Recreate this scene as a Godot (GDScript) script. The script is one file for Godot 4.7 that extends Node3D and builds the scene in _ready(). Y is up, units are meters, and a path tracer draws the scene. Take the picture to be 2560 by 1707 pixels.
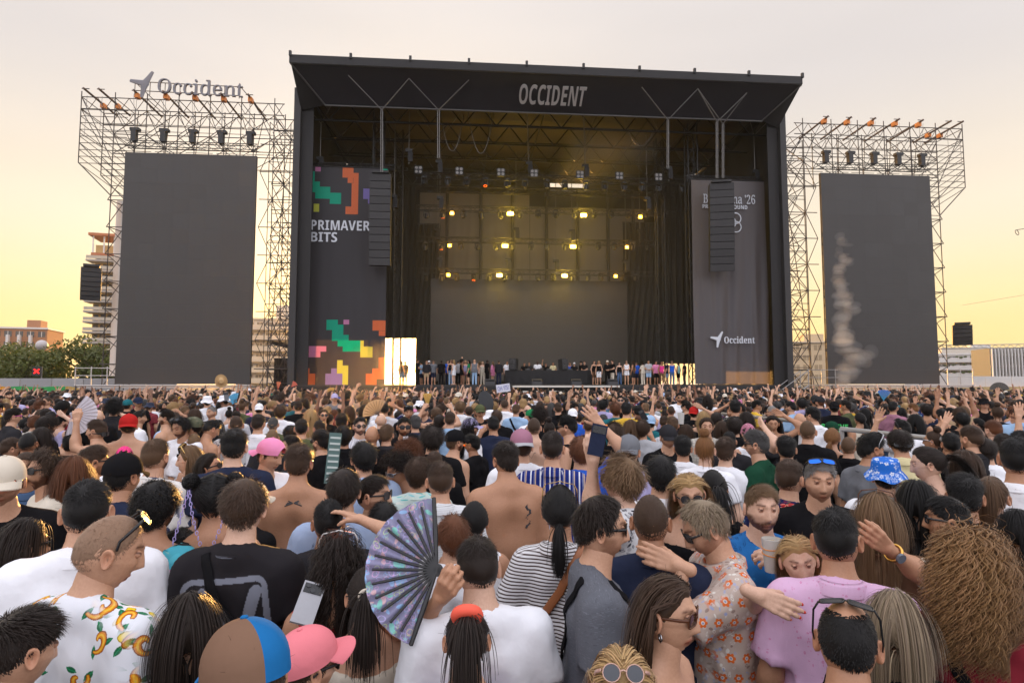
extends Node3D
# An open-air concert at sunset: a stage with two screen towers, and the crowd in front of it.
# x runs along the stage front (to the audience's right), y up, the stage stands at negative z.

const EYE := Vector3(0.0, 2.2, 0.0)
const YAW := 4.65        # degrees the lens is turned to the right of the stage's axis
const PITCH := 3.98      # degrees it is tilted up
const FOCAL := 1500.0    # in pixels of the 2560 x 1707 photograph
const SUN_AZ := 4.1      # degrees the sun stands to the left of the stage's axis
const SUN_EL := 4.8

var rng := RandomNumberGenerator.new()
var mats := {}
var taken := {}
var cam: Camera3D

func _ready() -> void:
	rng.seed = 20260605
	set_view()
	var t0 := Time.get_ticks_msec()
	build_ground()
	build_far()
	build_stage()
	build_rig()
	build_towers()
	build_smoke()
	print("structure ", Time.get_ticks_msec() - t0)
	build_crowd()
	print("all ", Time.get_ticks_msec() - t0)

func set_view() -> void:
	cam = Camera3D.new()
	cam.name = "camera"
	cam.fov = rad_to_deg(2.0 * atan(853.5 / FOCAL))
	cam.near = 0.05
	cam.far = 3000.0
	add_child(cam)
	cam.position = EYE
	cam.rotation = Vector3(deg_to_rad(PITCH), deg_to_rad(-YAW), 0)
	cam.current = true
	var env := Environment.new()
	env.background_mode = Environment.BG_SKY
	env.tonemap_mode = Environment.TONE_MAPPER_LINEAR
	env.tonemap_exposure = 2.0
	env.sdfgi_enabled = true
	env.ssao_enabled = true
	env.ssil_enabled = true
	env.volumetric_fog_enabled = true
	env.volumetric_fog_density = 0.0004
	env.volumetric_fog_anisotropy = 0.85
	env.volumetric_fog_albedo = Color(1, 0.98, 0.95)
	var sky := Sky.new()
	var pano := PanoramaSkyMaterial.new()
	pano.panorama = sky_picture()
	sky.sky_material = pano
	env.sky = sky
	var we := WorldEnvironment.new()
	we.name = "environment"
	we.environment = env
	add_child(we)
	var sun := DirectionalLight3D.new()
	sun.name = "sun"
	sun.light_energy = 1.6
	sun.light_color = Color(1.0, 0.50, 0.13).linear_to_srgb()
	sun.light_angular_distance = 0.6
	sun.shadow_enabled = true
	add_child(sun)
	var s := sun_dir()
	sun.look_at_from_position(s * 100.0, Vector3.ZERO, Vector3.UP)

func sun_dir() -> Vector3:
	var a := deg_to_rad(SUN_AZ)
	var e := deg_to_rad(SUN_EL)
	return Vector3(-sin(a) * cos(e), sin(e), -cos(a) * cos(e))

func sky_picture() -> ImageTexture:
	# A hazy evening sky: warm cream low down, greyish pink higher up, cool lilac overhead and away from the sun.
	var w := 512
	var h := 256
	var data := PackedFloat32Array()
	data.resize(w * h * 3)
	var s := sun_dir()
	var streaks := FastNoiseLite.new()
	streaks.seed = 5
	streaks.frequency = 1.6
	streaks.fractal_octaves = 3
	var horizon := Vector3(0.62, 0.45, 0.19)
	var low := Vector3(0.54, 0.46, 0.345)
	var mid := Vector3(0.400, 0.372, 0.362)
	var top := Vector3(0.70, 0.71, 0.79)
	var i := 0
	for y in h:
		var el := PI * (0.5 - (y + 0.5) / h)
		var ce := cos(el)
		var se := sin(el)
		for x in w:
			var az := TAU * (x + 0.5) / w
			var d := Vector3(sin(az) * ce, se, -cos(az) * ce)
			var e := maxf(rad_to_deg(el), 0.0)
			var c := horizon.lerp(low, smoothstep(2.0, 14.0, e)).lerp(mid, smoothstep(9.0, 27.0, e)).lerp(top, smoothstep(28.0, 70.0, e))
			var ang := rad_to_deg(acos(clampf(d.dot(s), -1.0, 1.0)))
			# towards the other side of the sky the warmth gives way to a cool, even light
			var away := smoothstep(45.0, 130.0, ang)
			c = c.lerp(Vector3(0.86, 0.86, 0.95), away * 0.9)
			var glow := exp(-ang * ang / (2.0 * 13.0 * 13.0))
			c += Vector3(0.46, 0.34, 0.16) * glow
			c += Vector3(1.6, 1.15, 0.5) * exp(-ang * ang / (2.0 * 3.6 * 3.6))
			var n := streaks.get_noise_3d(d.x * 1.2, d.y * 9.0, d.z * 1.2)
			c *= 1.0 + 0.035 * n
			data[i] = c.x
			data[i + 1] = c.y
			data[i + 2] = c.z
			i += 3
	var im := Image.create_from_data(w, h, false, Image.FORMAT_RGBF, data.to_byte_array())
	return ImageTexture.create_from_image(im)

# ---------------------------------------------------------------- helpers

func pix(u: float, v: float) -> Vector3:
	# direction of a pixel of the photograph, with depth 1 along the lens axis
	return cam.basis * Vector3((u - 1280.0) / FOCAL, -(v - 853.5) / FOCAL, -1.0)

func on_z(u: float, v: float, z: float) -> Vector3:
	var d := pix(u, v)
	return EYE + d * (z / d.z)

func numbered(called: String) -> String:
	var k: int = taken.get(called, 0)
	taken[called] = k + 1
	return called if k == 0 else "%s_%03d" % [called, k]

func tag(o: Node, label: String, category: String, group := "", kind := "") -> void:
	if label: o.set_meta("label", label)
	if category: o.set_meta("category", category)
	if group: o.set_meta("group", group)
	if kind: o.set_meta("kind", kind)

func thing(called: String, label: String, category: String, at := Vector3.ZERO, turn := 0.0, group := "") -> Node3D:
	var o := Node3D.new()
	o.name = numbered(called)
	add_child(o)
	o.position = at
	o.rotation.y = turn
	tag(o, label, category, group)
	return o

func copy_of(root: Node3D, called: String, at: Vector3, turn := 0.0, label := "") -> Node3D:
	var r: Node3D = root.duplicate()
	r.name = numbered(called)
	add_child(r)
	r.position = at
	r.rotation.y = turn
	if label: r.set_meta("label", label)
	return r

func part(called: String, mesh: Mesh, m: Material, parent: Node, xf := Transform3D()) -> MeshInstance3D:
	var o := MeshInstance3D.new()
	o.name = called if parent != self else numbered(called)
	o.mesh = mesh
	o.material_override = m
	o.transform = xf
	parent.add_child(o, true)
	return o

func struct(called: String, mesh: Mesh, m: Material, xf := Transform3D()) -> MeshInstance3D:
	var o := part(called, mesh, m, self, xf)
	o.set_meta("kind", "structure")
	return o

func mat(key: String, c := Color.WHITE, rough := 0.8, metal := 0.0) -> StandardMaterial3D:
	# c holds real-world base colours (linear)
	if mats.has(key): return mats[key]
	var m := StandardMaterial3D.new()
	m.resource_name = key
	m.albedo_color = c.linear_to_srgb()
	m.roughness = rough
	m.metallic = metal
	mats[key] = m
	return m

func rough_map(m: StandardMaterial3D, scale: float, strength := 0.3, seed_ := 1, freq := 0.03, world := true) -> StandardMaterial3D:
	# uneven colour: two tones of grime over the base colour
	var tex := noise_tex("grime%d_%.3f_%.2f" % [seed_, freq, strength], seed_, freq, Color(1.0 - strength, 1.0 - strength, 1.0 - strength), Color.WHITE)
	m.albedo_texture = tex
	m.uv1_triplanar = true
	m.uv1_world_triplanar = world
	m.uv1_scale = Vector3.ONE * scale
	return m

func noise_tex(key: String, seed_: int, freq: float, a: Color, b: Color, size := 256, normal := false) -> NoiseTexture2D:
	if mats.has(key): return mats[key]
	var n := FastNoiseLite.new()
	n.seed = seed_
	n.frequency = freq
	n.fractal_octaves = 4
	var t := NoiseTexture2D.new()
	t.width = size
	t.height = size
	t.seamless = true
	t.noise = n
	var g := Gradient.new()
	g.set_color(0, a)
	g.set_color(1, b)
	t.color_ramp = g
	t.as_normal_map = normal
	mats[key] = t
	return t

func box_mesh(s: Vector3) -> BoxMesh:
	var key := "box%s" % s
	if not mats.has(key):
		var b := BoxMesh.new()
		b.size = s
		mats[key] = b
	return mats[key]

func box(called: String, parent: Node, at: Vector3, size: Vector3, m: Material, turn := Vector3.ZERO) -> MeshInstance3D:
	return part(called, box_mesh(size), m, parent, Transform3D(Basis.from_euler(turn), at))

func rod_mesh(sides := 6) -> CylinderMesh:
	var key := "rod%d" % sides
	if not mats.has(key):
		var c := CylinderMesh.new()
		c.top_radius = 1.0
		c.bottom_radius = 1.0
		c.height = 1.0
		c.radial_segments = sides
		c.rings = 0
		mats[key] = c
	return mats[key]

func along(a: Vector3, b: Vector3, r: float) -> Transform3D:
	var y := b - a
	var l := y.length()
	var up := y / l
	var side := up.cross(Vector3.FORWARD if absf(up.z) < 0.9 else Vector3.RIGHT).normalized()
	return Transform3D(Basis(side * r, y, up.cross(side).normalized() * -r), (a + b) * 0.5)

func rod(called: String, parent: Node, a: Vector3, b: Vector3, r: float, m: Material, sides := 6) -> MeshInstance3D:
	return part(called, rod_mesh(sides), m, parent, along(a, b, r))

func lettering(parent: Node, words: String, font: String, weight: int, size: Vector2, m: Material, xf: Transform3D, depth := 0.01, called := "lettering") -> void:
	# raised letters stretched to a given width and height, centred on xf
	var t := TextMesh.new()
	var f := SystemFont.new()
	f.font_names = PackedStringArray([font])
	f.font_weight = weight
	t.font = f
	t.text = words
	t.font_size = 64
	t.pixel_size = 0.01
	t.depth = 0.01
	t.curve_step = 2.0
	var b := t.get_aabb()
	var k := Vector3(size.x / b.size.x, size.y / b.size.y, depth / 0.01)
	part(called, t, m, parent, xf * Transform3D(Basis.from_scale(k), -b.get_center() * k))

# A mesh under construction: arrays that are filled and committed once.
class Shape:
	var v := PackedVector3Array()
	var n := PackedVector3Array()
	var c := PackedColorArray()
	var uv := PackedVector2Array()
	var idx := PackedInt32Array()

	func add(o: Shape, xf: Transform3D) -> void:
		var base := v.size()
		v.append_array(xf * o.v)
		var nb := xf.basis.inverse().transposed()
		var turned := Transform3D(nb, Vector3.ZERO) * o.n
		n.append_array(turned)
		c.append_array(o.c)
		uv.append_array(o.uv)
		var k := o.idx.size()
		var at := idx.size()
		idx.resize(at + k)
		var flip := xf.basis.determinant() < 0.0
		for i in k:
			idx[at + i] = o.idx[i] + base
		if flip:
			for i in range(at, at + k, 3):
				var s := idx[i]
				idx[i] = idx[i + 1]
				idx[i + 1] = s

	func quad(a: Vector3, b: Vector3, cc: Vector3, d: Vector3, nn: Vector3, col := Color.WHITE) -> void:
		var base := v.size()
		v.append_array(PackedVector3Array([a, b, cc, d]))
		n.append_array(PackedVector3Array([nn, nn, nn, nn]))
		c.append_array(PackedColorArray([col, col, col, col]))
		uv.append_array(PackedVector2Array([Vector2(0, 1), Vector2(1, 1), Vector2(1, 0), Vector2(0, 0)]))
		idx.append_array(PackedInt32Array([base, base + 2, base + 1, base, base + 3, base + 2]))

	func grid(pts: PackedVector3Array, cols: int, rows: int, closed := false, col := Color.WHITE, uvs := PackedVector2Array()) -> void:
		# rows x cols points; smooth normals from the neighbours
		var base := v.size()
		var wrap := cols if closed else cols - 1
		var nn := PackedVector3Array()
		nn.resize(cols * rows)
		for r in rows - 1:
			for q in wrap:
				var i0 := r * cols + q
				var i1 := r * cols + (q + 1) % cols
				var i2 := i0 + cols
				var i3 := i1 + cols
				var f := (pts[i1] - pts[i0]).cross(pts[i2] - pts[i0]) + (pts[i2] - pts[i3]).cross(pts[i1] - pts[i3])
				nn[i0] += f
				nn[i1] += f
				nn[i2] += f
				nn[i3] += f
				idx.append_array(PackedInt32Array([base + i0, base + i2, base + i1, base + i1, base + i2, base + i3]))
		for k in nn.size():
			nn[k] = nn[k].normalized()
			c.append(col)
		v.append_array(pts)
		n.append_array(nn)
		if uvs.size() == pts.size():
			uv.append_array(uvs)
		else:
			for k in pts.size():
				uv.append(Vector2(float(k % cols) / maxf(1, cols - 1), float(k / cols) / maxf(1, rows - 1)))

	func tube(path: PackedVector3Array, radii: PackedFloat32Array, sides := 8, col := Color.WHITE, caps := true, flat := 1.0, flat_dir := Vector3.ZERO) -> void:
		var pts := PackedVector3Array()
		var k := path.size()
		var side := Vector3.ZERO
		for i in k:
			var t := (path[mini(i + 1, k - 1)] - path[maxi(i - 1, 0)]).normalized()
			if i == 0:
				side = flat_dir if flat_dir != Vector3.ZERO else (Vector3.RIGHT if absf(t.x) < 0.8 else Vector3.FORWARD)
			side = (side - t * side.dot(t)).normalized()
			var up := t.cross(side)
			for s in sides:
				var a := TAU * s / sides
				pts.append(path[i] + (side * cos(a) + up * sin(a) * flat) * radii[i])
		grid(pts, sides, k, true, col)
		if caps:
			for e in [0, k - 1]:
				var base := v.size()
				var t2: Vector3 = (path[1] - path[0]).normalized() * -1.0 if e == 0 else (path[k - 1] - path[k - 2]).normalized()
				v.append(path[e] + t2 * radii[e] * 0.4)
				n.append(t2)
				c.append(col)
				uv.append(Vector2.ZERO)
				for s in sides:
					var q: int = base - sides * k + e * sides
					if e == k - 1: q = base - 1 - sides * k + e * sides
					var a1: int = q + s
					var b1: int = q + (s + 1) % sides
					idx.append_array(PackedInt32Array([base, a1, b1] if e == 0 else [base, b1, a1]))

	func ellipsoid(at: Vector3, r: Vector3, cols := 12, rows := 8, col := Color.WHITE) -> void:
		var pts := PackedVector3Array()
		for j in rows + 1:
			var th := PI * j / rows
			for i in cols:
				var a := TAU * i / cols
				pts.append(at + Vector3(r.x * sin(th) * cos(a), r.y * cos(th), r.z * sin(th) * sin(a)))
		grid(pts, cols, rows + 1, true, col)

	func box(at: Vector3, s: Vector3, b := Basis(), col := Color.WHITE) -> void:
		var h := s * 0.5
		for f in [[Vector3.RIGHT, Vector3.UP, Vector3.FORWARD], [Vector3.LEFT, Vector3.UP, Vector3.BACK], [Vector3.UP, Vector3.BACK, Vector3.LEFT], [Vector3.DOWN, Vector3.FORWARD, Vector3.LEFT], [Vector3.BACK, Vector3.UP, Vector3.RIGHT], [Vector3.FORWARD, Vector3.UP, Vector3.LEFT]]:
			var nn: Vector3 = f[0]
			var up: Vector3 = f[1]
			var rt: Vector3 = up.cross(nn)
			quad(at + b * ((nn - rt - up) * h), at + b * ((nn + rt - up) * h), at + b * ((nn + rt + up) * h), at + b * ((nn - rt + up) * h), b * nn, col)

	func done(m: Material = null) -> ArrayMesh:
		var a := []
		a.resize(Mesh.ARRAY_MAX)
		a[Mesh.ARRAY_VERTEX] = v
		a[Mesh.ARRAY_NORMAL] = n
		a[Mesh.ARRAY_COLOR] = c
		a[Mesh.ARRAY_TEX_UV] = uv
		a[Mesh.ARRAY_INDEX] = idx
		var r := ArrayMesh.new()
		r.add_surface_from_arrays(Mesh.PRIMITIVE_TRIANGLES, a)
		if m: r.surface_set_material(0, m)
		return r

# ---------------------------------------------------------------- ground and surroundings

func build_ground() -> void:
	var g := PlaneMesh.new()
	g.size = Vector2(1600, 1600)
	var m := mat("asphalt", Color(0.09, 0.08, 0.072), 0.95)
	rough_map(m, 0.21, 0.45, 3, 0.02)
	struct("ground", g, m, Transform3D(Basis(), Vector3(0, 0, -300)))

func facade(parent: Node3D, w: float, h: float, floors: int, bays: int, wall_m: Material, glass_m: Material, slab_m: Material, opts := {}) -> void:
	# one face of a block of flats, standing at the parent's origin and looking along +z
	var fh := h / floors
	var bw := w / bays
	var depth: float = opts.get("depth", 12.0)
	box("wall", parent, Vector3(0, h / 2, -depth / 2), Vector3(w, h, depth), wall_m)
	for f in floors:
		var y := f * fh
		for b in bays:
			var x := -w / 2 + (b + 0.5) * bw
			var wd := box("window", parent, Vector3(x, y + fh * 0.52, 0.03), Vector3(bw * 0.66, fh * 0.52, 0.10), glass_m)
			box("frame", wd, Vector3(0, 0, 0.04), Vector3(bw * 0.05, fh * 0.52, 0.08), slab_m)
		if opts.get("balcony", true):
			box("balcony", parent, Vector3(0, y + 0.1, 0.75), Vector3(w * 0.96, 0.22, 1.5), slab_m)
			box("railing", parent, Vector3(0, y + 0.65, 1.46), Vector3(w * 0.96, 0.85, 0.05), opts.get("rail", slab_m))
	box("roof", parent, Vector3(0, h + 0.2, -depth / 2), Vector3(w + 0.6, 0.4, depth + 0.8), slab_m)
	box("roof_hut", parent, Vector3(w * 0.15, h + 1.4, -depth / 2), Vector3(w * 0.25, 2.0, depth * 0.4), wall_m)

func leaf_tree(called: String, label: String, at: Vector3, h: float, r: float, seed_: int) -> void:
	var t := thing(called, label, "tree", at, 0.0, "trees beyond the screen tower")
	var bark := mat("bark", Color(0.10, 0.07, 0.05), 0.95)
	var sh := Shape.new()
	var g := RandomNumberGenerator.new()
	g.seed = seed_
	sh.tube(PackedVector3Array([Vector3.ZERO, Vector3(0.1, h * 0.3, 0), Vector3(0, h * 0.55, 0.1), Vector3(0.2, h * 0.8, 0)]), PackedFloat32Array([0.35, 0.27, 0.2, 0.08]), 7)
	for k in 7:
		var a := g.randf() * TAU
		var y0 := h * g.randf_range(0.3, 0.6)
		sh.tube(PackedVector3Array([Vector3(0, y0, 0), Vector3(cos(a) * r * 0.4, y0 + h * 0.15, sin(a) * r * 0.4), Vector3(cos(a) * r * 0.8, y0 + h * 0.25, sin(a) * r * 0.8)]), PackedFloat32Array([0.14, 0.09, 0.03]), 5)
	part("trunk", sh.done(), bark, t)
	var lf := Shape.new()
	var clumps := []
	for k in 34:
		var d := Vector3(g.randf_range(-1, 1), g.randf_range(-0.75, 1), g.randf_range(-1, 1))
		while d.length() > 1.0:
			d = Vector3(g.randf_range(-1, 1), g.randf_range(-0.75, 1), g.randf_range(-1, 1))
		clumps.append([Vector3(d.x * r * 0.85, h * 0.62 + d.y * h * 0.33, d.z * r * 0.85), r * g.randf_range(0.18, 0.36)])
	for cl in clumps:
		var tone := g.randf_range(0.65, 1.0)
		for k in 85:
			var d := Vector3(g.randfn(), g.randfn(), g.randfn()).normalized()
			var p: Vector3 = cl[0] + d * cl[1] * g.randf_range(0.55, 1.05)
			var nn := (d + Vector3(g.randfn(), g.randfn(), g.randfn()) * 0.5).normalized()
			var s := nn.cross(Vector3(g.randfn(), g.randfn(), g.randfn())).normalized() * g.randf_range(0.09, 0.17)
			var u := nn.cross(s) * 1.5
			lf.quad(p - s, p - u, p + s, p + u, nn, Color(tone, tone, tone) * g.randf_range(0.8, 1.0))
	var lm := mat("leaves", Color(0.13, 0.15, 0.03), 0.6)
	lm.vertex_color_use_as_albedo = true
	lm.backlight_enabled = true
	lm.backlight = Color(0.7, 0.75, 0.35)
	part("crown", lf.done(), lm, t)

func build_far() -> void:
	var brick := mat("brick_wall", Color(0.33, 0.15, 0.085), 0.9)
	var pale := mat("pale_render", Color(0.52, 0.47, 0.40), 0.9)
	var white := mat("white_slab", Color(0.66, 0.63, 0.60), 0.7)
	var glass := mat("far_glass", Color(0.06, 0.07, 0.08), 0.5)
	var amber := mat("amber_blind", Color(0.50, 0.33, 0.14), 0.8)
	var grey := mat("grey_slab", Color(0.42, 0.38, 0.35), 0.8)
	# brick block, far beyond the trees
	var p := on_z(40, 958, -150.0)
	var b := thing("apartment_building", "brick apartment block with glazed bays beyond the trees", "building", Vector3(p.x, 0, -150), 0.25)
	facade(b, 11.0, 15.0, 6, 5, brick, glass, white, {"balcony": false, "depth": 10.0})
	for k in 3:
		box("balcony", b, Vector3(-2.0 + k * 2.2, 7.5, 0.5), Vector3(0.5, 12.0, 1.0), white)
	# slim tower with stacked balconies
	p = on_z(236, 958, -120.0)
	b = thing("apartment_building", "slim tower block with stacked balconies beside the screen scaffold", "building", Vector3(p.x, 0, -120), 0.2)
	var slab := mat("tower_slab", Color(0.36, 0.32, 0.28), 0.7)
	box("wall", b, Vector3(1.4, 14.4, -4), Vector3(5.0, 28.8, 7.0), amber)
	for f in 13:
		var y := 2.0 + f * 1.95
		box("balcony", b, Vector3(0.9, y, 0.4), Vector3(5.4, 0.34, 3.4), slab)
		box("railing", b, Vector3(0.9, y + 0.6, 2.05), Vector3(5.3, 0.6, 0.05), mat("rail_glass", Color(0.42, 0.36, 0.28), 0.3))
		for k in 4:
			box("window", b, Vector3(-0.5 + k * 1.15, y + 1.0, -0.42), Vector3(0.75, 1.3, 0.12), glass)
	var terra := mat("terracotta_roof", Color(0.42, 0.13, 0.06), 0.8)
	box("roof", b, Vector3(1.3, 30.4, -1.2), Vector3(5.8, 0.5, 6.4), terra)
	box("canopy", b, Vector3(1.5, 26.6, -0.8), Vector3(5.0, 0.5, 5.6), terra)
	for x in [-0.9, 0.9, 2.6]:
		rod("column", b, Vector3(x, 26.8, 1.4), Vector3(x, 30.2, 1.4), 0.14, white)
	# office block seen through the scaffold
	p = on_z(690, 958, -130.0)
	b = thing("office_building", "stepped beige office block behind the scaffold bay", "building", Vector3(p.x, 0, -130), 0.1)
	facade(b, 16.0, 15.5, 7, 9, pale, mat("beige_glass", Color(0.2, 0.15, 0.1), 0.4), mat("beige_slab", Color(0.58, 0.47, 0.34), 0.8), {"depth": 12.0})
	box("tower_slab", b, Vector3(3.4, 17.0, -5), Vector3(8.0, 3.6, 8.0), pale)
	# block behind the other scaffold bay
	p = on_z(2020, 958, -140.0)
	b = thing("office_building", "plain sandy building behind the tall stair scaffold", "building", Vector3(p.x, 0, -140), -0.25)
	facade(b, 18.0, 12.0, 5, 7, mat("sandy", Color(0.55, 0.42, 0.27), 0.9), mat("sandy_glass", Color(0.3, 0.22, 0.13), 0.5), mat("sandy_slab", Color(0.6, 0.48, 0.33), 0.8), {"balcony": false, "depth": 10.0})
	# white flats and the finned building on the far side
	p = on_z(2440, 958, -130.0)
	b = thing("apartment_building", "terraced white apartment block with planted balconies and stepped roof", "building", Vector3(p.x, 0, -130), -0.45)
	facade(b, 15.0, 8.8, 5, 7, white, glass, white, {"depth": 9.0})
	box("upper_storey", b, Vector3(-1.5, 9.7, -4), Vector3(9.0, 1.8, 6.0), pale)
	var planted := Shape.new()
	for k in 60:
		planted.ellipsoid(Vector3(rng.randf_range(-7, 7), 1.2 + 1.76 * rng.randi_range(0, 4) + rng.randf_range(-0.2, 0.1), 1.5), Vector3(0.35, 0.2, 0.2) * rng.randf_range(0.6, 1.3), 6, 4)
	var pm := part("planting", planted.done(), mat("balcony_plants", Color(0.06, 0.09, 0.03), 0.9), b)
	pm.set_meta("kind", "stuff")
	p = on_z(2552, 958, -110.0)
	b = thing("office_building", "office building with upright white fins on its front", "building", Vector3(p.x + 1.5, 0, -110), -0.35)
	box("wall", b, Vector3(0, 4.6, -4), Vector3(12.0, 9.2, 8.0), mat("fin_glass", Color(0.12, 0.13, 0.13), 0.8))
	for k in 22:
		box("fin", b, Vector3(-5.8 + k * 0.55, 4.6, 0.3), Vector3(0.16, 8.9, 0.6), white)
	for k in 4:
		box("floor_band", b, Vector3(0, 1.2 + k * 2.2, 0.12), Vector3(12.0, 0.22, 0.22), grey)
	# trees left of the screen tower
	leaf_tree("plane_tree", "rounded leafy tree next to the brick block", on_flat(20, -85.0), 8.0, 4.3, 11)
	leaf_tree("plane_tree", "leafy tree under the tethered balloon", on_flat(105, -82.0), 7.5, 3.6, 12)
	leaf_tree("plane_tree", "broad leafy tree in front of the slim tower block", on_flat(205, -78.0), 8.0, 4.4, 13)
	leaf_tree("plane_tree", "leafy tree partly hidden by the screen scaffold", on_flat(268, -76.0), 6.6, 3.2, 14)
	leaf_tree("plane_tree", "low leafy tree at the edge of the fairground hoarding", on_flat(60, -74.0), 6.2, 3.8, 15)
	# balloon on its tether
	var at := on_z(103, 863, -80.0)
	b = thing("balloon", "pale round balloon on a tether above the trees", "balloon", at)
	var sp := SphereMesh.new()
	sp.radius = 0.66
	sp.height = 1.32
	part("envelope", sp, mat("balloon_skin", Color(0.50, 0.45, 0.44), 0.35), b)
	rod("tether", b, Vector3(0, -0.6, 0), Vector3(0, -at.y, 0), 0.02, mat("cable", Color(0.12, 0.11, 0.10), 0.6))
	# lane signal with a red cross
	at = on_z(91, 928, -60.0)
	b = thing("lane_signal", "dark traffic panel showing a red cross", "signal", at)
	box("panel", b, Vector3.ZERO, Vector3(0.8, 0.9, 0.1), mat("signal_black", Color(0.02, 0.02, 0.02), 0.6))
	var red := mat("red_signal", Color(0.6, 0.03, 0.02), 0.5)
	red.emission_enabled = true
	red.emission = Color(1.0, 0.05, 0.05)
	red.emission_energy_multiplier = 1.3
	box("cross", b, Vector3(0, 0, 0.06), Vector3(0.62, 0.11, 0.03), red, Vector3(0, 0, 0.7))
	box("cross", b, Vector3(0, 0, 0.065), Vector3(0.62, 0.11, 0.03), red, Vector3(0, 0, -0.7))
	rod("pole", b, Vector3(0.38, -at.y, -0.08), Vector3(0.38, 0.4, -0.08), 0.05, mat("steel_pole", Color(0.25, 0.24, 0.23), 0.5, 0.6))
	# hoardings along the edge of the ground
	var hoards := [[0, 26, "orange site hoarding panel beside the green banner", Color(0.75, 0.36, 0.03)], [26, 163, "green banner on the perimeter fence with a white sign", Color(0.03, 0.30, 0.07)], [163, 205, "tan hoarding panel between the green banner and the deck", Color(0.55, 0.36, 0.10)]]
	for hd in hoards:
		var a := on_z(hd[0], 970, -46.0)
		var c := on_z(hd[1], 970, -46.0)
		b = thing("hoarding", hd[2], "hoarding", Vector3((a.x + c.x) / 2, 0, -46))
		var sheet := Shape.new()
		var pts := PackedVector3Array()
		var wd: float = c.x - a.x - 0.05
		for j in 2:
			for i in 25:
				var q := i / 24.0
				pts.append(Vector3((q - 0.5) * wd, 1.95 - j * 1.9 + sin(q * 9.0) * 0.03 * (1 - j), 0.06 + 0.05 * sin(q * 31.0)))
		sheet.grid(pts, 25, 2)
		part("sheet", sheet.done(), mat("hoard_" + hd[2].left(6), hd[3], 0.7), b)
		box("fence_frame", b, Vector3(0, 1.0, -0.12), Vector3(wd, 1.95, 0.05), mat("fence_steel", Color(0.3, 0.3, 0.3), 0.5, 0.5))
		if hd[0] == 26:
			box("sign", b, Vector3(wd * 0.22, 1.25, 0.13), Vector3(1.3, 0.7, 0.02), mat("white_sign", Color(0.7, 0.7, 0.66), 0.6))
	b = thing("perimeter_fence", "long pale grey fence under the trees", "fence", Vector3(on_z(100, 950, -50).x, 0, -52))
	for k in 8:
		box("fence_panel", b, Vector3(-9 + k * 2.45, 1.35, 0), Vector3(2.4, 2.5, 0.06), mat("fence_grey%d" % (k % 2), Color(0.34, 0.33, 0.33) * (1.0 - 0.12 * (k % 2)), 0.6))
	b = thing("perimeter_fence", "long tan fence beside the far screen tower", "fence", Vector3(on_z(2500, 950, -50).x, 0, -48))
	for k in 8:
		box("fence_panel", b, Vector3(-9 + k * 2.45, 0.95, 0), Vector3(2.4, 1.9, 0.06), mat("fence_tan%d" % (k % 2), Color(0.5, 0.35, 0.15) * (1.0 - 0.1 * (k % 2)), 0.7))
	for k in 8:
		box("upper_panel", b, Vector3(-9 + k * 2.45, 2.2, -0.4), Vector3(2.42, 1.2, 0.06), mat("fence_white", Color(0.6, 0.58, 0.55), 0.7))
	# street lamp whose ring head enters the frame
	at = on_z(2544, 581, -40.0)
	b = thing("street_lamp", "street lamp with a ring-shaped head on a thin arm", "lamp", Vector3(at.x, 0, at.z))
	var ring := TorusMesh.new()
	ring.inner_radius = 0.17
	ring.outer_radius = 0.215
	var lampm := mat("lamp_dark", Color(0.05, 0.05, 0.05), 0.5)
	part("lamp_ring", ring, lampm, b, Transform3D(Basis.from_euler(Vector3(1.35, 0.3, 0)), Vector3(0, at.y, 0)))
	rod("arm", b, Vector3(0.02, at.y + 0.2, 0), Vector3(1.5, at.y + 0.42, 0), 0.025, lampm)
	rod("pole", b, Vector3(1.5, 0, 0), Vector3(1.5, at.y + 0.5, 0), 0.07, lampm)

func on_flat(u: float, z: float) -> Vector3:
	var p := on_z(u, 958, z)
	return Vector3(p.x, 0, z)

# ---------------------------------------------------------------- the stage

const XL := -11.45
const XR := 23.45
const ZF := -42.0
const ZB := -58.0
const DECK := 2.08

func cloth_grid(w: float, h: float, nx: int, ny: int, fold: Callable) -> ArrayMesh:
	# a hanging cloth, its top edge at y = 0; fold(s, t) gives the offset towards +z
	var pts := PackedVector3Array()
	for j in ny + 1:
		for i in nx + 1:
			var s := float(i) / nx
			var t := float(j) / ny
			pts.append(Vector3((s - 0.5) * w, -t * h, fold.call(s, t)))
	var sh := Shape.new()
	sh.grid(pts, nx + 1, ny + 1)
	return sh.done()

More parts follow.
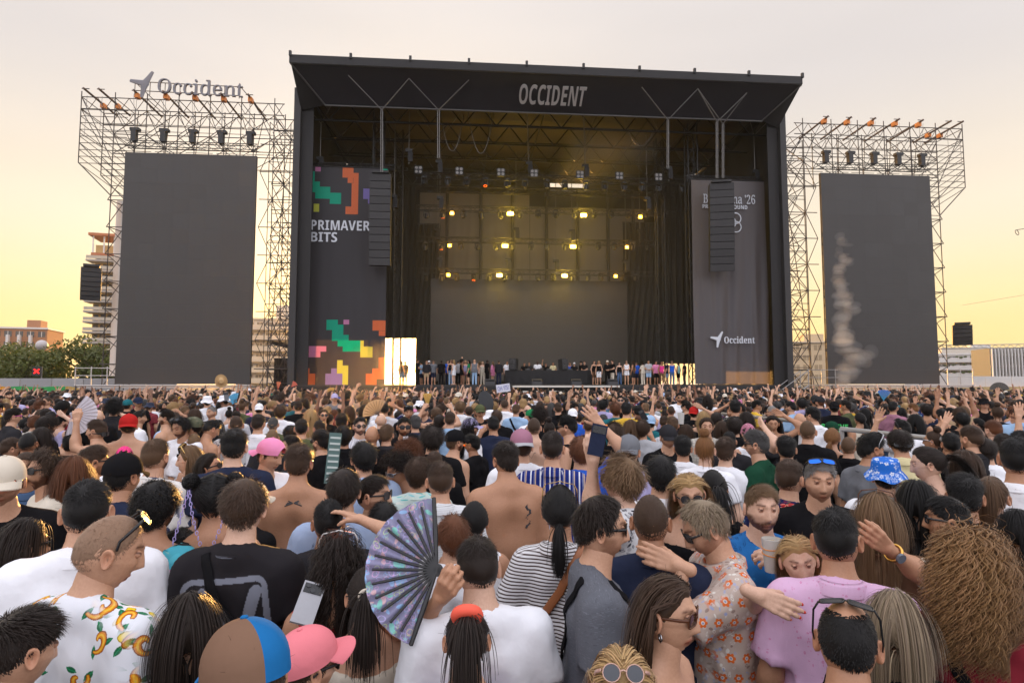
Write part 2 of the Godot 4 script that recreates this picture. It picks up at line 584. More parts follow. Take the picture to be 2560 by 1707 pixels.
func truss(called: String, label: String, a: Vector3, b: Vector3, size: float, m: Material, group := "", r := 0.028, parent: Node3D = null) -> Node3D:
	# a square truss: four chords, end frames, and the lacing between them
	var t: Node3D = parent
	if t == null:
		t = thing(called, label, "truss", a, 0.0, group)
	else:
		t = Node3D.new()
		t.name = called
		parent.add_child(t, true)
		t.position = a
	var l := b - a
	var dir := l.normalized()
	var up := Vector3.UP if absf(dir.y) < 0.7 else Vector3.BACK
	var side := dir.cross(up).normalized()
	up = side.cross(dir).normalized()
	var corner := func(k: int, s: float) -> Vector3:
		return l * s + side * (size / 2 if k & 1 else -size / 2) + up * (size / 2 if k & 2 else -size / 2)
	for k in 4:
		rod("chord", t, corner.call(k, 0.0), corner.call(k, 1.0), r, m)
	var bays := maxi(2, int(l.length() / (size * 1.1)))
	var lace := Shape.new()
	for i in bays:
		for f in [[0, 1], [1, 3], [3, 2], [2, 0]]:
			var p: Vector3 = corner.call(f[i % 2], float(i) / bays)
			var q: Vector3 = corner.call(f[1 - i % 2], float(i + 1) / bays)
			lace.tube(PackedVector3Array([p, q]), PackedFloat32Array([r * 0.6, r * 0.6]), 4, Color.WHITE, false)
	part("lacing", lace.done(), m, t).set_meta("kind", "stuff")
	return t

func build_stage() -> void:
	var black := mat("black_fabric", Color(0.016, 0.015, 0.016), 0.85)
	var skirt_m := mat("canopy_tarp", Color(0.030, 0.028, 0.033), 0.55)
	var wall_m := mat("wall_tarp", Color(0.020, 0.018, 0.018), 0.75)
	var steel := mat("stage_steel", Color(0.16, 0.155, 0.15), 0.45, 0.7)
	var dark := mat("dark_steel", Color(0.035, 0.033, 0.032), 0.5, 0.4)
	var st := thing("concert_stage", "large black concert stage with a flat canopy roof and lettered front", "stage")
	var cx := (XL + XR) / 2
	var w := XR - XL
	# deck and its front skirt
	box("deck", st, Vector3(cx, DECK - 0.1, (ZF + ZB) / 2), Vector3(w, 0.2, ZF - ZB), mat("deck_board", Color(0.03, 0.028, 0.027), 0.6))
	for k in 16:
		box("deck_skirt", st, Vector3(XL + (k + 0.5) * w / 16, DECK / 2 - 0.05, ZF + 0.03), Vector3(w / 16 - 0.02, DECK - 0.1, 0.05), mat("skirt%d" % (k % 3), Color(0.02, 0.018, 0.018) * (1.0 + 0.25 * (k % 3)), 0.8))
	# side walls: black tarpaulin between posts
	for sx in [XL, XR]:
		var s := -1.0 if sx == XL else 1.0
		var wallmesh := cloth_grid(ZF - ZB, 21.6, 40, 6, func(q: float, t: float) -> float: return 0.05 * sin(q * 40.0) * (0.4 + t))
		part("side_wall", wallmesh, wall_m, st, Transform3D(Basis(Vector3.UP, PI / 2), Vector3(sx, 23.5, (ZF + ZB) / 2)))
		box("corner_post", st, Vector3(sx + 0.18 * s, 11.4, ZF + 0.1), Vector3(0.45, 22.8, 0.5), mat("post_tarp", Color(0.032, 0.029, 0.028), 0.6))
		box("wall_return", st, Vector3(sx - 0.45 * s, 11.4, ZF - 0.1), Vector3(0.8, 22.8, 0.12), wall_m)
	# canopy: the lettered front slopes back under the roof edge
	var a0 := Vector3(-11.37, 23.06, -39.0)
	var a1 := Vector3(23.55, 23.06, -39.0)
	var b0 := Vector3(-9.72, 21.55, -41.5)
	var b1 := Vector3(21.93, 21.55, -41.5)
	var front := Shape.new()
	var pts := PackedVector3Array()
	var fn := FastNoiseLite.new()
	fn.seed = 4
	fn.frequency = 0.35
	for j in 9:
		for i in 81:
			var s := i / 80.0
			var t := j / 8.0
			var p := a0.lerp(a1, s).lerp(b0.lerp(b1, s), t)
			p += Vector3(0, -0.5, 1).normalized() * (0.12 * sin(t * PI) * -1.0 + 0.06 * fn.get_noise_2d(p.x * 3.0, p.y * 4.0))
			pts.append(p)
	front.grid(pts, 81, 9)
	part("front_skirt", front.done(), skirt_m, st)
	# the dark band over it, and the returns at both ends
	box("roof_edge", st, Vector3(cx + 0.06, 23.34, -38.95), Vector3(w + 0.1, 0.55, 0.3), wall_m)
	for e in [[a0, b0, Vector3(XL, 21.3, ZF)], [a1, b1, Vector3(XR, 21.3, ZF)]]:
		var side := Shape.new()
		var o1: Vector3 = e[0]
		var o2: Vector3 = e[1]
		var o3: Vector3 = e[2]
		side.grid(PackedVector3Array([o1 + Vector3(0, 0.4, 0), o1.lerp(o3 + Vector3(0, 1.8, 0), 0.6), o3 + Vector3(0, 1.6, 0), o1, o1.lerp(o3, 0.5), o3, o1, o1.lerp(o2, 0.5), o2]), 3, 3)
		part("end_flap", side.done(), wall_m, st)
	# roof deck and ceiling with its purlins
	box("roof", st, Vector3(cx, 23.55, (ZB - 39.0) / 2), Vector3(w, 0.25, -39.0 - ZB), wall_m)
	var tarp := mat("ceiling_tarp", Color(0.075, 0.06, 0.05), 0.6)
	var ceil_mesh := cloth_grid(w - 0.4, 16.2, 60, 24, func(q: float, t: float) -> float: return 0.12 * absf(sin(q * PI * 8.0)) + 0.03 * sin(t * 20.0))
	part("ceiling", ceil_mesh, tarp, st, Transform3D(Basis(Vector3.RIGHT, PI / 2), Vector3(cx, 23.3, -41.6 )))
	for k in 5:
		var z := -43.2 - k * 3.4
		for y in [22.75, 21.2]:
			rod("roof_chord", st, Vector3(XL + 0.2, y, z), Vector3(XR - 0.2, y, z), 0.075, dark)
		for i in 14:
			var x := XL + 0.4 + (w - 0.8) * i / 14.0
			var dx := (w - 0.8) / 28.0
			rod("roof_brace", st, Vector3(x, 22.75, z), Vector3(x + dx, 21.2, z), 0.05, dark)
			rod("roof_brace", st, Vector3(x + 2 * dx, 22.75, z), Vector3(x + dx, 21.2, z), 0.05, dark)
	for i in 9:
		var x := XL + 1.2 + (w - 2.4) * i / 8.0
		rod("roof_purlin", st, Vector3(x, 22.5, -42.2), Vector3(x, 22.5, ZB + 0.3), 0.06, dark)
	# front edge tubes of the canopy
	rod("edge_tube", st, a0 + Vector3(0, 0.02, 0.12), a1 + Vector3(0, 0.02, 0.12), 0.05, steel)
	rod("edge_tube", st, b0 + Vector3(0, -0.05, 0.05), b1 + Vector3(0, -0.05, 0.05), 0.07, steel)
	rod("edge_tube", st, a0 + Vector3(0, 0, 0.1), b0 + Vector3(0, 0, 0.1), 0.06, steel)
	rod("edge_tube", st, a1 + Vector3(0, 0, 0.1), b1 + Vector3(0, 0, 0.1), 0.06, steel)
	for k in 10:
		var x := lerpf(a0.x, a1.x, k / 9.0)
		box("edge_post", st, Vector3(x, 23.66, -38.78), Vector3(0.16, 0.34, 0.16), dark)
	# lettering on the canopy front
	var slope := Basis(Vector3.RIGHT, atan2(2.5, 1.51) - 0.02)
	var at := on_z(1380, 238, -40.3)
	at.y = 23.06 - (1.3 / 2.5) * 1.51
	lettering(st, "OCCIDENT", "Droid Sans", 900, Vector2(4.65, 1.5), mat("letter_white", Color(0.62, 0.60, 0.58), 0.7), Transform3D(slope, at + Vector3(0, -0.12, 0.24)), 0.03)
	# stage towers: four corner masts inside the house
	for x in [-6.4, 17.7]:
		truss("mast", "", Vector3(x, DECK, -44.6), Vector3(x, 22.4, -44.6), 0.75, dark, "", 0.05, st)
	for x in [-5.2, 16.1]:
		truss("mast", "", Vector3(x, DECK, -47.5), Vector3(x, 22.4, -47.5), 0.6, dark, "", 0.045, st)
	# back wall: black drapes, open at the bottom left where the low sun comes through, with a slot of daylight near the top
	var drape := mat("drape", Color(0.22, 0.19, 0.155), 0.75)
	var drapeb := mat("drape_black", Color(0.012, 0.011, 0.011), 0.8)
	hang("back_drape", "grey drape panel hung behind the lighting trusses", -4.2, 6.3, 20.4, 11.0, -56.6, drape, 0.05, 7.0)
	hang("back_drape", "grey drape panel beside the daylight slot behind the trusses", 6.35, 17.6, 19.2, 11.0, -56.6, drape, 0.05, 7.0)
	var struts := thing("drape_frame", "dark uprights and rail between the grey drape panels", "frame", Vector3.ZERO)
	for x in [-1.6, 1.6, 4.6, 7.9, 10.9, 13.9, 16.4]:
		rod("upright", struts, Vector3(x, DECK, -56.2), Vector3(x, 21.0, -56.2), 0.16, dark)
	rod("rail", struts, Vector3(-4.6, 20.9, -56.2), Vector3(18.2, 20.9, -56.2), 0.12, dark)
	hang("side_curtain", "tall black curtain gathered beside the sunlit gap", -4.35, -2.2, 17.0, DECK, -55.6, drapeb, 0.42, 5.0, true)
	hang("side_curtain", "tall black curtain above the sunlit gap", -11.3, -4.2, 21.0, 6.4, -56.8, drapeb, 0.35, 9.0)
	hang("side_curtain", "black curtain gathered at the far edge of the video wall", 15.1, 18.6, 17.5, DECK, -55.4, drapeb, 0.4, 6.0, true)
	hang("side_curtain", "wide black curtain between the masts and the printed banner", 18.4, 23.4, 21.0, 4.0, -54.0, drapeb, 0.4, 8.0)
	hang("side_curtain", "black valance hung above the grey drape panels", -4.5, 8.4, 22.6, 20.6, -57.4, drapeb, 0.1, 12.0)
	hang("lower_curtain", "black cloth behind the people at the video wall foot", -2.9, 16.8, 4.2, DECK, -56.9, drapeb, 0.1, 12.0)
	var rear := thing("rear_wall", "black rear wall of the stage house below the video wall", "wall", Vector3.ZERO)
	for e in [[-3.3, 8.5, DECK, 23.3], [8.5, 12.3, DECK, 21.3], [8.5, 12.3, 22.1, 23.3], [12.3, 17.2, DECK, 23.3], [17.2, XR, 4.3, 23.3], [XL, -3.3, 6.6, 23.3]]:
		box("panel", rear, Vector3((e[0] + e[1]) / 2, (e[2] + e[3]) / 2, ZB + 0.1), Vector3(e[1] - e[0], e[3] - e[2], 0.15), drapeb)
	# video wall, made of tiles
	video_wall("video_wall", "dark video wall of square tiles at the back of the stage", Vector3(-3.0, DECK + 0.3, -55.0), 18.35, 9.4, 18, 9)
	build_banners()
	build_stage_front()

func hang(called: String, label: String, x0: float, x1: float, y1: float, y0: float, z: float, m: Material, fold: float, waves: float, sweep := false) -> void:
	var t := thing(called, label, "curtain", Vector3((x0 + x1) / 2, y1, z), 0.0, "drapes of the stage house")
	var ph := x0 * 1.7
	var mesh := cloth_grid(x1 - x0, y1 - y0, int(waves * 8), 18, func(s: float, q: float) -> float:
		var drift := (q * 0.35 * sin(q * 2.0) if sweep else 0.05 * q)
		return fold * (0.5 * sin((s + drift) * waves * TAU + ph) + 0.28 * sin((s + drift * 0.7) * waves * 2.3 * TAU + ph * 2.0)) * (0.55 + 0.45 * q))
	part("cloth", mesh, m, t)
	rod("rail", t, Vector3((x0 - x1) / 2, 0.05, 0), Vector3((x1 - x0) / 2, 0.05, 0), 0.05, mat("dark_steel"))

func video_wall(called: String, label: String, corner: Vector3, w: float, h: float, nx: int, ny: int) -> Node3D:
	var t := thing(called, label, "screen", corner)
	box("backing", t, Vector3(w / 2, h / 2, -0.16), Vector3(w, h, 0.12), mat("screen_back", Color(0.02, 0.02, 0.02), 0.7))
	var tw := w / nx
	var th := h / ny
	var tile := box_mesh(Vector3(tw - 0.0025, th - 0.0025, 0.08))
	for j in ny:
		for i in nx:
			var k := rng.randi() % 5
			var m := mat("led_tile%d" % k, Color(0.040, 0.0345, 0.0305) * (0.96 + 0.02 * k), 0.45 + 0.02 * k)
			var o := part("tile", tile, m, t, Transform3D(Basis.from_euler(Vector3(rng.randf_range(-1, 1) * 0.0008, rng.randf_range(-1, 1) * 0.0008, 0)), Vector3((i + 0.5) * tw, (j + 0.5) * th, -0.04)))
	return t

func build_banners() -> void:
	# the colourful festival banner
	var px := [[0, 0, 2, 1, "g"], [0, 1, 4, 3, "g"]]
	var w := 512
	var h := 1408
	var im := Image.create(w, h, false, Image.FORMAT_RGB8)
	var base := Color(0.055, 0.052, 0.058).linear_to_srgb()
	im.fill(base)
	var col := {"g": Color(0.0, 0.42, 0.26), "o": Color(0.78, 0.18, 0.06), "v": Color(0.22, 0.18, 0.52), "p": Color(0.62, 0.24, 0.46), "y": Color(0.55, 0.60, 0.08)}
	# squares read off the banner in units of its width (x) and of the same length (y), from the top left
	var sq := [
		[0.0, 0.0, 0.045, 0.255, "g"], [0.045, 0.06, 0.10, 0.255, "g"], [0.045, 0.255, 0.165, 0.33, "g"], [0.10, 0.19, 0.165, 0.255, "g"], [0.11, 0.255, 0.295, 0.41, "g"], [0.29, 0.33, 0.43, 0.475, "g"],
		[0.105, 0.0, 0.175, 0.06, "p"], [0.44, 0.0, 0.575, 0.13, "o"], [0.575, 0.065, 0.64, 0.53, "o"], [0.505, 0.13, 0.575, 0.2, "o"], [0.555, 0.2, 0.64, 0.6, "o"], [0.485, 0.5, 0.62, 0.6, "o"],
		[0.70, 0.265, 0.85, 0.4, "v"], [0.76, 0.4, 0.9, 0.46, "v"], [0.095, 0.475, 0.165, 0.58, "y"], [0.93, 0.0, 1.0, 0.06, "g"],
		[0.0, 1.94, 0.075, 2.0, "o"], [0.0, 2.0, 0.02, 2.2, "o"], [0.28, 1.94, 0.42, 2.07, "g"], [0.35, 2.0, 0.49, 2.205, "g"], [0.42, 2.13, 0.555, 2.275, "g"], [0.485, 2.2, 0.70, 2.34, "g"],
		[0.49, 1.94, 0.56, 2.0, "p"], [0.84, 1.945, 1.0, 2.075, "o"], [0.92, 2.075, 1.0, 2.14, "o"], [0.07, 2.27, 0.285, 2.34, "p"], [0.0, 2.34, 0.215, 2.41, "p"], [0.07, 2.3, 0.215, 2.36, "p"],
		[0.70, 2.20, 0.74, 2.275, "y"], [0.70, 2.275, 0.845, 2.41, "y"], [0.0, 2.41, 0.02, 2.55, "o"], [0.0, 2.545, 0.09, 2.75, "o"], [0.09, 2.61, 0.16, 2.75, "o"],
		[0.42, 2.445, 0.49, 2.65, "y"], [0.49, 2.51, 0.56, 2.75, "y"], [0.35, 2.545, 0.42, 2.61, "v"], [0.28, 2.61, 0.49, 2.75, "v"], [0.77, 2.61, 0.9, 2.75, "o"], [0.845, 2.545, 1.0, 2.68, "o"], [0.92, 2.41, 1.0, 2.545, "o"]]
	for s in sq:
		var c: Color = col[s[4]]
		im.fill_rect(Rect2i(int(s[0] * w), int(s[1] * w), int((s[2] - s[0]) * w), int((s[3] - s[1]) * w)), c.linear_to_srgb())
	var bm := StandardMaterial3D.new()
	bm.resource_name = "festival_banner"
	bm.albedo_texture = ImageTexture.create_from_image(im)
	bm.roughness = 0.6
	bm.backlight_enabled = true
	bm.backlight = Color(0.9, 0.85, 0.8)
	var b := thing("banner", "tall dark banner printed with coloured pixel steps and white lettering", "banner", Vector3(-8.42, 17.73, -43.2))
	var mesh := cloth_grid(5.75, 15.65, 60, 40, func(s: float, t: float) -> float:
		var k := smoothstep(0.3, 0.75, t)
		return 0.05 * sin(s * 9.0 + t * 3.0) * k + 0.09 * smoothstep(0.55, 1.0, s) * sin((s * 26.0 - t * 5.0)) * k + 0.015 * sin(s * 40.0) * t)
	part("cloth", mesh, bm, b)
	var white := mat("banner_white", Color(0.62, 0.64, 0.68), 0.7)
	lettering(b, "PRIMAVERA", "Droid Sans", 900, Vector2(4.7, 0.72), white, Transform3D(Basis(), Vector3(-0.12, -4.25, 0.06)))
	lettering(b, "BITS", "Droid Sans", 900, Vector2(1.85, 0.72), white, Transform3D(Basis(), Vector3(-1.55, -5.12, 0.06)))
	rod("top_bar", b, Vector3(-2.9, 0.05, 0), Vector3(2.9, 0.05, 0), 0.05, mat("dark_steel"))
	# the plain dark banner on the other side
	var dm := mat("plain_banner", Color(0.082, 0.075, 0.080), 0.6)
	dm.backlight_enabled = true
	dm.backlight = Color(0.45, 0.42, 0.4)
	b = thing("banner", "tall plain dark banner with white serif lettering and a ring emblem", "banner", Vector3(20.0, 17.56, -43.2))
	mesh = cloth_grid(5.75, 15.42, 70, 40, func(s: float, t: float) -> float:
		var k := smoothstep(0.15, 0.7, t)
		return k * (0.10 * sin(s * 13.0 - t * 3.0) + 0.09 * sin(s * 31.0 + t * 4.0) * smoothstep(0.0, 0.5, s)) + 0.02 * sin(s * 60.0) * t + 0.16 * smoothstep(0.78, 0.84, s) * k)
	part("cloth", mesh, dm, b)
	lettering(b, "Barcelona '26", "Droid Serif", 400, Vector2(4.05, 0.74), white, Transform3D(Basis(), Vector3(0.0, -1.45, 0.16)))
	lettering(b, "PRIMAVERA SOUND", "Droid Sans", 900, Vector2(3.5, 0.31), white, Transform3D(Basis(), Vector3(-0.35, -2.08, 0.18)))
	for q in [[0.1, -2.95], [0.1, -3.6], [-0.3, -3.28]]:
		var ring := TorusMesh.new()
		ring.inner_radius = 0.36
		ring.outer_radius = 0.45
		ring.ring_segments = 6
		part("emblem_ring", ring, white, b, Transform3D(Basis(Vector3.RIGHT, PI / 2).scaled_local(Vector3(1, 0.15, 1)), Vector3(q[0] + 0.35, q[1], 0.2)))
	lettering(b, "Occident", "Droid Serif", 700, Vector2(2.35, 0.52), white, Transform3D(Basis(), Vector3(0.45, -12.15, 0.3)))
	part("emblem", star_mesh(0.62), white, b, Transform3D(Basis(), Vector3(-1.15, -12.1, 0.3)))
	rod("top_bar", b, Vector3(-2.95, 0.06, 0), Vector3(2.95, 0.06, 0), 0.05, mat("dark_steel"))
	truss("banner_truss", "dark truss carrying the colourful banner", Vector3(-11.2, 18.0, -43.6), Vector3(-5.0, 18.0, -43.6), 0.3, mat("dark_steel"))
	truss("banner_truss", "dark truss carrying the plain dark banner", Vector3(16.9, 17.85, -43.6), Vector3(23.0, 17.85, -43.6), 0.3, mat("dark_steel"))

func star_mesh(r: float) -> ArrayMesh:
	# a bent three-armed star with rounded tips
	var sh := Shape.new()
	for k in 3:
		var a: float = [2.95, 1.05, -1.75][k]
		var d := Vector3(cos(a), sin(a), 0)
		var pts := PackedVector3Array()
		var rad := PackedFloat32Array()
		for i in 6:
			var q := i / 5.0
			pts.append(d * r * q)
			rad.append(r * lerpf(0.30, 0.11, pow(q, 0.6)))
		sh.tube(pts, rad, 8, Color.WHITE, true, 0.12, Vector3(-d.y, d.x, 0))
	return sh.done()

func build_stage_front() -> void:
	# white stepped platform, speakers, and the table at the front edge
	var white := mat("platform_white", Color(0.55, 0.52, 0.47), 0.6)
	var black := mat("speaker_black", Color(0.022, 0.021, 0.021), 0.6)
	var grille := mat("speaker_grille", Color(0.040, 0.038, 0.038), 0.75)
	var p := thing("front_platform", "white stepped platform along the foot of the stage", "platform", Vector3(7.0, 0, -41.0))
	box("step", p, Vector3(0.1, 1.98, -0.3), Vector3(7.4, 0.12, 1.0), white)
	box("step", p, Vector3(1.0, 1.62, 0.4), Vector3(10.4, 0.12, 1.0), white)
	box("step", p, Vector3(1.6, 1.02, 1.0), Vector3(10.0, 0.12, 1.0), white)
	for k in 9:
		rod("leg", p, Vector3(-4.0 + k * 1.28, 0, 0.85), Vector3(-4.0 + k * 1.28, 1.56, 0.85), 0.035, white)
	for e in [[2.45, "black speaker cabinet standing before the white platform"], [5.15, "black speaker cabinet beside another before the white platform"]]:
		p = thing("speaker_cabinet", e[1], "speaker", Vector3(4.5 + e[0], 0, -39.2), 0.0, "cabinets before the platform")
		box("cabinet", p, Vector3(0, 0.85, 0), Vector3(0.95, 1.7, 0.7), black)
		box("grille", p, Vector3(0, 0.85, 0.36), Vector3(0.85, 1.6, 0.03), grille)
	p = thing("speaker_cabinet", "black speaker cabinet below the empty stretch of stage edge", "speaker", Vector3(17.2, 0, -41.2))
	box("cabinet", p, Vector3(0, 0.9, 0), Vector3(1.2, 1.8, 0.7), black)
	box("grille", p, Vector3(0, 0.9, 0.36), Vector3(1.1, 1.7, 0.03), grille)
	# wedge monitors on the stage edge
	for u in [1225, 1342, 1440, 1531]:
		var at := on_z(u, 950, -42.6)
		p = thing("floor_monitor", "grey wedge monitor on the stage edge facing the performers", "speaker", Vector3(at.x, DECK, -42.6), 0.0, "wedge monitors along the stage edge")
		var wd := Shape.new()
		var prof := [Vector2(-0.25, 0), Vector2(0.28, 0), Vector2(0.28, 0.22), Vector2(-0.08, 0.42), Vector2(-0.25, 0.3)]
		for k in prof.size():
			var a: Vector2 = prof[k]
			var b: Vector2 = prof[(k + 1) % prof.size()]
			var nn := Vector3(0, -(b.x - a.x), (b.y - a.y)).normalized()
			wd.quad(Vector3(-0.36, a.y, a.x), Vector3(0.36, a.y, a.x), Vector3(0.36, b.y, b.x), Vector3(-0.36, b.y, b.x), -nn if nn.dot(Vector3(0, a.y - 0.18, a.x)) < 0 else nn)
		for s in [-0.36, 0.36]:
			wd.quad(Vector3(s, 0, -0.25 * signf(s)), Vector3(s, 0, 0.28 * -signf(s)), Vector3(s, 0.25, 0.26 * -signf(s)), Vector3(s, 0.3, -0.25 * signf(s)), Vector3(signf(s), 0, 0))
		part("cabinet", wd.done(), mat("wedge_grey", Color(0.05, 0.048, 0.05), 0.6), p)
		box("grille", p, Vector3(0, 0.28, 0.12), Vector3(0.62, 0.02, 0.3), grille, Vector3(-0.5, 0, 0))
	# the table
	var ta := on_z(1262, 925, -45.0)
	var tb := on_z(1480, 925, -45.0)
	p = thing("dj_table", "long table under a black cloth with players and a mixer on top", "table", Vector3((ta.x + tb.x) / 2, DECK, -45.0))
	var tw := tb.x - ta.x
	var cloth := cloth_grid(tw, 1.02, 60, 4, func(s: float, t: float) -> float: return 0.03 * sin(s * 70.0) * t)
	part("table_cloth", cloth, mat("black_fabric"), p, Transform3D(Basis(), Vector3(0, 1.05, 0.5)))
	box("table_top", p, Vector3(0, 1.06, 0), Vector3(tw, 0.05, 1.0), mat("black_fabric"))
	for s in [-1, 1]:
		box("table_side", p, Vector3(s * tw / 2, 0.52, 0), Vector3(0.03, 1.03, 1.0), mat("black_fabric"))
	for k in 5:
		var q := thing("media_player", "flat black media player on the cloth covered table", "player", Vector3((ta.x + tb.x) / 2 - 1.6 + k * 0.8, DECK + 1.085, -44.85), 0.0, "players on the table")
		box("body", q, Vector3(0, 0.05, 0), Vector3(0.36, 0.1, 0.42), mat("player_black", Color(0.03, 0.03, 0.03), 0.35))
		var platter := CylinderMesh.new()
		platter.top_radius = 0.12
		platter.bottom_radius = 0.12
		platter.height = 0.03
		part("platter", platter, mat("player_platter", Color(0.2, 0.2, 0.2), 0.3, 0.6), q, Transform3D(Basis(), Vector3(0, 0.115, 0)))
	for e in [[1284, -0.5, "tilted black booth monitor at the table's near end"], [1408, 0.5, "tilted black booth monitor at the table's far end"]]:
		var at := on_z(e[0], 918, -44.7)
		p = thing("booth_monitor", e[2], "speaker", Vector3(at.x, DECK + 1.09, -44.7), e[1])
		box("cabinet", p, Vector3(0, 0.42, 0), Vector3(0.55, 0.85, 0.5), black, Vector3(-0.12, 0, 0))
		for y in [0.25, 0.62]:
			var cone := CylinderMesh.new()
			cone.top_radius = 0.16
			cone.bottom_radius = 0.2
			cone.height = 0.05
			part("driver", cone, grille, p, Transform3D(Basis(Vector3.RIGHT, PI / 2 - 0.12), Vector3(0, y, 0.27 - (y - 0.42) * 0.12)))
	# stair at the side of the stage
	var steel := mat("galvanised", Color(0.34, 0.33, 0.32), 0.4, 0.6)
	var sx := on_z(2010, 958, -41.0).x
	p = thing("stage_stair", "galvanised stair with handrails at the side of the stage", "stair", Vector3(sx, 0, -41.2))
	for s in [-0.5, 0.5]:
		rod("stringer", p, Vector3(-2.6, 0.2, s), Vector3(0.2, 2.05, s), 0.05, steel)
		rod("handrail", p, Vector3(-2.6, 1.2, s), Vector3(0.2, 3.1, s), 0.03, steel)
		for k in 4:
			rod("baluster", p, Vector3(-2.6 + k * 0.93, 0.2 + k * 0.62, s), Vector3(-2.6 + k * 0.93, 1.2 + k * 0.63, s), 0.025, steel)
	for k in 8:
		box("tread", p, Vector3(-2.45 + k * 0.35, 0.3 + k * 0.23, 0), Vector3(0.3, 0.04, 1.0), steel)
	for x in [0.2, 1.2, 2.2]:
		rod("post", p, Vector3(x, 0, 0.5), Vector3(x, 3.2, 0.5), 0.03, steel)
	for y in [2.05, 2.6, 3.15]:
		rod("rail", p, Vector3(0.2, y, 0.5), Vector3(2.4, y, 0.5), 0.025, steel)
# ---------------------------------------------------------------- lights, loudspeakers and rigging over the stage

func moving_light(at: Vector3, tilt: float, turn: float, kind: String) -> Node3D:
	var label: String = {"dark": "unlit black moving head light under a stage truss", "amber": "moving head light glowing amber under a stage truss"}[kind]
	var t := thing("stage_light", label, "stage light", at, turn, "moving lights on the trusses" if kind == "dark" else "amber moving lights on the trusses")
	var m := mat("fixture_black", Color(0.020, 0.020, 0.021), 0.5)
	box("clamp_base", t, Vector3(0, -0.07, 0), Vector3(0.36, 0.14, 0.24), m)
	for s in [-1, 1]:
		box("yoke_arm", t, Vector3(s * 0.21, -0.34, 0), Vector3(0.06, 0.46, 0.14), m, Vector3(0, 0, s * 0.1))
	var hd := Shape.new()
	hd.tube(PackedVector3Array([Vector3(0, 0.18, 0), Vector3(0, 0.14, 0), Vector3(0, -0.14, 0), Vector3(0, -0.2, 0)]), PackedFloat32Array([0.09, 0.15, 0.17, 0.165]), 12)
	var b := Basis(Vector3.RIGHT, tilt)
	var head := part("lamp_head", hd.done() if not mats.has("lamp_head_mesh") else mats["lamp_head_mesh"], m, t, Transform3D(b, Vector3(0, -0.46, 0)))
	mats["lamp_head_mesh"] = head.mesh
	var lens := CylinderMesh.new()
	lens.top_radius = 0.14
	lens.bottom_radius = 0.14
	lens.height = 0.02
	lens.radial_segments = 14
	var lm := mat("lens_dark", Color(0.03, 0.03, 0.033), 0.4)
	if kind == "amber":
		lm = mat("lens_amber", Color(0.5, 0.15, 0.02), 0.4)
		lm.emission_enabled = true
		lm.emission = Color(1.0, 0.36, 0.04)
		lm.emission_energy_multiplier = 1.5
	part("lens", lens, lm, head, Transform3D(Basis(), Vector3(0, -0.215, 0)))
	return t

func blinder(at: Vector3) -> void:
	var t := thing("blinder_light", "black four-lamp blinder on the top stage truss", "stage light", at, 0.0, "four-lamp blinders on the top truss")
	box("frame", t, Vector3.ZERO, Vector3(0.62, 0.62, 0.18), mat("fixture_black", Color(0.020, 0.020, 0.021), 0.5))
	for x in [-0.15, 0.15]:
		for y in [-0.15, 0.15]:
			var l := CylinderMesh.new()
			l.top_radius = 0.115
			l.bottom_radius = 0.09
			l.height = 0.04
			l.radial_segments = 12
			part("lamp", l, mat("blinder_glass", Color(0.30, 0.28, 0.26), 0.3), t, Transform3D(Basis(Vector3.RIGHT, PI / 2), Vector3(x, y, 0.1)))

func strobe(at: Vector3, wide: float, warm: Color, energy: float, label: String) -> void:
	var t := thing("wash_light", label, "stage light", at, 0.0, "lit wash lights on the trusses")
	box("housing", t, Vector3(0, 0.0, -0.1), Vector3(wide + 0.08, 0.34, 0.2), mat("fixture_black"))
	box("bracket", t, Vector3(0, 0.27, -0.1), Vector3(0.1, 0.3, 0.1), mat("fixture_black"))
	var m := StandardMaterial3D.new()
	m.resource_name = "lit_lamp"
	m.albedo_color = Color(1, 0.9, 0.7)
	m.emission_enabled = true
	m.emission = warm
	m.emission_energy_multiplier = 6.0
	box("lamp_glass", t, Vector3(0, 0, 0.02), Vector3(wide, 0.26, 0.03), m)
	var l := OmniLight3D.new()
	l.name = "lamp_light"
	l.light_color = warm
	l.light_energy = energy
	l.light_size = 0.15
	l.omni_range = 60.0
	l.omni_attenuation = 2.0
	l.shadow_enabled = true
	t.add_child(l)
	l.position = Vector3(0, 0, 0.2)

func hoist(at: Vector3, top: float, split := 0.0) -> void:
	# a chain motor, with its chain to the roof; bridled to two points where split > 0
	var t := thing("chain_hoist", "black chain hoist hanging on its chain under the stage roof", "hoist", at, 0.0, "chain hoists under the roof")
	var m := mat("hoist_black", Color(0.018, 0.018, 0.018), 0.55)
	box("motor", t, Vector3(0, 0.1, 0), Vector3(0.5, 0.22, 0.34), m)
	box("chain_bag", t, Vector3(0.12, -0.4, 0.02), Vector3(0.34, 0.75, 0.3), mat("chain_bag", Color(0.03, 0.03, 0.032), 0.8))
	var cable := mat("rig_cable", Color(0.20, 0.19, 0.18), 0.5, 0.5)
	var k := top - at.y
	if split > 0.0:
		var y := k - split * 1.1
		rod("chain", t, Vector3(0, 0.2, 0), Vector3(0, y, 0), 0.035, cable)
		rod("bridle", t, Vector3(0, y, 0), Vector3(-split, k, 1.2), 0.022, cable)
		rod("bridle", t, Vector3(0, y, 0), Vector3(split, k, 1.2), 0.022, cable)
	else:
		rod("chain", t, Vector3(0, 0.2, 0), Vector3(0, k, 0), 0.03, cable)
	rod("hook", t, Vector3(0, -0.02, 0), Vector3(0, -0.95, 0), 0.03, cable)

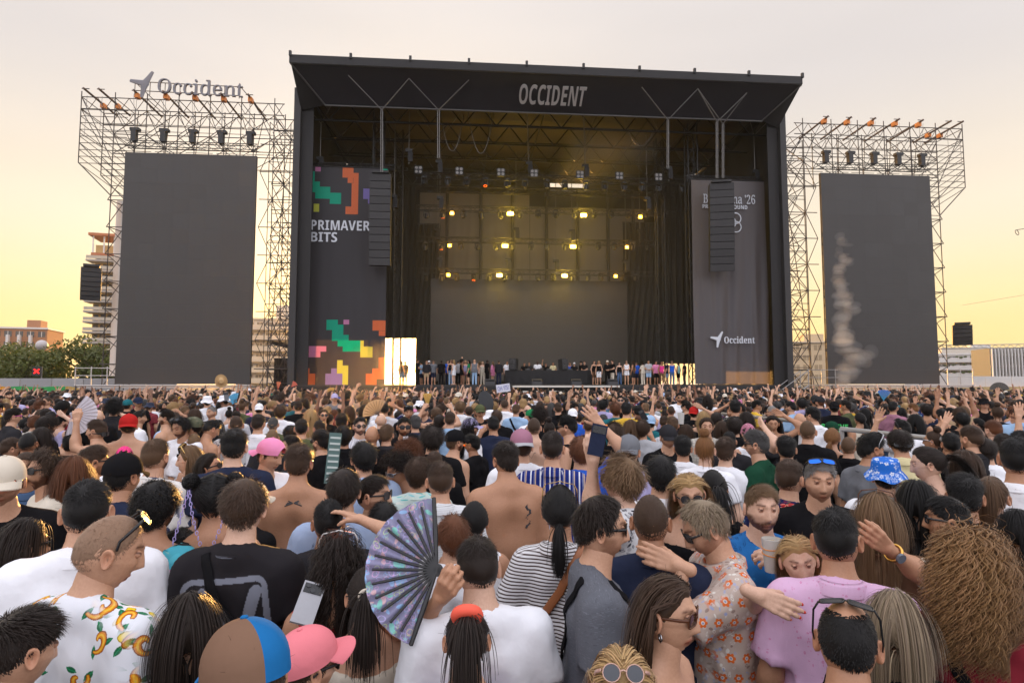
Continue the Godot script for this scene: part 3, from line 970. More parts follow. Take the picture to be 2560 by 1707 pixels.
func line_array(label: String, u0: float, u1: float, v0: float, v1: float, z: float, boxes: int, bend: float, turn: float, group := "", tilt0 := 0.0) -> void:
	var a := on_z((u0 + u1) / 2, v0, z)
	var b := on_z((u0 + u1) / 2, v1, z)
	var w := on_z(u1, v0, z).x - on_z(u0, v0, z).x
	var t := thing("line_array", label, "speaker", a, turn, group)
	var m := mat("array_black", Color(0.030, 0.029, 0.030), 0.6)
	var h := (a.y - b.y) / boxes
	var pos := Vector3.ZERO
	var ang := tilt0
	box("fly_frame", t, Vector3(0, 0.12, -0.25), Vector3(w * 0.8, 0.16, 0.8), mat("dark_steel"))
	for k in boxes:
		ang += bend / boxes
		var bs := Basis(Vector3.RIGHT, ang)
		var c := pos + bs * Vector3(0, -h / 2, 0)
		var el := box("cabinet", t, c + bs * Vector3(0, 0, -0.28), Vector3(w, h - 0.025, 0.6), m, Vector3(ang, 0, 0))
		box("grille", el, Vector3(0, 0, 0.31), Vector3(w - 0.05, h - 0.06, 0.03), mat("array_grille%d" % (k % 3), Color(0.042, 0.040, 0.040) * (1.0 + 0.08 * (k % 3)), 0.8))
		pos += bs * Vector3(0, -h, 0)

func build_rig() -> void:
	var dark := mat("dark_steel")
	# the four lighting trusses, each farther back and lower than the one before
	var rows := [[1038, 1738, 437, 460, -46.0, "top lighting truss with blinders and moving heads"], [1038, 1690, 474, 486, -47.5, "bare second lighting truss under the top one"], [1040, 1690, 522, 532, -49.0, "lighting truss with bright wash lights behind the bare truss"], [1041, 1645, 599, 608, -52.0, "lighting truss in the middle of the grey drapes"], [1046, 1640, 678, 683, -54.0, "lowest lighting truss just above the video wall"]]
	for r in rows:
		var a := on_z(r[0], r[2], r[4])
		var b := on_z(r[1], r[3], r[4])
		var y := (a.y + b.y) / 2
		truss("lighting_truss", r[5], Vector3(a.x, y, r[4]), Vector3(b.x, y, r[4]), 0.42, dark, "lighting trusses over the stage")
	# blinders on the top truss
	for u in [1046, 1148, 1252, 1335, 1450, 1548, 1646, 1724]:
		var p := on_z(u, 425 + (u - 1046) * 0.03, -45.7)
		blinder(p)
	var amber := [1213]
	for u in [1060, 1119, 1167, 1213, 1268, 1313, 1367, 1412, 1465, 1512, 1560, 1605, 1647, 1705]:
		var p := on_z(u, 440 + (u - 1060) * 0.03, -46.0)
		moving_light(p, rng.randf_range(-0.5, 0.3), rng.randf_range(-0.4, 0.4), "amber" if u in amber else "dark")
	for r in [[[1066, 1107, 1158, 1203, 1252, 1300, 1345, 1390, 1437, 1484, 1528, 1570, 1615, 1660], 528, -49.0, 1107], [[1062, 1103, 1152, 1194, 1240, 1282, 1328, 1368, 1412, 1448, 1496, 1536, 1580, 1620], 608, -52.0, 1103], [[1064, 1103, 1142, 1185, 1222, 1262, 1300, 1345, 1383, 1430, 1470, 1502, 1555, 1590], 686, -54.0, 1185]]:
		for u in r[0]:
			var p := on_z(u, r[1], r[2])
			moving_light(p + Vector3(0, 0.1, 0), rng.randf_range(-0.6, 0.3), rng.randf_range(-0.5, 0.5), "amber" if u == r[3] else "dark")
	# the lit lamps
	var warm := Color(1.0, 0.83, 0.30)
	for e in [[1275, 537, -49.0, 1.0], [1457, 541, -49.0, 1.0], [1262, 617, -52.0, 1.0], [1431, 619, -52.0, 1.0], [1248, 690, -54.0, 1.0], [1410, 691, -54.0, 1.0]]:
		strobe(on_z(e[0], e[1], e[2]) + Vector3(0, 0, 0.35), 0.5, warm, 4.5, "bright yellow wash light facing the crowd from a truss")
	for e in [[1130, 536, -49.0], [1598, 545, -49.0], [1124, 616, -52.0], [1565, 620, -52.0], [1121, 689, -54.0], [1537, 692, -54.0]]:
		strobe(on_z(e[0], e[1], e[2]) + Vector3(0, 0, 0.35), 0.28, Color(1.0, 0.72, 0.2), 0.8, "small yellow wash light near the end of a truss")
	# chain hoists
	for e in [[800, 400, -44.0, 1.2], [1022, 380, -44.5, 0.0], [1097, 408, -45.5, 1.6], [1322, 412, -46.0, 0.0], [1463, 418, -46.0, 0.0], [1672, 424, -45.5, 1.6], [1100, 498, -47.5, 0.0], [1290, 575, -51.5, 0.0], [1430, 580, -51.5, 0.0], [1092, 578, -52.0, 0.0], [1600, 580, -52.0, 0.0], [1098, 650, -53.5, 0.0], [1270, 652, -53.5, 0.0], [1390, 655, -53.5, 0.0], [1565, 655, -53.5, 0.0], [1888, 432, -44.0, 1.0], [1618, 500, -47.0, 0.0], [985, 495, -46.0, 0.0]]:
		var p := on_z(e[0], e[1], e[2])
		hoist(p, 22.6, e[3])
	# loudspeaker arrays
	line_array("black line array hanging before the colourful banner", 924, 977, 434, 662, -41.2, 12, 0.09, 0.0)
	line_array("black line array hanging before the plain dark banner", 1776, 1833, 457, 676, -41.2, 12, 0.16, -0.25)
	line_array("small line array hanging off the scaffold beside the slim tower", 205, 250, 668, 752, -42.0, 7, 0.35, 0.5)
	line_array("small line array hanging beside the far screen tower", 2388, 2426, 812, 864, -44.5, 5, 0.32, -0.6)
	# the bridles and chains that carry the arrays, from the roof's front edge
	var cable := mat("rig_cable")
	for e in [[[870, 188], [954, 275], [1022, 196], -40.6, [954, 430]], [[1745, 222], [1793, 305], [1868, 232], -40.6, [1793, 445]], [[1745, 222], [1808, 310], [1868, 232], -40.8, [1808, 445]], [[1022, 196], [1096, 275], [1172, 200], -40.8, [1096, 395]], [[1605, 218], [1670, 300], [1745, 222], -40.8, [1670, 420]]]:
		var j := on_z(e[1][0], e[1][1], e[3])
		var t := thing("rigging_bridle", "pale steel bridle from the canopy edge down to a hoist", "cable", j, 0.0, "bridles under the canopy edge")
		for q in [e[0], e[2]]:
			rod("leg", t, Vector3.ZERO, on_z(q[0], q[1], -39.3) - j, 0.035, cable)
		for dx in [-0.06, 0.06]:
			rod("fall", t, Vector3(dx, 0, 0), on_z(e[4][0], e[4][1], e[3]) - j + Vector3(dx, 0, 0), 0.03, cable)
	for e in [[1316, 198, 400], [1458, 210, 412]]:
		var a := on_z(e[0], e[1], -39.6)
		var t := thing("rigging_cable", "pale steel fall hanging straight down past the canopy lettering", "cable", a, 0.0, "falls past the lettering")
		rod("fall", t, Vector3.ZERO, on_z(e[0] + 4, e[2], -45.8) - a, 0.035, cable)
	# slack cables in loops under the roof
	for e in [[1100, 280, 1160, 285, 95.0], [1165, 250, 1238, 258, 130.0], [1560, 300, 1640, 310, 60.0]]:
		var sh := Shape.new()
		var pts := PackedVector3Array()
		var rad := PackedFloat32Array()
		for i in 13:
			var q := i / 12.0
			pts.append(on_z(lerpf(e[0], e[2], q), lerpf(e[1], e[3], q) + e[4] * 4.0 * q * (1.0 - q), -44.0))
			rad.append(0.03)
		sh.tube(pts, rad, 5)
		var o := part("slack_cable", sh.done(), cable, self)
		tag(o, "slack steel cable hanging in a loop under the roof", "cable", "slack loops under the roof")

# ---------------------------------------------------------------- the two screen towers

func build_towers() -> void:
	tower(1.0, "near")
	tower(-1.0, "far")

func tower(side: float, which: String) -> void:
	# side +1: the tower left of the stage; -1: its mirror image about the stage's axis
	var mid := 6.2
	var mx := func(x: float) -> float: return x if side > 0 else 2.0 * mid - x
	var steel := mat("scaffold_steel", Color(0.075, 0.06, 0.052), 0.55, 0.3)
	var lab := "scaffold tower with a cantilevered top carrying the lettered sign" if side > 0 else "scaffold tower with a cantilevered top beside the stage stair"
	var t := thing("scaffold_tower", lab, "scaffold")
	var r := 0.03
	var zf := -43.0
	var zb := -45.6
	var zc := -48.2
	var P := func(x: float, y: float, z: float) -> Vector3: return Vector3(mx.call(x), y, z)
	var bar := func(n: String, a: Vector3, b: Vector3, rr := 0.03) -> void: rod(n, t, a, b, rr * 1.15, steel, 5)
	var xs := [-26.75, -24.5, -22.35, -20.2, -18.05, -15.9, -13.6, -12.0]
	# standards
	for i in xs.size():
		var x: float = xs[i]
		for z in [zf, zb]:
			var y0 := 17.5 if i == 0 else 0.0
			var y1 := 22.6
			if i == 7:
				y1 = 20.4 if z == zf else 22.6
			if i >= 2 and i <= 5: y0 = 17.9
			bar.call("standard", P.call(x, y0, z), P.call(x, y1, z))
	for x in [-13.6, -12.0]:
		bar.call("standard", P.call(x, 0, zc), P.call(x, 15.5, zc))
	# top frames: pairs of ledgers with lacing, front and back
	for z in [zf, zb]:
		var y_top := 22.2
		for y in [y_top, y_top - 0.85]:
			bar.call("ledger", P.call(-26.75, y, z), P.call(-12.9 if z == zf else -12.0, y, z))
		var n := 26
		for k in n:
			var x0 := -26.75 + k * 0.53
			bar.call("lace", P.call(x0, y_top - (0.85 if k % 2 else 0.0), z), P.call(x0 + 0.53, y_top - (0.0 if k % 2 else 0.85), z), 0.02)
	# ledgers across the top zone
	for z in [zf, zb]:
		for y in [19.6, 18.2]:
			bar.call("ledger", P.call(-24.5, y, z), P.call(-12.0, y, z))
		for k in 5:
			var x0: float = xs[k + 1]
			bar.call("brace", P.call(x0, 19.6, z), P.call(xs[k + 2], 21.3, z), 0.024)
			bar.call("brace", P.call(xs[k + 2], 18.2 if k % 2 else 19.6, z), P.call(x0, 19.6 if k % 2 else 18.2, z), 0.024)
	# transoms front to back along the top
	for x in xs:
		for y in [22.2, 21.35, 19.6]:
			bar.call("transom", P.call(x, y, zf), P.call(x, y, zb), 0.026)
		bar.call("brace", P.call(x, 21.35, zf), P.call(x, 19.6, zb), 0.022)
	# cantilever at the outer end
	for k in 9:
		var y := 21.3 - k * 0.48
		for z in [zf, zb]:
			bar.call("ledger", P.call(-26.75, y, z), P.call(-24.5 + 0.9, y, z), 0.022)
		bar.call("brace", P.call(-26.75, y, zf), P.call(-24.5, y - 1.9, zb), 0.022)
	for z in [zf, zb]:
		bar.call("brace", P.call(-26.75, 17.5, z), P.call(-24.5, 15.2, z), 0.035)
		bar.call("brace", P.call(-26.75, 18.9, z), P.call(-24.5, 16.6, z), 0.028)
		bar.call("brace", P.call(-26.75, 22.2, z), P.call(-24.5, 17.6, z), 0.026)
		for y in [16.6, 15.9, 15.2]:
			bar.call("ledger", P.call(-24.5, y, z), P.call(-23.4, y, z), 0.024)
	# outer leg: panels of ledger and brace down to the ground
	for k in 8:
		var y := 1.6 + k * 1.9
		bar.call("ledger", P.call(-24.7, y, zf), P.call(-23.5, y, zf))
		bar.call("transom", P.call(-24.6, y, zf), P.call(-24.2, y, zb))
		bar.call("brace", P.call(-24.7, y, zf), P.call(-23.5, y + 1.9, zf), 0.024)
		bar.call("brace", P.call(-24.6, y + 1.9, zf), P.call(-23.4, y, zb), 0.024)
	# stage-side bay: a deep mast of crossed braces
	for k in 10:
		var y := 1.2 + k * 2.0
		for z in [zf, zb, zc]:
			if z == zc and y > 15.0: continue
			bar.call("ledger", P.call(-14.5, y, z), P.call(-12.0, y, z))
			bar.call("ledger", P.call(-13.6, y + 1.0, z), P.call(-12.0, y + 1.0, z), 0.024)
			var f := k % 2 == 0
			bar.call("brace", P.call(-13.6 if f else -12.0, y, z), P.call(-12.0 if f else -13.6, y + 2.0, z), 0.026)
			bar.call("brace", P.call(-14.5, y + (0.0 if f else 2.0), z), P.call(-13.6, y + (2.0 if f else 0.0), z), 0.024)
		for x in [-13.6, -12.0]:
			bar.call("transom", P.call(x, y, zf), P.call(x, y, zc if y < 15.0 else zb), 0.026)
			bar.call("brace", P.call(x, y, zf if k % 2 else zb), P.call(x, y + 2.0, zb if k % 2 else zf), 0.026)
			if y < 15.0:
				bar.call("brace", P.call(x, y, zb if k % 2 else zc), P.call(x, y + 2.0, zc if k % 2 else zb), 0.026)
	# inner row: more uprights, ledgers and crossed braces seen through the front ones
	for x in [-14.3, -12.8]:
		bar.call("standard", P.call(x, 0, -44.3), P.call(x, 21.4, -44.3), 0.026)
	for k in 13:
		var y := 1.9 + k * 1.5
		bar.call("ledger", P.call(-14.3, y, -44.3), P.call(-12.0, y, -44.3), 0.022)
		bar.call("brace", P.call(-14.3 if k % 2 else -12.8, y, -44.3), P.call(-12.8 if k % 2 else -14.3, y + 1.5, -44.3), 0.022)
		bar.call("brace", P.call(-12.0, y, zf if k % 2 else -44.3), P.call(-13.6, y + 1.5, -44.3 if k % 2 else zb), 0.022)
	for k in 6:
		var xa2: float = xs[k + 1]
		for y in [18.9, 20.4, 20.9]:
			bar.call("ledger", P.call(xa2, y, -44.3), P.call(xa2 + 1.9, y, -44.3), 0.02)
		bar.call("brace", P.call(xa2, 18.2, zb), P.call(xa2 + 1.6, 21.3, zf), 0.022)
	# stay bars leaning against the mast
	for x in [-13.6, -12.0]:
		bar.call("stay", P.call(x, 17.0, zb), P.call(x + 0.25, 0.0, -41.9), 0.03)
	# deck rail in front of the screen
	var pale := mat("deck_rail", Color(0.50, 0.46, 0.43), 0.4, 0.3)
	var edge := thing("screen_deck", "pale railed deck under the near screen" if side > 0 else "pale railed deck under the far screen", "platform")
	rod("rail", edge, P.call(-25.6, 2.05, -41.9), P.call(-14.2, 2.05, -41.9), 0.05, pale)
	rod("rail", edge, P.call(-25.6, 1.7, -41.9), P.call(-14.2, 1.7, -41.9), 0.035, pale)
	box("deck_board", edge, P.call(-19.9, 1.93, -42.4), Vector3(11.2, 0.1, 0.9), pale)
	for k in 5:
		rod("post", edge, P.call(-25.5 + k * 2.75, 0, -41.9), P.call(-25.5 + k * 2.75, 2.1, -41.9), 0.045, steel)
		rod("brace", edge, P.call(-25.5 + k * 2.75, 0.6, -42.0), P.call(-24.3 + k * 2.75, 1.9, -42.0), 0.03, steel)
	for x in [-25.6, -24.6, -23.6]:
		rod("post", edge, P.call(x, 2.0, -41.95), P.call(x, 3.3, -41.95), 0.035, pale)
	for y in [2.7, 3.2]:
		rod("rail", edge, P.call(-25.6, y, -41.95), P.call(-23.4, y, -41.95), 0.03, pale)
	# the screen itself
	var x0: float = mx.call(-23.4 if side > 0 else -14.57)
	video_wall("video_screen", "tall dark video screen under the lettered sign" if side > 0 else "tall dark video screen between smoke and stair, on the unlettered tower", Vector3(x0, 2.14, -42.5), 8.83, 16.0, 8, 15)
	# carrying truss and motors above it
	var xa: float = mx.call(-23.4)
	var xb: float = mx.call(-14.5)
	truss("screen_truss", "black truss with motors over the near screen" if side > 0 else "black truss with motors over the far screen", Vector3(minf(xa, xb), 18.75, -42.6), Vector3(maxf(xa, xb), 18.75, -42.6), 0.4, mat("dark_steel"))
	for k in 5:
		var x: float = mx.call(-22.9 + k * 1.95)
		var h := thing("screen_motor", "black motor block on the truss over a screen", "hoist", Vector3(x, 19.0, -42.6), 0.0, "motors over the screens")
		box("motor", h, Vector3(0, 0.35, 0), Vector3(0.34, 0.75, 0.34), mat("hoist_black"))
		box("head", h, Vector3(0.05, 0.8, 0), Vector3(0.6, 0.2, 0.36), mat("hoist_black"))
		rod("chain", h, Vector3(0, 0.9, 0), Vector3(0, 3.2, 0.3), 0.012, mat("rig_cable"))
	# short cantilever beams with orange trolleys on top
	var orange := mat("trolley_orange", Color(0.75, 0.22, 0.02), 0.5)
	for k in 7:
		var x: float = mx.call([-26.2, -25.2, -22.9, -20.95, -19.0, -17.05, -15.2][k])
		var h := thing("trolley_beam", "short steel beam with an orange trolley on top of a scaffold tower", "beam", Vector3(x, 22.35, -44.0), 0.0, "trolley beams on the towers")
		rod("beam", h, Vector3(0, 0.0, -2.2), Vector3(0, 0.12, 1.75), 0.075, mat("beam_steel", Color(0.13, 0.09, 0.07), 0.5, 0.4))
		box("trolley", h, Vector3(0, -0.06, 1.2 if k > 1 else -0.6), Vector3(0.26, 0.34, 0.4), orange)
		rod("pin", h, Vector3(-0.25, 0.2, 1.5), Vector3(0.25, 0.2, 1.5), 0.03, mat("dark_steel"))
		rod("chain", h, Vector3(0, -0.2, 1.3), Vector3(0, -3.2, 1.4), 0.014, mat("rig_cable"))
	if side > 0:
		# lettered sign on its own frame
		var sg := thing("tower_sign", "grey lettered sign with a star emblem on a frame over the scaffold", "sign", Vector3(-19.0, 22.4, -42.6))
		var lm := mat("sign_grey", Color(0.20, 0.19, 0.205), 0.6)
		lettering(sg, "Occident", "Droid Serif", 400, Vector2(5.75, 1.12), lm, Transform3D(Basis(Vector3.BACK, -0.012), Vector3(0.52, 0.48, 0.2)), 0.16)
		part("emblem", star_mesh(1.0), lm, sg, Transform3D(Basis(), Vector3(-3.25, 0.62, 0.2)))
		var nr := [[-4.0, 0.85], [3.1, 0.7]]
		for y in [0.85, 0.2]:
			rod("frame_rail", sg, Vector3(-4.0, y, 0), Vector3(3.1, y - 0.1, 0), 0.03, steel)
		for k in 8:
			rod("frame_post", sg, Vector3(-4.0 + k * 1.01, -0.1, 0), Vector3(-4.0 + k * 1.01, 0.85 - k * 0.014, 0), 0.025, steel)
		for x in [-4.0, 3.1]:
			rod("frame_stay", sg, Vector3(x, 0.8, 0), Vector3(x + 1.0, -0.2, -2.6), 0.03, steel)
		# white mesh behind the outer leg
		var ms := thing("scaffold_sheeting", "translucent white sheeting strip on the outer leg of the scaffold", "sheeting", Vector3(-23.9, 15.2, -44.2))
		var wm := mat("sheeting", Color(0.60, 0.58, 0.55), 0.8)
		wm.backlight_enabled = true
		wm.backlight = Color(0.35, 0.33, 0.3)
		part("cloth", cloth_grid(1.7, 12.5, 12, 20, func(s: float, q: float) -> float: return 0.05 * sin(s * 18.0 + q * 4.0)), wm, ms)
		# low dark shed seen through the stage-side bay
		var shed := thing("backstage_tent", "low dark backstage roof seen through the scaffold bay", "tent", Vector3(-14.0, 0, -56.0))
		box("wall", shed, Vector3(0.0, 2.2, 0), Vector3(5.0, 4.4, 4.0), mat("wall_tarp"))
		box("roof", shed, Vector3(0, 5.0, 0), Vector3(5.6, 0.3, 4.6), mat("wall_tarp"), Vector3(0, 0, -0.28))
	else:
		var wire := thing("guy_wire", "thin guy wire running off the far scaffold tower", "cable", Vector3(38.4, 8.2, -43.0))
		rod("strand", wire, Vector3.ZERO, Vector3(9.0, 1.5, 2.0), 0.012, mat("rig_cable"))
		truss("perimeter_truss", "slim pale truss on posts beyond the far tower", Vector3(36.5, 5.1, -46.0), Vector3(47.0, 5.3, -46.0), 0.3, mat("pale_truss", Color(0.45, 0.42, 0.38), 0.4, 0.4))

# ---------------------------------------------------------------- smoke and haze

func puff(label: String, at: Vector3, size: Vector3, density: float, group: String, shape := RenderingServer.FOG_VOLUME_SHAPE_ELLIPSOID) -> void:
	var f := FogVolume.new()
	f.name = numbered("smoke")
	f.shape = shape
	f.size = size
	var key := "fog%.3f" % density
	if not mats.has(key):
		var m := FogMaterial.new()
		m.resource_name = key
		m.albedo = Color(0.96, 0.95, 0.93)
		m.density = density
		mats[key] = m
	f.material = mats[key]
	add_child(f)
	f.position = at
	tag(f, label, "smoke", group, "stuff")

func build_smoke() -> void:
	var g := RandomNumberGenerator.new()
	g.seed = 8
	# stage smoke drifting out past the far screen into the low sun
	for k in 90:
		var q := pow(k / 89.0, 0.8)
		var p := on_z(lerpf(2092, 2108, q) + absf(g.randfn()) * lerpf(14, 30, q) * (0.6 + 0.5 * sin(q * 17.0)), lerpf(596, 950, q) + g.randf_range(-10, 10), -38.8 + g.randf_range(-1.4, 1.4))
		puff("sunlit smoke drifting before the far screen", p, Vector3(g.randf_range(0.3, 1.1), g.randf_range(0.25, 0.9), g.randf_range(0.4, 1.2)) * lerpf(0.8, 1.6, q), 0.10, "drifting smoke")
	# thin haze that hangs in the stage house
	puff("thin haze hanging in the stage house", Vector3(6.0, 12.0, -50.0), Vector3(34.0, 20.0, 14.0), 0.006, "", RenderingServer.FOG_VOLUME_SHAPE_BOX)
	# denser smoke under the roof, where the daylight slot sends a shaft of sun through it
	puff("smoke under the roof crossed by a shaft of sun", Vector3(11.4, 21.0, -50.0), Vector3(6.5, 3.4, 15.0), 0.035, "", RenderingServer.FOG_VOLUME_SHAPE_BOX)
# ---------------------------------------------------------------- people: bodies

var cache := {}

func field_mesh(prims: Array, k: float, cell: float, hem := -9.0, bite := Vector4.ZERO) -> Shape:
	# Tapered capsules joined by a smooth minimum, meshed as surface nets.
	# prim: [a, b, ra, rb, cut] - where cut is true the limb ends flat at b. bite: a ball (x, y, z, r) taken away (a neckline).
	var n := prims.size()
	var A := PackedVector3Array()
	var D := PackedVector3Array()
	var L := PackedFloat32Array()
	var R0 := PackedFloat32Array()
	var R1 := PackedFloat32Array()
	var C := PackedByteArray()
	var lo := Vector3.ONE * 1e9
	var hi := -lo
	for p in prims:
		var a: Vector3 = p[0]
		var b: Vector3 = p[1]
		A.append(a)
		D.append(b - a)
		L.append(1.0 / maxf((b - a).length_squared(), 1e-9))
		R0.append(p[2])
		R1.append(p[3])
		C.append(1 if p.size() > 4 and p[4] else 0)
		var r: float = maxf(p[2], p[3])
		lo = lo.min(a - Vector3.ONE * r).min(b - Vector3.ONE * r)
		hi = hi.max(a + Vector3.ONE * r).max(b + Vector3.ONE * r)
	lo.y = maxf(lo.y, hem)
	lo -= Vector3.ONE * cell * 1.5
	hi += Vector3.ONE * cell * 1.5
	var B := 4
	var bx := int(ceil((hi.x - lo.x) / cell / B))
	var by := int(ceil((hi.y - lo.y) / cell / B))
	var bz := int(ceil((hi.z - lo.z) / cell / B))
	var nx := bx * B + 1
	var ny := by * B + 1
	var nz := bz * B + 1
	var vals := PackedFloat32Array()
	vals.resize(nx * ny * nz)
	vals.fill(1e3)
	var ids := PackedInt32Array()
	ids.resize(nx * ny * nz)
	ids.fill(-1)
	var half := cell * B * 0.5 * 1.7321
	var active := PackedInt32Array()
	var bitten := Vector3(bite.x, bite.y, bite.z)
	for kz in bz:
		for ky in by:
			for kx in bx:
				var c := lo + Vector3(kx + 0.5, ky + 0.5, kz + 0.5) * cell * B
				var best := 1e9
				var ds := PackedFloat32Array()
				for i in n:
					var q := c - A[i]
					var h := clampf(q.dot(D[i]) * L[i], 0.0, 1.0)
					var d := (q - D[i] * h).length() - R0[i] - (R1[i] - R0[i]) * h
					ds.append(d)
					if d < best: best = d
				if best > half + k * 0.3 or (best < -half - k and bite.w == 0.0 and c.y - half > hem):
					continue
				active.append_array(PackedInt32Array([kx, ky, kz]))
				var use := PackedInt32Array()
				for i in n:
					if ds[i] < maxf(best, 0.0) + 2.0 * half + k: use.append(i)
				for z in range(kz * B, kz * B + B + 1):
					for y in range(ky * B, ky * B + B + 1):
						var row := (z * ny + y) * nx
						for x in range(kx * B, kx * B + B + 1):
							if vals[row + x] < 900.0: continue
							var p := lo + Vector3(x, y, z) * cell
							var m := 1e2
							for i in use:
								var q := p - A[i]
								var t := q.dot(D[i]) * L[i]
								var h := clampf(t, 0.0, 1.0)
								var d := (q - D[i] * h).length() - R0[i] - (R1[i] - R0[i]) * h
								if C[i] and t > 1.0: d = maxf(d, (t - 1.0) / sqrt(L[i]))
								var e := k - absf(m - d)
								m = minf(m, d)
								if e > 0.0: m -= e * e * 0.25 / k
							if hem > -8.0: m = maxf(m, hem - p.y)
							if bite.w > 0.0: m = maxf(m, bite.w - (p - bitten).length())
							vals[row + x] = m
	var sh := Shape.new()
	var sx := 1
	var sy := nx
	var sz := nx * ny
	var offs := PackedInt32Array([0, sx, sy, sx + sy, sz, sz + sx, sz + sy, sz + sx + sy])
	var corner := PackedVector3Array([Vector3(0, 0, 0), Vector3(1, 0, 0), Vector3(0, 1, 0), Vector3(1, 1, 0), Vector3(0, 0, 1), Vector3(1, 0, 1), Vector3(0, 1, 1), Vector3(1, 1, 1)])
	var ea := PackedInt32Array([0, 2, 4, 6, 0, 1, 4, 5, 0, 1, 2, 3])
	var eb := PackedInt32Array([1, 3, 5, 7, 2, 3, 6, 7, 4, 5, 6, 7])
	for w in range(0, active.size(), 3):
		for z in range(active[w + 2] * B, active[w + 2] * B + B):
			for y in range(active[w + 1] * B, active[w + 1] * B + B):
				for x in range(active[w] * B, active[w] * B + B):
					var at := (z * ny + y) * nx + x
					var mask := 0
					for q in 8:
						if vals[at + offs[q]] < 0.0: mask |= 1 << q
					if mask == 0 or mask == 255: continue
					var s := Vector3.ZERO
					var cnt := 0
					for e in 12:
						var v0 := vals[at + offs[ea[e]]]
						var v1 := vals[at + offs[eb[e]]]
						if (v0 < 0.0) != (v1 < 0.0):
							s += corner[ea[e]].lerp(corner[eb[e]], v0 / (v0 - v1))
							cnt += 1
					ids[at] = sh.v.size()
					sh.v.append(lo + (Vector3(x, y, z) + s / cnt) * cell)
	var nn := PackedVector3Array()
	nn.resize(sh.v.size())
	for w in range(0, active.size(), 3):
		for z in range(active[w + 2] * B, active[w + 2] * B + B):
			for y in range(active[w + 1] * B, active[w + 1] * B + B):
				for x in range(active[w] * B, active[w] * B + B):
					var at := (z * ny + y) * nx + x
					if ids[at] < 0: continue
					var inside := vals[at] < 0.0
					for axis in 3:
						var step: int = [sx, sy, sz][axis]
						if inside == (vals[at + step] < 0.0): continue
						var u: int = [sy, sz, sx][axis]
						var v2: int = [sz, sx, sy][axis]
						if at - u - v2 < 0: continue
						var i0 := ids[at]
						var i1 := ids[at - u]
						var i2 := ids[at - u - v2]
						var i3 := ids[at - v2]
						if i1 < 0 or i2 < 0 or i3 < 0: continue
						if inside:
							var s := i1
							i1 = i3
							i3 = s
						var f := (sh.v[i2] - sh.v[i0]).cross(sh.v[i1] - sh.v[i0]) + (sh.v[i3] - sh.v[i0]).cross(sh.v[i2] - sh.v[i0])
						nn[i0] += f
						nn[i1] += f
						nn[i2] += f
						nn[i3] += f
						sh.idx.append_array(PackedInt32Array([i0, i1, i2, i0, i2, i3]))
	for i in nn.size():
		nn[i] = nn[i].normalized()
	sh.n = nn
	sh.c.resize(nn.size())
	sh.c.fill(Color.WHITE)
	sh.uv.resize(nn.size())
	for i in nn.size():
		sh.uv[i] = Vector2(sh.v[i].x, -sh.v[i].y)
	return sh

func hand_shape(kind: String) -> Shape:
	# wrist at the origin, fingers along +y, palm towards +z, thumb towards +x
	var key := "hand_" + kind
	if cache.has(key): return cache[key]
	var curl: Array = {"open": [0.10, 0.08, 0.08, 0.12], "relaxed": [0.45, 0.5, 0.55, 0.6], "hold": [0.85, 0.9, 0.95, 1.0], "fist": [1.35, 1.4, 1.4, 1.4], "point": [0.05, 1.3, 1.35, 1.35], "flat": [0.18, 0.16, 0.16, 0.2]}[kind]
	var spread := 0.16 if kind == "open" else 0.07
	var prims := []
	prims.append([Vector3(0, -0.03, 0), Vector3(0, 0.02, 0), 0.027, 0.027])
	for f in 4:
		var x: float = [0.031, 0.011, -0.010, -0.029][f]
		var y: float = [0.094, 0.098, 0.094, 0.084][f]
		prims.append([Vector3(x * 0.55, 0.012, 0), Vector3(x, y, 0), 0.0145, 0.0115])
		var ln: float = [0.92, 1.04, 0.97, 0.76][f]
		var p := Vector3(x, y, 0)
		var a := 0.0
		var side := spread * (x / 0.03)
		for s in 3:
			a += curl[f] * (0.7 if s == 0 else 0.95)
			var d := Vector3(sin(side) * cos(a), cos(side) * cos(a), sin(a))
			var q: Vector3 = p + d * [0.043, 0.027, 0.021][s] * ln
			prims.append([p, q, [0.0105, 0.0092, 0.0084][s], [0.0092, 0.0084, 0.0068][s]])
			p = q
	var tw := 0.75 if kind == "open" else 0.4
	var t0 := Vector3(0.018, 0.026, 0.008)
	var t1 := t0 + Vector3(sin(tw), cos(tw), 0.35).normalized() * 0.044
	var t2 := t1 + Vector3(sin(tw * 0.8), cos(tw * 0.8), 0.35 if kind == "open" else 0.9).normalized() * 0.032
	var t3 := t2 + Vector3(sin(tw * 0.45), cos(tw * 0.45), 0.25 if kind == "open" else 1.1).normalized() * 0.024
	prims.append([t0, t1, 0.017, 0.0125])
	prims.append([t1, t2, 0.012, 0.0108])
	prims.append([t2, t3, 0.0105, 0.008])
	cache[key] = field_mesh(prims, 0.008, 0.005)
	return cache[key]

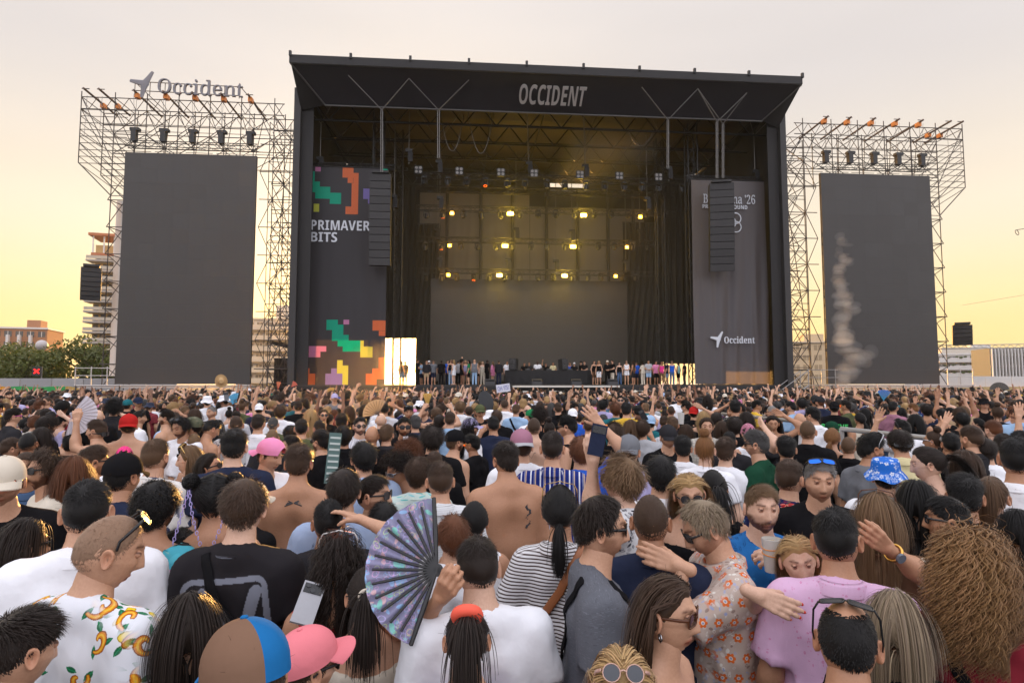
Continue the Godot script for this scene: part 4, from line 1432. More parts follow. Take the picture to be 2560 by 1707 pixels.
# joints of the arms: for each side, elbow and wrist in the body's own frame (facing +z; its left is +x), and the hand
const ARMS := {
	"down": [Vector3(0.245, 1.115, -0.03), Vector3(0.25, 0.875, 0.05), "relaxed"],
	"front": [Vector3(0.225, 1.13, 0.02), Vector3(0.09, 1.06, 0.25), "hold"],
	"up": [Vector3(0.31, 1.60, 0.10), Vector3(0.27, 1.86, 0.13), "open"],
	"upbent": [Vector3(0.36, 1.45, 0.14), Vector3(0.24, 1.70, 0.24), "fist"],
	"phone": [Vector3(0.25, 1.24, 0.22), Vector3(0.12, 1.50, 0.32), "hold"],
	"high": [Vector3(0.28, 1.62, 0.12), Vector3(0.20, 1.90, 0.22), "hold"],
	"chest": [Vector3(0.235, 1.15, 0.02), Vector3(0.05, 1.22, 0.24), "hold"],
	"head": [Vector3(0.38, 1.58, 0.04), Vector3(0.16, 1.72, -0.03), "flat"],
}

func arm_of(spec) -> Array:
	return ARMS[spec] if spec is String else spec

func body_joints(build: String) -> Dictionary:
	var w: float = {"m": 1.0, "f": 0.87, "b": 1.1}[build]
	return {"w": w, "sx": 0.183 * w}

func body_prims(build: String, al, ar, grow := 0.0, sleeves := 0.0, loose := 0.0) -> Array:
	# the trunk, neck and arms; with sleeves > 0 the clothed shape (arms cut at that share of the upper arm)
	var j := body_joints(build)
	var w: float = j.w
	var g := grow
	var t := []
	var belly := 0.012 if build == "b" else 0.0
	if sleeves == 0.0:
		t.append([Vector3(0, 1.37, -0.03), Vector3(0, 1.54, 0.004), 0.066 * lerpf(w, 1, 0.3), 0.055 * lerpf(w, 1, 0.3)])
	t.append([Vector3(0.0, 1.43, -0.035), Vector3(0.0, 1.38, -0.02), 0.062 * w + g * 0.4, 0.09 * w + g])
	for s in [-1.0, 1.0]:
		var a := arm_of(al if s > 0 else ar)
		var S := Vector3(s * j.sx, 1.385, -0.012)
		var E: Vector3 = a[0]
		var W: Vector3 = a[1]
		E = Vector3(E.x * s, E.y, E.z) if a.size() < 4 else E
		W = Vector3(W.x * s, W.y, W.z) if a.size() < 4 else W
		if E.y > 1.45: S += Vector3(-0.02 * s, 0.035, 0.0)
		t.append([Vector3(s * 0.03, 1.455, -0.035), S + Vector3(-0.03 * s, 0.018, 0), 0.046 * w + g * 0.7, 0.052 * w + g])
		t.append([Vector3(s * 0.075 * w, 1.335, -0.005), S + Vector3(-0.035 * s, -0.03, 0), 0.098 * w + g, 0.066 * w + g])
		t.append([Vector3(s * 0.085 * w, 1.29, 0.004), Vector3(s * 0.062 * w, 1.08, 0.0), 0.105 * w + g, 0.094 * w + g + loose * 0.7 + belly])
		t.append([Vector3(s * 0.062 * w, 1.08, 0.0), Vector3(s * 0.075 * w, 0.90, 0.0), 0.094 * w + g + loose * 0.7 + belly, 0.104 * w + g + loose])
		var r := 0.052 * lerpf(w, 1, 0.2)
		if sleeves > 0.0:
			if sleeves < 0.3: continue
			if sleeves <= 1.0:
				var cut := S.lerp(E, sleeves)
				t.append([S, cut, r + g + 0.012, r * 0.92 + g + 0.014 + loose * 0.3, true])
			else:
				t.append([S, E, r + g + 0.012, 0.046 + g + loose * 0.3])
				t.append([E, E.lerp(W, sleeves - 1.0), 0.044 + g + loose * 0.3, 0.036 + g + loose * 0.2, true])
		else:
			t.append([S, E, r, 0.040])
			var fm := E.lerp(W, 0.28)
			t.append([E, fm, 0.039, 0.0415])
			t.append([fm, W, 0.0415, 0.027])
	return t

func torso_shape(build: String, al, ar, clothed := false) -> Shape:
	var key := "torso_%s_%s_%s_%s" % [build, al, ar, clothed]
	if cache.has(key): return cache[key]
	var sh := field_mesh(body_prims(build, al, ar, -0.014 if clothed else 0.0), 0.045, 0.019, 0.88)
	for s in [-1.0, 1.0]:
		var a := arm_of(al if s > 0 else ar)
		var E: Vector3 = a[0]
		var W: Vector3 = a[1]
		if a.size() < 4:
			E.x *= s
			W.x *= s
		var y := (W - E).normalized()
		if a.size() > 5: y = (a[5] as Vector3).normalized()
		var palm: Vector3 = a[3] if a.size() > 3 else (Vector3(-s, 0, 0) if y.y < 0.3 else Vector3(-s * 0.3, 0, 1))
		var z := (palm - y * palm.dot(y)).normalized()
		var x := y.cross(z)
		var thumb := 1.0
		# the thumb points forwards on a hanging arm, inwards on a raised one
		var want := Vector3(0, 0, 1) if y.y < 0.3 else Vector3(-s, 0, 0)
		if a.size() > 4: want = a[4]
		if x.dot(want) < 0.0: thumb = -1.0
		sh.add(hand_shape(a[2]), Transform3D(Basis(x * thumb, y, z), W))
	cache[key] = sh
	return sh

func shirt_shape(build: String, al, ar, kind: String) -> Shape:
	var key := "shirt_%s_%s_%s_%s" % [build, al, ar, kind]
	if cache.has(key): return cache[key]
	var sl: float = {"tee": 0.62, "tank": 0.1, "long": 1.86, "shirt": 0.78, "top": 0.1}[kind]
	var loose: float = {"tee": 0.024, "tank": 0.012, "long": 0.02, "shirt": 0.034, "top": 0.004}[kind]
	var neck := Vector4(0, 1.552, 0.045, 0.106)
	if kind == "tank": neck = Vector4(0, 1.50, 0.02, 0.13)
	if kind == "top": neck = Vector4(0, 1.56, 0.0, 0.235)
	if kind == "shirt": neck = Vector4(0, 1.556, 0.05, 0.103)
	var sh := field_mesh(body_prims(build, al, ar, 0.010, sl, loose), 0.04, 0.0175, 0.84, neck)
	# folds: the cloth hangs from the shoulders and creases under the arms and at the waist
	var nz := FastNoiseLite.new()
	nz.seed = hash(key) % 1000
	nz.frequency = 1.0
	nz.fractal_octaves = 3
	for i in sh.v.size():
		var p := sh.v[i]
		var low := smoothstep(1.42, 1.0, p.y)
		var d := nz.get_noise_3d(p.x * 6.5 + p.y * 3.0, p.y * 2.4, p.z * 6.5) * lerpf(0.008, 0.024, low)
		d += nz.get_noise_3d(p.x * 22.0 - p.y * 9.0, p.y * 8.0 + 7.0, p.z * 22.0) * 0.003
		var rg := 1.0 - absf(nz.get_noise_3d(p.x * 4.0 + p.y * 2.5 + 3.0, p.y * 1.7 - p.x * 1.2, p.z * 4.0)) * 2.2
		d += pow(maxf(0.0, rg), 5.0) * lerpf(0.003, 0.014, low)
		d = maxf(d, -0.010)
		sh.v[i] = p + sh.n[i] * d
	recompute(sh)
	if kind == "shirt":
		# a folded collar standing round the neck
		var pts := PackedVector3Array()
		for r in 4:
			for q in 25:
				var a := TAU * q / 25.0
				var rr: float = [0.066, 0.072, 0.088, 0.094][r]
				var yy: float = [1.462, 1.495, 1.485, 1.448][r]
				var fr := maxf(0.0, cos(a))
				pts.append(Vector3(sin(a) * rr, yy - fr * 0.035, cos(a) * rr * 1.02 - 0.02 + fr * 0.01))
		sh.grid(pts, 25, 4, true)
		for q in 100:
			sh.uv[sh.uv.size() - 100 + q] = Vector2(pts[q].x, -pts[q].y)
	else:
		var ringp := PackedVector3Array()
		var rad := PackedFloat32Array()
		if kind == "tee" or kind == "long":
			for q in 25:
				var a := TAU * q / 24.0
				ringp.append(Vector3(sin(a) * 0.079, 1.462 - maxf(0.0, cos(a)) * 0.05, cos(a) * 0.074 - 0.022))
				rad.append(0.0075)
			sh.tube(ringp, rad, 6, Color(0.92, 0.92, 0.92), false)
	cache[key] = sh
	return sh

func recompute(sh: Shape) -> void:
	var nn := PackedVector3Array()
	nn.resize(sh.v.size())
	for i in range(0, sh.idx.size(), 3):
		var a := sh.idx[i]
		var b := sh.idx[i + 1]
		var c := sh.idx[i + 2]
		var f := (sh.v[c] - sh.v[a]).cross(sh.v[b] - sh.v[a])
		nn[a] += f
		nn[b] += f
		nn[c] += f
	for i in nn.size():
		nn[i] = nn[i].normalized()
	sh.n = nn

func legs_shape(kind: String) -> Shape:
	# trousers, shorts or bare legs, with shoes; feet on y = 0
	var key := "legs_" + kind
	if cache.has(key): return cache[key]
	var p := []
	for s in [-1.0, 1.0]:
		var hip := Vector3(s * 0.085, 0.90, 0)
		var knee := Vector3(s * 0.10, 0.49, 0.02)
		var ank := Vector3(s * 0.105, 0.09, -0.01)
		if kind == "trousers":
			p.append([hip, knee, 0.098, 0.068])
			p.append([knee, ank, 0.068, 0.06])
		elif kind == "shorts":
			p.append([hip, knee.lerp(hip, 0.1), 0.102, 0.083, true])
		elif kind == "skirt":
			p.append([hip, hip.lerp(knee, 0.55), 0.1, 0.115, true])
		else:
			p.append([hip, knee, 0.083, 0.052])
			p.append([knee, knee.lerp(ank, 0.3), 0.052, 0.055])
			p.append([knee.lerp(ank, 0.3), ank, 0.055, 0.034])
		if kind == "trousers" or kind == "bare":
			p.append([ank + Vector3(0, -0.04, -0.03), ank + Vector3(0.02 * s, -0.052, 0.14), 0.043, 0.035])
	p.append([Vector3(-0.05, 0.93, 0), Vector3(0.05, 0.93, 0), 0.10, 0.10])
	cache[key] = field_mesh(p, 0.03, 0.026)
	return cache[key]

# ---------------------------------------------------------------- people: heads

func skull(d: Vector3) -> Vector3:
	# the smooth head under the hair; +z is the face, the origin is the middle of the head
	var p := Vector3(d.x * 0.0755, d.y * 0.119, d.z * (0.094 if d.z > 0.0 else 0.103))
	if d.y < 0.0:
		var q := -d.y
		p.x *= 1.0 - 0.30 * pow(q, 1.6)
		if d.z < 0.0:
			p.z *= 1.0 - 0.62 * smoothstep(0.25, 0.95, q)
	else:
		p.x *= 1.0 + 0.05 * (1.0 - absf(d.y - 0.3)) * (0.5 - 0.5 * d.z)
		if d.z < 0.0: p.z *= 1.02
	return p

func head_shape(beard: int, fem: bool, smile := false) -> Shape:
	var key := "head_%d_%s_%s" % [beard, fem, smile]
	if cache.has(key): return cache[key]
	var NU := 52
	var NV := 40
	var pts := PackedVector3Array()
	var cols := PackedColorArray()
	var nz := FastNoiseLite.new()
	nz.frequency = 1.0
	nz.seed = 9
	var nose_s := 0.85 if fem else 1.0
	var jaw := 0.94 if fem else 1.03
	for j in NV + 1:
		# rows crowd together over the face
		var t := float(j) / NV
		var th := PI * (t + 0.045 * sin(TAU * t))
		for i in NU:
			var b := TAU * i / NU
			var lon := b - 0.42 * sin(b)         # 0 is the face
			var d := Vector3(sin(th) * sin(lon), cos(th), sin(th) * cos(lon))
			var p := skull(d)
			var ax := absf(p.x)
			var m := smoothstep(0.15, 0.55, d.z)
			if d.y < -0.1: p.x *= jaw
			p.z -= 0.006 * m
			var y := p.y
			# brow, sockets, nose, cheeks, mouth, chin
			p.z += m * 0.0055 * exp(-pow((y - 0.033) / 0.010, 2)) * exp(-pow(p.x / 0.048, 2))
			p.z -= m * 0.0115 * exp(-pow((ax - 0.031) / 0.0165, 2) - pow((y - 0.012) / 0.0125, 2))
			var ns := clampf((0.024 - y) / 0.058, 0.0, 1.0)
			var tipfall := smoothstep(-0.049, -0.036, y)
			p.z += m * nose_s * (0.006 + 0.022 * pow(ns, 1.15)) * exp(-pow(p.x / (0.0075 + 0.0065 * ns * ns), 2)) * tipfall * smoothstep(0.05, 0.02, y)
			p.z += m * 0.005 * exp(-pow((ax - 0.044) / 0.02, 2) - pow((y + 0.022) / 0.018, 2))
			p.z += m * 0.0075 * exp(-pow(p.x / 0.024, 2)) * (exp(-pow((y + 0.0635) / 0.0052, 2)) + 1.05 * exp(-pow((y + 0.0765) / 0.006, 2)))
			p.z -= m * 0.003 * exp(-pow(p.x / 0.024, 2)) * exp(-pow((y + 0.0895) / 0.006, 2))
			p.z += m * 0.0125 * exp(-pow(p.x / 0.024, 2)) * exp(-pow((y + 0.106) / 0.017, 2))
			p.x += signf(p.x) * m * 0.003 * exp(-pow((y + 0.085) / 0.03, 2)) * smoothstep(0.02, 0.05, ax)
			# colours relative to the skin
			var c := Color(1, 1, 1)
			if d.z > 0.2:
				var lip := exp(-pow(p.x / 0.024, 4)) * (exp(-pow((y + 0.064) / 0.0048, 2)) + exp(-pow((y + 0.0755) / 0.0058, 2)))
				c = c.lerp(Color(0.82, 0.48, 0.46) if fem else Color(0.84, 0.60, 0.57), clampf(lip * 1.1, 0, 1))
				if absf(y + 0.0698) < 0.0026 and ax < 0.024:
					c = Color(0.9, 0.85, 0.8) if smile else Color(0.30, 0.14, 0.12)
				var brow := exp(-pow((y - 0.0335 - 0.004 * exp(-pow((ax - 0.034) / 0.012, 2))) / 0.0042, 2)) * smoothstep(0.011, 0.017, ax) * smoothstep(0.056, 0.044, ax)
				c = c.lerp(Color(0.16, 0.11, 0.09), clampf(brow * (1.1 if fem else 1.4), 0, 0.95))
			if beard > 0:
				var zone := smoothstep(-0.038, -0.066, y - 0.030 * smoothstep(0.045, 0.066, ax)) * smoothstep(-0.2, 0.12, d.z)
				var mo := exp(-pow(p.x / 0.030, 4)) * exp(-pow((y + 0.0535) / 0.0062, 2)) * m
				var chin_gap := exp(-pow(p.x / 0.020, 4)) * exp(-pow((y + 0.071) / 0.0125, 2))
				zone = maxf(zone * (1.0 - chin_gap), mo)
				var spot := 0.75 + 0.5 * nz.get_noise_3dv(p * 420.0)
				var dark := Color(0.62, 0.56, 0.53) if beard == 1 else Color(0.17, 0.12, 0.10)
				c = c.lerp(dark, clampf(zone * spot * 1.7, 0, 1))
				if beard == 2: p += p.normalized() * 0.007 * clampf(zone, 0, 1) * (0.8 + 0.5 * nz.get_noise_3dv(p * 300.0))
			pts.append(p)
			cols.append(c)
	var sh := Shape.new()
	sh.grid(pts, NU, NV + 1, true)
	sh.c = cols
	# eyes: a ball under half-closed lids
	for s in [-1.0, 1.0]:
		var at := Vector3(s * 0.0312, 0.0115, 0.0716)
		var r := 0.0138
		var ep := PackedVector3Array()
		var base := sh.c.size()
		for j in 9:
			var th := PI * j / 8.0
			for i in 14:
				var a := TAU * i / 14.0
				ep.append(at + Vector3(sin(th) * cos(a), sin(th) * sin(a), cos(th)) * r)
		sh.grid(ep, 14, 9, true)
		for j in 9:
			for i in 14:
				var q := (ep[j * 14 + i] - at) / r
				var c := Color(0.95, 0.93, 0.95)
				if q.z > 0.90: c = Color(0.15, 0.09, 0.07)
				if q.y > 0.24: c = Color(0.16, 0.11, 0.10) if q.y < 0.46 else Color(0.92, 0.86, 0.84)
				if q.y < -0.36: c = Color(0.95, 0.88, 0.86)
				sh.c[base + j * 14 + i] = c
	# ears
	for s in [-1.0, 1.0]:
		var ear := PackedVector3Array()
		for j in 5:
			var rr: float = [1.0, 1.06, 0.86, 0.55, 0.15][j]
			var out: float = [0.0, 0.010, 0.015, 0.006, 0.003][j]
			for i in 14:
				var a := TAU * i / 14.0
				var yy := cos(a) * 0.031 * rr
				var zz := sin(a) * (0.0175 + 0.004 * cos(a)) * rr
				ear.append(Vector3(out * s, yy, (-zz if s > 0 else zz)))
		var base2 := sh.v.size()
		sh.grid(ear, 14, 5, true)
		var xf := Transform3D(Basis.from_euler(Vector3(-0.12, s * 0.42, 0)), Vector3(s * 0.0745, -0.006, -0.010))
		for q in range(base2, sh.v.size()):
			sh.v[q] = xf * sh.v[q]
			sh.n[q] = xf.basis * sh.n[q]
			sh.c[q] = Color(1.0, 0.90, 0.86)
	cache[key] = sh
	return sh

func head_frame(yaw: float, pitch: float, roll := 0.0) -> Transform3D:
	# where the head sits on the neck; yaw to the person's left, pitch down, in degrees
	var b := Basis.from_euler(Vector3(deg_to_rad(pitch), deg_to_rad(yaw), deg_to_rad(roll)))
	var neck := Vector3(0, 1.515, -0.012)
	return Transform3D(b, neck + b * Vector3(0, 0.105, 0.020))

func head_size(build: String) -> float:
	return 0.925 if build == "f" else 0.955

func body_mesh(build: String, al, ar, yaw: float, pitch: float, roll: float, beard: int, smile := false, clothed := false) -> ArrayMesh:
	var key := "body_%s_%s_%s_%d_%d_%d_%d_%s_%s" % [build, al, ar, yaw, pitch, roll, beard, smile, clothed]
	if cache.has(key): return cache[key]
	var sh := Shape.new()
	sh.add(torso_shape(build, al, ar, clothed), Transform3D())
	var fr := head_frame(yaw, pitch, roll)
	fr.basis = fr.basis.scaled_local(Vector3.ONE * head_size(build))
	sh.add(head_shape(beard, build == "f", smile), fr)
	cache[key] = sh.done()
	return cache[key]
# ---------------------------------------------------------------- people: hair

func hairline(az: float) -> float:
	# lowest unit height of the hair at an angle from the face (0) to the back (PI)
	var a := absf(az)
	if a < 0.55: return lerpf(0.66, 0.70, a / 0.55)
	if a < 1.1: return lerpf(0.70, 0.34, (a - 0.55) / 0.55)
	if a < 1.45: return lerpf(0.34, -0.06, (a - 1.1) / 0.35)
	if a < 1.75: return lerpf(-0.06, 0.12, (a - 1.45) / 0.3)
	if a < 2.1: return lerpf(0.12, -0.40, (a - 1.75) / 0.35)
	return lerpf(-0.40, -0.56, (a - 2.1) / (PI - 2.1))

func ribbon(sh: Shape, path: PackedVector3Array, w0: float, w1: float, col: Color) -> void:
	var k := path.size()
	var base := sh.v.size()
	for i in k:
		var t := path[mini(i + 1, k - 1)] - path[maxi(i - 1, 0)]
		var o := path[i] * Vector3(1.0, 0.55, 1.0)
		var s := t.cross(o).normalized()
		var nn := s.cross(t).normalized()
		if nn.dot(o) < 0.0: nn = -nn
		var q := float(i) / (k - 1)
		var w := lerpf(w0, w1, q * q)
		sh.v.append(path[i] - s * w)
		sh.v.append(path[i] + s * w)
		sh.n.append((nn - s * 0.45).normalized())
		sh.n.append((nn + s * 0.45).normalized())
		sh.c.append(col)
		sh.c.append(col)
		sh.uv.append(Vector2(0, q))
		sh.uv.append(Vector2(1, q))
		if i < k - 1:
			var b := base + i * 2
			sh.idx.append_array(PackedInt32Array([b, b + 2, b + 1, b + 1, b + 2, b + 3]))

func keep_out(p: Vector3, lift := 1.0) -> Vector3:
	# push a hair point out of the head, the neck and the shoulders
	var q := Vector3(p.x / 0.0775, (p.y - 0.002) / 0.121, p.z / 0.100)
	var l := q.length()
	if l < lift: p *= lift / maxf(l, 0.01)
	if p.y < -0.06:
		var h := Vector2(p.x, p.z + 0.02)
		var r := 0.066 + 0.20 * clampf((-p.y - 0.165) / 0.055, 0.0, 1.0)
		if p.y < -0.13:
			# the back and the shoulders
			var deep := smoothstep(0.13, 0.24, -p.y)
			if p.z < 0.03:
				p.z = minf(p.z, lerpf(-0.05, -0.135, deep))
			elif p.z < 0.12:
				p.z = maxf(p.z, lerpf(0.04, 0.125, deep))
			if absf(p.x) > 0.085: p.x = signf(p.x) * lerpf(absf(p.x), 0.085 + 0.35 * (absf(p.x) - 0.085), 0.5 * deep)
		elif h.length() < 0.066:
			h = h.normalized() * 0.068
			p.x = h.x
			p.z = h.y - 0.02
	return p

func cap_shell(sh: Shape, off: float, col: Color, low := 0.0, hole := 0.0) -> void:
	# the hair mass close to the scalp
	var NU := 30
	var NV := 12
	var pts := PackedVector3Array()
	for j in NV + 1:
		for i in NU:
			var az := TAU * i / NU
			var a := az if az <= PI else az - TAU
			var yl := clampf(hairline(a) + low, -0.95, 0.95)
			var th := lerpf(hole, acos(yl), float(j) / NV)
			var d := Vector3(sin(th) * sin(az), cos(th), sin(th) * cos(az))
			var p := skull(d)
			var o := off * (0.7 if j == NV - 1 else 1.0) if j < NV else -0.006
			if j == 0 and hole > 0.0: o = -0.006
			pts.append(p + p.normalized() * o)
	sh.grid(pts, NU, NV + 1, true, col)

func random_root(g: RandomNumberGenerator, low := 0.0) -> Vector3:
	while true:
		var d := Vector3(g.randfn(), g.randfn(), g.randfn()).normalized()
		if d.y > hairline(atan2(d.x, d.z)) + low: return d
	return Vector3.UP

func hair_mesh(kind: String, variant := 0) -> ArrayMesh:
	var key := "hair_%s_%d" % [kind, variant]
	if cache.has(key): return cache[key]
	var g := RandomNumberGenerator.new()
	g.seed = hash(key) % 100000
	var sh := Shape.new()
	var dark := Color(0.84, 0.82, 0.79)   # the mean of the strands
	var tone := func() -> Color:
		var t := g.randf_range(0.68, 1.0)
		return Color(t, t * g.randf_range(0.94, 1.0), t * g.randf_range(0.88, 1.0))
	var whorl := Vector3(0.12 * (1 if variant % 2 else -1), 0.86, -0.50).normalized()
	match kind:
		"buzz", "crop", "textured", "thin", "bald_ring", "under":
			var n: int = {"buzz": 2800, "crop": 3800, "textured": 3600, "thin": 2300, "bald_ring": 4200, "under": 3800}[kind]
			if kind == "bald_ring": cap_shell(sh, 0.003, dark, 0.0, 0.82)
			elif kind == "under": cap_shell(sh, 0.003, dark, 0.0, 1.0)
			else: cap_shell(sh, {"buzz": 0.0022, "thin": 0.0016}.get(kind, 0.004), dark)
			for i in n:
				var d := random_root(g, -0.02)
				var p := skull(d)
				var up := smoothstep(0.15, 0.75, d.y)              # top of the head
				var back := smoothstep(0.3, -0.6, d.z)
				var ln := 0.0
				match kind:
					"buzz": ln = 0.006
					"under": ln = 0.012
					"crop": ln = lerpf(0.007, lerpf(0.040, 0.026, back), up)
					"textured": ln = lerpf(0.013, lerpf(0.056, 0.036, back), up)
					"thin": ln = lerpf(0.008, 0.022, up)
					"bald_ring": ln = 0.011
				if kind == "crop":
					# the sides fade out towards the hairline
					var edge := d.y - hairline(atan2(d.x, d.z))
					if edge < 0.22 and g.randf() > 0.35 + edge * 3.0: continue
				if kind == "under" and d.y > 0.36: continue
				if kind == "thin" and d.y > 0.72 and g.randf() < 0.55: continue
				if kind == "bald_ring" and (Vector3(d.x, d.y, d.z - 0.05).y > 0.70 + 0.10 * absf(d.x) or (d.y > 0.45 and d.z > 0.25)): continue
				var flow := (d - whorl * d.dot(whorl)).normalized()
				flow = (flow - d * flow.dot(d)).normalized()
				if kind == "crop" or kind == "textured":
					var fw := Vector3(g.randf_range(-0.4, 0.4), 0, 1) if variant == 1 else Vector3(0.5 * (variant - 1) + g.randf_range(-0.3, 0.3), 0.4, -0.7)
					flow = flow.lerp((fw - d * fw.dot(d)).normalized(), 0.45 * up).normalized()
				var lift := lerpf(0.28, 0.42, up) if kind != "buzz" else 0.6
				if kind == "textured": lift += g.randf_range(-0.1, 0.45)
				var dir := (flow + d * lift + Vector3(g.randfn(), g.randfn(), g.randfn()) * 0.22).normalized()
				ln *= g.randf_range(0.75, 1.2)
				var mid := p + dir * ln * 0.5
				var tip := mid + (dir + flow * 0.7 - d * 0.25 + Vector3(0, -0.2, 0)).normalized() * ln * 0.5
				ribbon(sh, PackedVector3Array([p - d * 0.001, mid, tip]) if kind != "buzz" else PackedVector3Array([p, p + dir * ln]), 0.0016 if kind != "buzz" else 0.0009, 0.0005, tone.call())
		"wavy", "curly", "afro", "tousled":
			cap_shell(sh, 0.010, dark)
			var n: int = {"wavy": 2000, "curly": 1900, "afro": 2300, "tousled": 2300}[kind]
			for i in n:
				var d := random_root(g, 0.0)
				var p := skull(d)
				var up := smoothstep(-0.2, 0.7, d.y)
				var ln: float = {"wavy": lerpf(0.045, 0.10, up), "curly": lerpf(0.035, 0.075, up), "afro": 0.085, "tousled": lerpf(0.025, 0.062, up)}[kind] * g.randf_range(0.7, 1.15)
				var flow := (d - whorl * d.dot(whorl)).normalized()
				flow = (flow - d * flow.dot(d)).normalized()
				if d.z > 0.1 and (kind == "tousled" or kind == "wavy"):
					var sw := Vector3(0.6 * (variant - 1), 0.35, -0.8)
					flow = flow.lerp((sw - d * sw.dot(d)).normalized(), smoothstep(0.1, 0.5, d.z)).normalized()
				var lift: float = {"wavy": 0.55, "curly": 1.1, "afro": 3.0, "tousled": 0.4}[kind]
				var dir := (flow + d * lift + Vector3(g.randfn(), g.randfn(), g.randfn()) * 0.25).normalized()
				var r: float = {"wavy": 0.006, "curly": 0.0085, "afro": 0.006, "tousled": 0.0035}[kind]
				var turns: float = {"wavy": 1.2, "curly": 2.0, "afro": 2.6, "tousled": 0.9}[kind] * g.randf_range(0.7, 1.3)
				var ph := g.randf() * TAU
				var s1 := dir.cross(d + Vector3(0.01, 0.02, 0)).normalized()
				var s2 := dir.cross(s1)
				var pts := PackedVector3Array()
				var segs := 5 if kind != "curly" and kind != "afro" else 8
				var q := p
				var dd := dir
				for s in segs + 1:
					var a := ph + turns * TAU * s / segs
					var rr := r * minf(1.0, s * 0.6)
					pts.append(keep_out(q + (s1 * cos(a) + s2 * sin(a)) * rr, 1.01))
					dd = (dd + flow * (0.25 if kind != "afro" else 0.03) + Vector3(0, -0.16 if kind != "afro" else 0.0, 0)).normalized()
					q += dd * ln / segs
				ribbon(sh, pts, 0.0016 if kind != "afro" else 0.0014, 0.0007, tone.call())
		"long", "longwavy", "bob", "bigcurly", "longcurly", "shoulder":
			cap_shell(sh, 0.006, dark, -0.05)
			var n: int = {"long": 950, "longwavy": 950, "bob": 900, "bigcurly": 1600, "longcurly": 850, "shoulder": 900}[kind]
			var ln0: float = {"long": 0.47, "longwavy": 0.44, "bob": 0.22, "bigcurly": 0.33, "longcurly": 0.44, "shoulder": 0.32}[kind]
			for i in n:
				var d := random_root(g, 0.02)
				var p := skull(d)
				var side := signf(d.x) if absf(d.x) > 0.02 else (1.0 if g.randf() < 0.5 else -1.0)
				# from a parting in the middle the hair falls to either side and to the back
				var flow := Vector3(side * (0.55 + 0.5 * g.randf()) * (0.35 + maxf(0.0, d.z + 0.2)), -0.4, -0.8 - 0.3 * maxf(0.0, d.z))
				if kind == "bigcurly": flow = Vector3(d.x * 0.9 + g.randfn() * 0.5, -0.5, -0.5 + g.randfn() * 0.4)
				elif kind != "bob" and d.z > -0.1: flow.z -= 0.7
				flow = (flow - d * flow.dot(d)).normalized()
				var ln := ln0 * g.randf_range(0.82, 1.06) * lerpf(0.82, 1.0, smoothstep(-0.4, 0.8, d.y))
				var segs := 13
				var curly := kind == "bigcurly" or kind == "longcurly"
				if curly: segs = 30
				var step := ln / segs
				var q := p + d * 0.002
				var dir := (flow + d * (0.22 if not curly else (0.7 if kind == "bigcurly" else 0.4))).normalized()
				var pts := PackedVector3Array()
				var ph := g.randf() * TAU
				var freq := g.randf_range(0.8, 1.25)
				var layer := 1.03 + g.randf() * (0.09 if not curly else 0.28)
				for s in segs + 1:
					var off := Vector3.ZERO
					var along_ := float(s) / segs
					if curly:
						var r := (0.012 if kind == "bigcurly" else 0.010) * minf(1.0, along_ * 4.0)
						var a := ph + TAU * freq * (4.5 if kind == "bigcurly" else 5.0) * along_
						off = Vector3(cos(a), 0.3 * sin(a * 0.5), sin(a)) * r
					elif kind == "longwavy":
						off = Vector3(sin(ph + along_ * 11.0 * freq), 0, cos(ph + along_ * 9.0)) * 0.009 * along_
					var hp := keep_out(q + off, layer)
					if kind != "bob" and hp.y < 0.055 and hp.z > -0.012: hp.z = -0.012 - 0.2 * (hp.z + 0.012)
					pts.append(hp)
					var grav := 0.48 if kind != "bigcurly" else 0.30
					dir = (dir + Vector3(0, -grav, 0) + flow * 0.03).normalized()
					var moved := keep_out(q + dir * step, layer)
					dir = (moved - q).normalized().lerp(dir, 0.15).normalized()
					if q.y < 0.0 and not curly: dir = (dir * Vector3(0.55, 1, 0.7)).normalized()
					q = moved
				var c: Color = tone.call()
				ribbon(sh, pts, 0.0019 if not curly else 0.0014, 0.0007, c)
		"pony", "ponyhigh", "lowpony", "bun", "slick", "buns":
			cap_shell(sh, 0.005, dark)
			var tie: Vector3 = {"pony": Vector3(0, 0.035, -0.122), "ponyhigh": Vector3(0, 0.105, -0.092), "lowpony": Vector3(0.0, -0.045, -0.112), "bun": Vector3(0, 0.138, -0.045), "slick": Vector3(0, -0.03, -0.113), "buns": Vector3(0, 0.02, -0.11)}[kind]
			var split := kind == "buns"
			for i in 1000:
				var d := random_root(g, 0.0)
				var p := skull(d)
				var goal := tie
				if split: goal = Vector3(signf(d.x) * 0.085, 0.075, -0.05)
				var pts := PackedVector3Array()
				for s in 7:
					var t := s / 6.0
					var q := p.lerp(goal, t)
					var l := q.length()
					var target := lerpf(p.length(), goal.length(), t) + 0.004 + 0.004 * sin(t * PI) * g.randf()
					q *= maxf(target / maxf(l, 0.01), 1.0)
					pts.append(keep_out(q, 1.03 + 0.05 * g.randf()))
				ribbon(sh, pts, 0.0018, 0.0013, tone.call())
